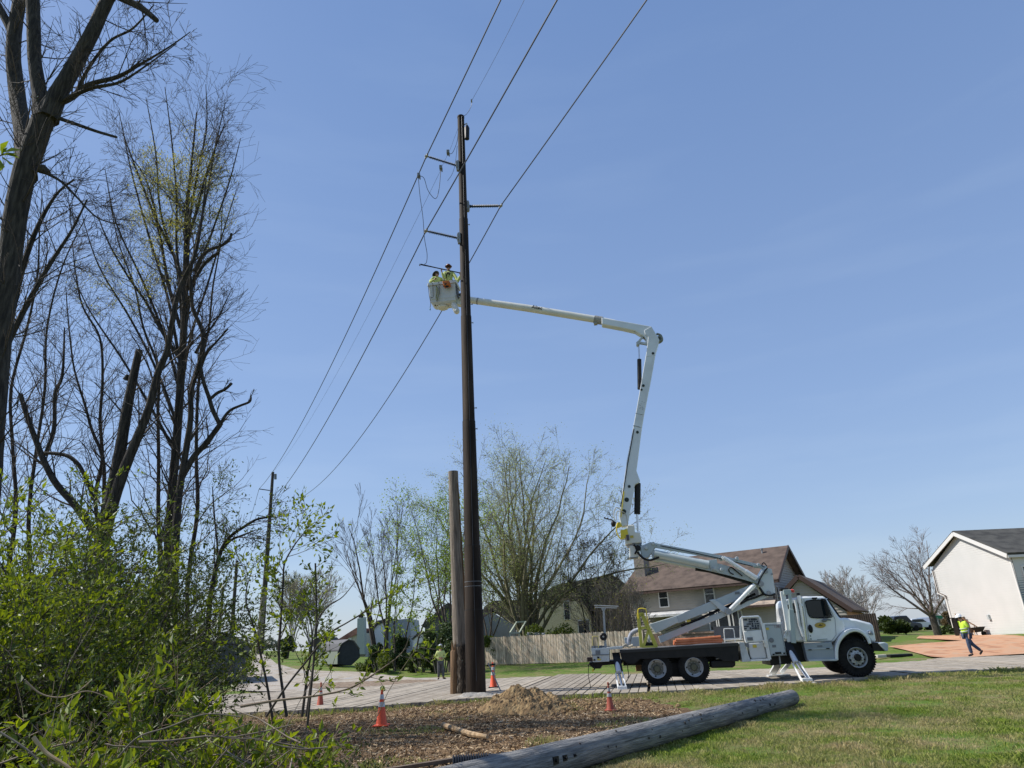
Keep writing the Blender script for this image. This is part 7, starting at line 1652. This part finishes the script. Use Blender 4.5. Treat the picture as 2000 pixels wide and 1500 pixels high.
gB = 'honeysuckle shrubs filling the lower left'
# (px of the crown top, py of the top, Y, spread m, leaf material, size, label)
for i, (px, py, Y, sp, lm, sz_, nst, per, lab) in enumerate((
    (-40, 985, 8.2, 1.5, lf_bright, .080, 18, 2.2, 'bright leafy shrub at the far left edge under the huge trunk'),
    (90, 1020, 8.6, 1.5, lf_bright, .078, 18, 2.2, 'tall bright shrub left of the thick sawn stem'),
    (185, 1085, 9.6, 1.1, lf_mid, .075, 16, 2.2, 'leafy shrub hiding the foot of the sawn stem'),
    (10, 1170, 6.6, 1.2, lf_mid, .065, 16, 2.4, 'middle-height green shrub at the left edge'),
    (150, 1215, 7.0, 1.2, lf_mid, .065, 16, 2.4, 'green shrub in front of the sawn stem, left of the vine thicket'),
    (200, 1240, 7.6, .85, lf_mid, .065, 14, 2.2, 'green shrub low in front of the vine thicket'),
    (245, 1010, 14.2, 1.3, lf_mid, .075, 20, 3.0, 'vine-covered thicket at the foot of the tall straight trunk'),
    (285, 985, 14.8, .9, lf_mid, .075, 20, 3.0, 'vine-hung leafy thicket reaching highest right of the trunks'),
    (318, 1030, 15.5, .4, lf_mid, .075, 12, 2.2, 'loose leafy thicket on the right side of the vine-hung mass'),
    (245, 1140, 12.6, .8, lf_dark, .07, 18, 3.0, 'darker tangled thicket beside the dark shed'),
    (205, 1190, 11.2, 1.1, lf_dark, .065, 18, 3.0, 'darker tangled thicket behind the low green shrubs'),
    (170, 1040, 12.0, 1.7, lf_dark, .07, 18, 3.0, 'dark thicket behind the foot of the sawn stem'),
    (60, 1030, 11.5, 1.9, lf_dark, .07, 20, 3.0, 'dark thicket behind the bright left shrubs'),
    (300, 1270, 13.5, .5, lf_dark, .065, 12, 2.0, 'low tangled thicket just left of the shed wall'),
    )):
    T = AT(px, py, Y); Ht = T.z
    _, n = shrub('honeysuckle_shrub', lab, T.x, Y, Ht, sp, 300+i, nst+7, sz_, lm, per*2.0, grp=gB, r0=.013+.003*Ht, kids=(7, 5)); tot += n
for i, (px, py, Y, sp, lm, sz_, nst, lab) in enumerate((
    (40, 1360, 4.9, .8, lf_mid, .074, 11, 'small shrub in the bottom left corner'),
    (190, 1345, 5.2, .8, lf_mid, .074, 11, 'small bright shrub near the bottom edge, second from the left corner'),
    (300, 1335, 5.6, .7, lf_bright, .086, 10, 'small yellow-green shrub near the bottom edge below the shed'),
    (450, 1385, 5.4, .75, lf_bright, .088, 12, 'yellow-green foreground shrub with long leaves at the bottom centre left'),
    (545, 1440, 5.8, .6, lf_bright, .082, 8, 'yellow-green foreground shrub just below the sapling'),
    (640, 1455, 6.4, .5, lf_mid, .045, 7, 'small airy shrub at the bottom, nearest the orange cone'),
    (255, 1420, 4.6, .7, lf_bright, .086, 10, 'bright foreground shrub with pale shoots at the bottom edge'),
    (690, 1452, 7.4, .4, lf_dark, .04, 6, 'low twiggy shrub at the left end of the brown board'),
    )):
    T = AT(px, py, Y); Ht = max(.35, T.z)
    _, n = shrub('foreground_shrub', lab, T.x, Y, Ht, sp, 340+i, nst, sz_, lm, 2.7, grp='small shrubs along the bottom edge', r0=.009, kids=(6, 5), mt=mat('tan_stem', (.16, .11, .07), (.26, .19, .12), 6, .8)); tot += n
# long bare arching canes
def cane(lab, pl, Y, w0, w1, leaf=0, lm=lf_bright, seed=0, mt=None):
    m = MB(); B = AT(*pl[0], Y); t = thing('cane', lab, 'branch', B, 'long canes arching over the shrubs'); C_, r_ = limb(m, pl, Y, list(np.linspace(w0, w1, len(pl))), 7); m.build('stem', mt or mat('tan_stem', (.16, .11, .07)), t, smooth=True)
    g = G(seed); c = dict(kids=[3, 2], seg=[.12, .08], wig=.4, up=[.1, .1], taper=.8, t0=[.2, .2], ang=(30, 70), ratio=(.4, .6), rr=.6, rmin=.0018)
    if leaf:
        sprout(g, C_, r_, leaf, .3, 1, (.15, .4), (25, 70), c, rf=.5, rmax=.006); seg_mesh('twigs', g.S, twig, t)
        P_ = np.array(g.tips); P_ = np.repeat(P_, 2, 0); leaf_mesh('leaves', P_, .05, lm, t, out=np.repeat(np.array(g.dirs), 2, 0), seed=seed)
cane('long pale cane sweeping from the bottom left up to the right towards the cone', [(470, 1380), (540, 1368), (610, 1360), (680, 1345), (740, 1310), (785, 1275), (800, 1240)], 5.0, 5, 1.5, 9, seed=401)
cane('dark thin cane rising to the right across the gambrel shed', [(520, 1400), (560, 1340), (600, 1290), (640, 1240), (680, 1215), (720, 1190), (765, 1160), (830, 1120)], 5.6, 5, 1, 8, seed=402, mt=twig)
cane('bare curved cane rising right of the sapling', [(600, 1420), (612, 1300), (618, 1220), (640, 1185), (670, 1165), (698, 1130)], 6.0, 5, 1.2, 0, seed=403, mt=twig)
cane('pale arching cane low in the left shrubs', [(50, 1330), (80, 1355), (120, 1362), (170, 1350), (210, 1362)], 4.4, 3.5, 2, 0, seed=404)
cane('broken pale stick in the bottom left corner', [(65, 1440), (90, 1470), (135, 1500), (160, 1530)], 4.0, 8, 5, 0, seed=405, mt=mat('peeled_branch', (.32, .21, .11)))
cane('thin dark stick leaning at the bottom left', [(0, 1430), (60, 1470), (100, 1520)], 4.0, 4, 3, 0, seed=406, mt=ptwig)
cane('dark cane crossing the shrubs above the bottom edge', [(230, 1480), (270, 1440), (330, 1420), (400, 1395), (470, 1400)], 4.4, 4, 2, 0, seed=407, mt=ptwig)
cane('thin upright bare shoot with a blunt tip right of the sapling', [(598, 1400), (608, 1330), (617, 1250), (618, 1180), (616, 1100)], 7.5, 5, 3.5, 14, lf_mid, 408, mt=twig)
# sapling
def sapling(lab, pl, Y, seed, nb, sizes=.07):
    m = MB(); B = AT(*pl[0], Y); B.z = 0; t = thing('sapling', lab, 'young tree', B); C_, r_ = limb(m, pl, Y, list(np.linspace(6, 1.5, len(pl))), 8); m.build('trunk', twig, t, smooth=True)
    g = G(seed); c = dict(kids=[4, 3], seg=[.2, .12, .09], wig=.35, up=[.12, .1], taper=.8, t0=[.2, .2], ang=(30, 65), ratio=(.35, .6), rr=.6, rmin=.003)
    sprout(g, C_, r_, nb, .2, 1, (.25, .75), (25, 65), c, rf=.5, rmax=.012); seg_mesh('branches', g.S, twig, t)
    P_ = np.repeat(np.array(g.tips), 2, 0); D_ = np.repeat(np.array(g.dirs), 2, 0); leaf_mesh('leaves', P_+np.random.default_rng(seed).normal(size=P_.shape)*.02, sizes, lf_bright, t, out=D_, seed=seed, wr=.5)
sapling('leafy sapling with a tall crooked leading shoot in front of the distant poles', [(560, 1400), (545, 1290), (548, 1220), (553, 1140), (556, 1100), (575, 1065), (590, 1045), (606, 1022)], 8.5, 421, 20)
sapling('smaller leafy sapling with dense leaves left of the upright bare shoot', [(590, 1400), (600, 1320), (610, 1250), (600, 1180)], 9, 422, 12)
sapling('short leafy sapling at the left of the distant pole foot', [(535, 1420), (520, 1330), (500, 1240), (480, 1170), (490, 1120)], 8.8, 423, 7)
# close leaf sprig entering at the left edge
t = thing('leaf_sprig', 'bright green leaf sprig poking in at the left edge before the huge trunk', 'branch', AT(-30, 320, 2.6)); m = MB(); m.tube([AT(-60, 340, 2.6), AT(-20, 315, 2.6), AT(8, 300, 2.6)], .003, 5); m.build('stem', twig, t)
P_ = np.array([tuple(AT(x, y, 2.6+dy)) for x, y, dy in ((-10, 312, 0), (-5, 305, .01), (2, 302, 0), (5, 298, .02), (8, 300, 0), (-2, 308, -.02), (0, 295, 0), (4, 305, .01))]); leaf_mesh('leaves', P_, .075, lf_bright, t, out=np.array([[.9, 0, v] for v in (-.3, .3, 0, .6, -.1, -.6, .9, -.8)])*2, seed=5, wr=.5)
print('shrub leaves', tot)

g = G(88)
for i in range(90):
    x = g.r.uniform(-60, 720); Y = g.r.uniform(4.3, 6.5); q = AT(x, g.r.uniform(1440, 1560), Y); q.z = max(.03, q.z); d = Vector((g.r.gauss(0, 1), g.r.gauss(0, .6), g.r.gauss(0, .45))).normalized(); L = g.r.uniform(.25, 1.0); k_ = 5; p = q; r_ = g.r.uniform(.003, .008)
    for j in range(k_):
        d = (d+g.rv()*.12).normalized(); p2 = p+d*L/k_; g.S.append((*p, *p2, r_, r_*.85)); p = p2; r_ *= .85
o = seg_mesh('dead_brush', g.S, mat('dead_stick', (.13, .10, .075), (.27, .22, .165), 5, .9), None, 4); tag(o, 'tangle of pale dead sticks under the foreground shrubs at bottom left', 'dead sticks', None, 'stuff')
# ================================================================ GRASS, CHIPS, CLODS
def grass_blades(name, lab, cells, n, hmin, hmax, m, seed, keep=None, wid=.011):
    g = np.random.default_rng(seed); P_ = cells(g, n); 
    if keep is not None: P_ = P_[keep(P_)]
    n = len(P_); z = np.array([gz(float(x), float(y)) for x, y in P_]); tuft = np.array([mnoise.noise((float(x)*1.7, float(y)*1.7, 9.)) for x, y in P_])
    h = (hmin+(hmax-hmin)*g.random(n)**1.6)*(1+tuft*.9); a = g.uniform(0, 2*math.pi, n); bend = g.uniform(.2, .9, n)*h; b2 = g.uniform(0, 2*math.pi, n)
    x, y = P_[:, 0], P_[:, 1]; w_ = wid*g.uniform(.6, 1.3, n)
    V = np.zeros((n, 4, 3)); V[:, 0] = np.stack([x-np.cos(a)*w_/2, y-np.sin(a)*w_/2, z-.01], 1); V[:, 1] = np.stack([x+np.cos(a)*w_/2, y+np.sin(a)*w_/2, z-.01], 1)
    V[:, 2] = np.stack([x+np.cos(b2)*bend*.35+np.cos(a)*w_*.35, y+np.sin(b2)*bend*.35+np.sin(a)*w_*.35, z+h*.65], 1); V[:, 3] = np.stack([x+np.cos(b2)*bend, y+np.sin(b2)*bend, z+h*.95], 1)
    b = (np.arange(n)*4)[:, None]; Fc = np.concatenate([np.concatenate([b, b+1, b+2], 1), np.concatenate([b, b+2, b+3], 1)], 0)
    o = np_obj(name, V.reshape(-1, 3), Fc, m, None, 3); tag(o, lab, 'grass', None, 'stuff'); return o
def blade_mat():
    m = bpy.data.materials.new('grass_blades'); m.use_nodes = True; N = NT(m); m.node_tree.nodes.clear()
    out = N.node('ShaderNodeOutputMaterial'); tc = N.node('ShaderNodeTexCoord')
    def nz(sc, det=6, ro=.6):
        n = N.node('ShaderNodeTexNoise'); n.inputs['Scale'].default_value = sc; n.inputs['Detail'].default_value = det; n.inputs['Roughness'].default_value = ro; N.link(tc.outputs['Object'], n.inputs['Vector']); return n.outputs[0]
    g1 = ramp(N, nz(9, 4, .8), [(.3, (.12, .18, .025)), (.5, (.22, .29, .042)), (.7, (.36, .38, .09))])
    t1 = ramp(N, nz(12, 4, .8), [(.3, (.32, .26, .11)), (.7, (.60, .49, .28))])
    tm = ramp(N, nz(.55, 6, .75), [(.41, (0, 0, 0)), (.60, (.95, .95, .95))])
    x = N.node('ShaderNodeMixRGB'); N.link(tm, x.inputs[0]); N.link(g1, x.inputs[1]); N.link(t1, x.inputs[2])
    p = N.node('ShaderNodeBsdfPrincipled'); p.inputs['Roughness'].default_value = .6; p.inputs['Specular IOR Level'].default_value = .25; N.link(x.outputs[0], p.inputs['Base Color'])
    t = N.node('ShaderNodeBsdfTranslucent'); N.link(x.outputs[0], t.inputs[0]); mx = N.node('ShaderNodeMixShader'); mx.inputs[0].default_value = .35
    N.link(p.outputs[0], mx.inputs[1]); N.link(t.outputs[0], mx.inputs[2]); N.link(mx.outputs[0], out.inputs[0]); return m
bm_ = blade_mat()
def inmulch(P_): return poly_in(MUL, P_[:, 0], P_[:, 1])
def region(g, n):                        # denser towards the camera, inside the view wedge
    y = 9+(25.5-9)*g.random(n)**1.35; x = g.uniform(-.12, .82, n)*y; return np.stack([x, y], 1)
def keepg(P_):
    ed = np.array([mnoise.noise((float(x)*1.1, float(y)*1.1, 4.)) for x, y in P_])
    q = P_+np.stack([ed*.9, ed*.9], 1); k = ~inmulch(q)
    bare = np.array([mnoise.noise((float(x)*.55, float(y)*.9, 21.)) + .4*mnoise.noise((float(x)*2.1, float(y)*2.1, 7.)) for x, y in P_]); gg = np.random.default_rng(3).random(len(P_))
    return k & (P_[:, 1] < nY(P_[:, 0])-.02) & ((bare < .22) | (gg < .25))
grass_blades('lawn_grass', 'short patchy green and straw coloured lawn grass around the grey log', region, 330000, .02, .07, bm_, 1, keepg)
def keepm(P_):
    ed = np.array([mnoise.noise((float(x)*.7, float(y)*.7, 14.)) for x, y in P_]); return inmulch(P_) & (ed > .22) & (P_[:, 1] < nY(P_[:, 0])-.1)
def regm(g, n): y = 9+(24-9)*g.random(n)**1.2; x = g.uniform(-.55, .2, n)*y; return np.stack([x, y], 1)
grass_blades('grass_tufts', 'thin green grass tufts coming through the wood chips', regm, 60000, .03, .09, bm_, 2, keepm)
def verge(g, n): x = g.uniform(-12, 22, n); y = np.array([nY(v) for v in x])-g.random(n)**2*.8-.02; return np.stack([x, y], 1)
grass_blades('verge_grass', 'longer ragged grass along the edge of the timber mats', verge, 26000, .04, .14, bm_, 3, lambda P_: ~inmulch(P_) | (np.random.default_rng(5).random(len(P_)) < .25))
def far_v(g, n): x = g.uniform(-14, 24, n); y = np.array([fY(v) for v in x])+.1+g.random(n)**2*1.2; return np.stack([x, y], 1)
def chips():
    g = np.random.default_rng(8); n = 110000; P_ = regm(g, n); P_ = P_[inmulch(P_+g.normal(size=P_.shape)*.35) & (P_[:, 1] < nY(P_[:, 0])-.05)]; n = len(P_)
    z = np.array([gz(float(x), float(y)) for x, y in P_]); L = (.010+.055*g.random(n)**3)[:, None]; a = g.uniform(0, 2*math.pi, n); t = g.normal(size=n)*.35
    d = np.stack([np.cos(a)*np.cos(t), np.sin(a)*np.cos(t), np.sin(t)], 1); s = unit(np.cross(d, g.normal(size=(n, 3))+np.array([0, 0, 1.5]))); w_ = L*g.uniform(.12, .45, (n, 1))
    w_ = np.minimum(w_, .010)
    c = np.stack([P_[:, 0], P_[:, 1], z+.008+.018*g.random(n)**2], 1); V = np.stack([c-d*L-s*w_, c+d*L-s*w_*.7, c+d*L+s*w_*.7, c-d*L+s*w_], 1)
    Fc = np.arange(n*4).reshape(-1, 4); tone = np.repeat(g.random(n), 4)
    m = bpy.data.materials.new('wood_chips'); m.use_nodes = True; N = NT(m); p = m.node_tree.nodes['Principled BSDF']; p.inputs['Roughness'].default_value = .9; at = N.node('ShaderNodeAttribute'); at.attribute_name = 'tone'
    N.link(ramp(N, at.outputs['Fac'], [(0, (.085, .05, .026)), (.35, (.20, .125, .064)), (.65, (.35, .235, .125)), (.88, (.50, .37, .21)), (1, (.66, .54, .37))]), p.inputs['Base Color'])
    o = np_obj('wood_chips', V.reshape(-1, 3), Fc, m, None, 4, {'tone': tone}); tag(o, 'shredded wood chips and twigs strewn over the bare ground round the poles', 'wood chips', None, 'stuff')
chips()
def clods():
    g = np.random.default_rng(18); m = MB(); c0 = (GT(1022, 1384).x, GT(1022, 1384).y)
    for i in range(900):
        r = abs(g.normal())*.75+.75; a = g.uniform(0, 2*math.pi); x = c0[0]+math.cos(a)*r*1.5; y = c0[1]+math.sin(a)*r*.95
        if y > nY(x)-.1: continue
        s_ = .015+.05*g.random()**3; m.ball((x, y, gz(x, y)+s_*.4), s_*g.uniform(.8, 1.4), s_*g.uniform(.8, 1.4), s_*.8, 6)
    o = m.build('dirt_clods', clay); tag(o, 'loose clods of yellow clay scattered round the dirt heap', 'dirt clods', None, 'stuff')
clods()
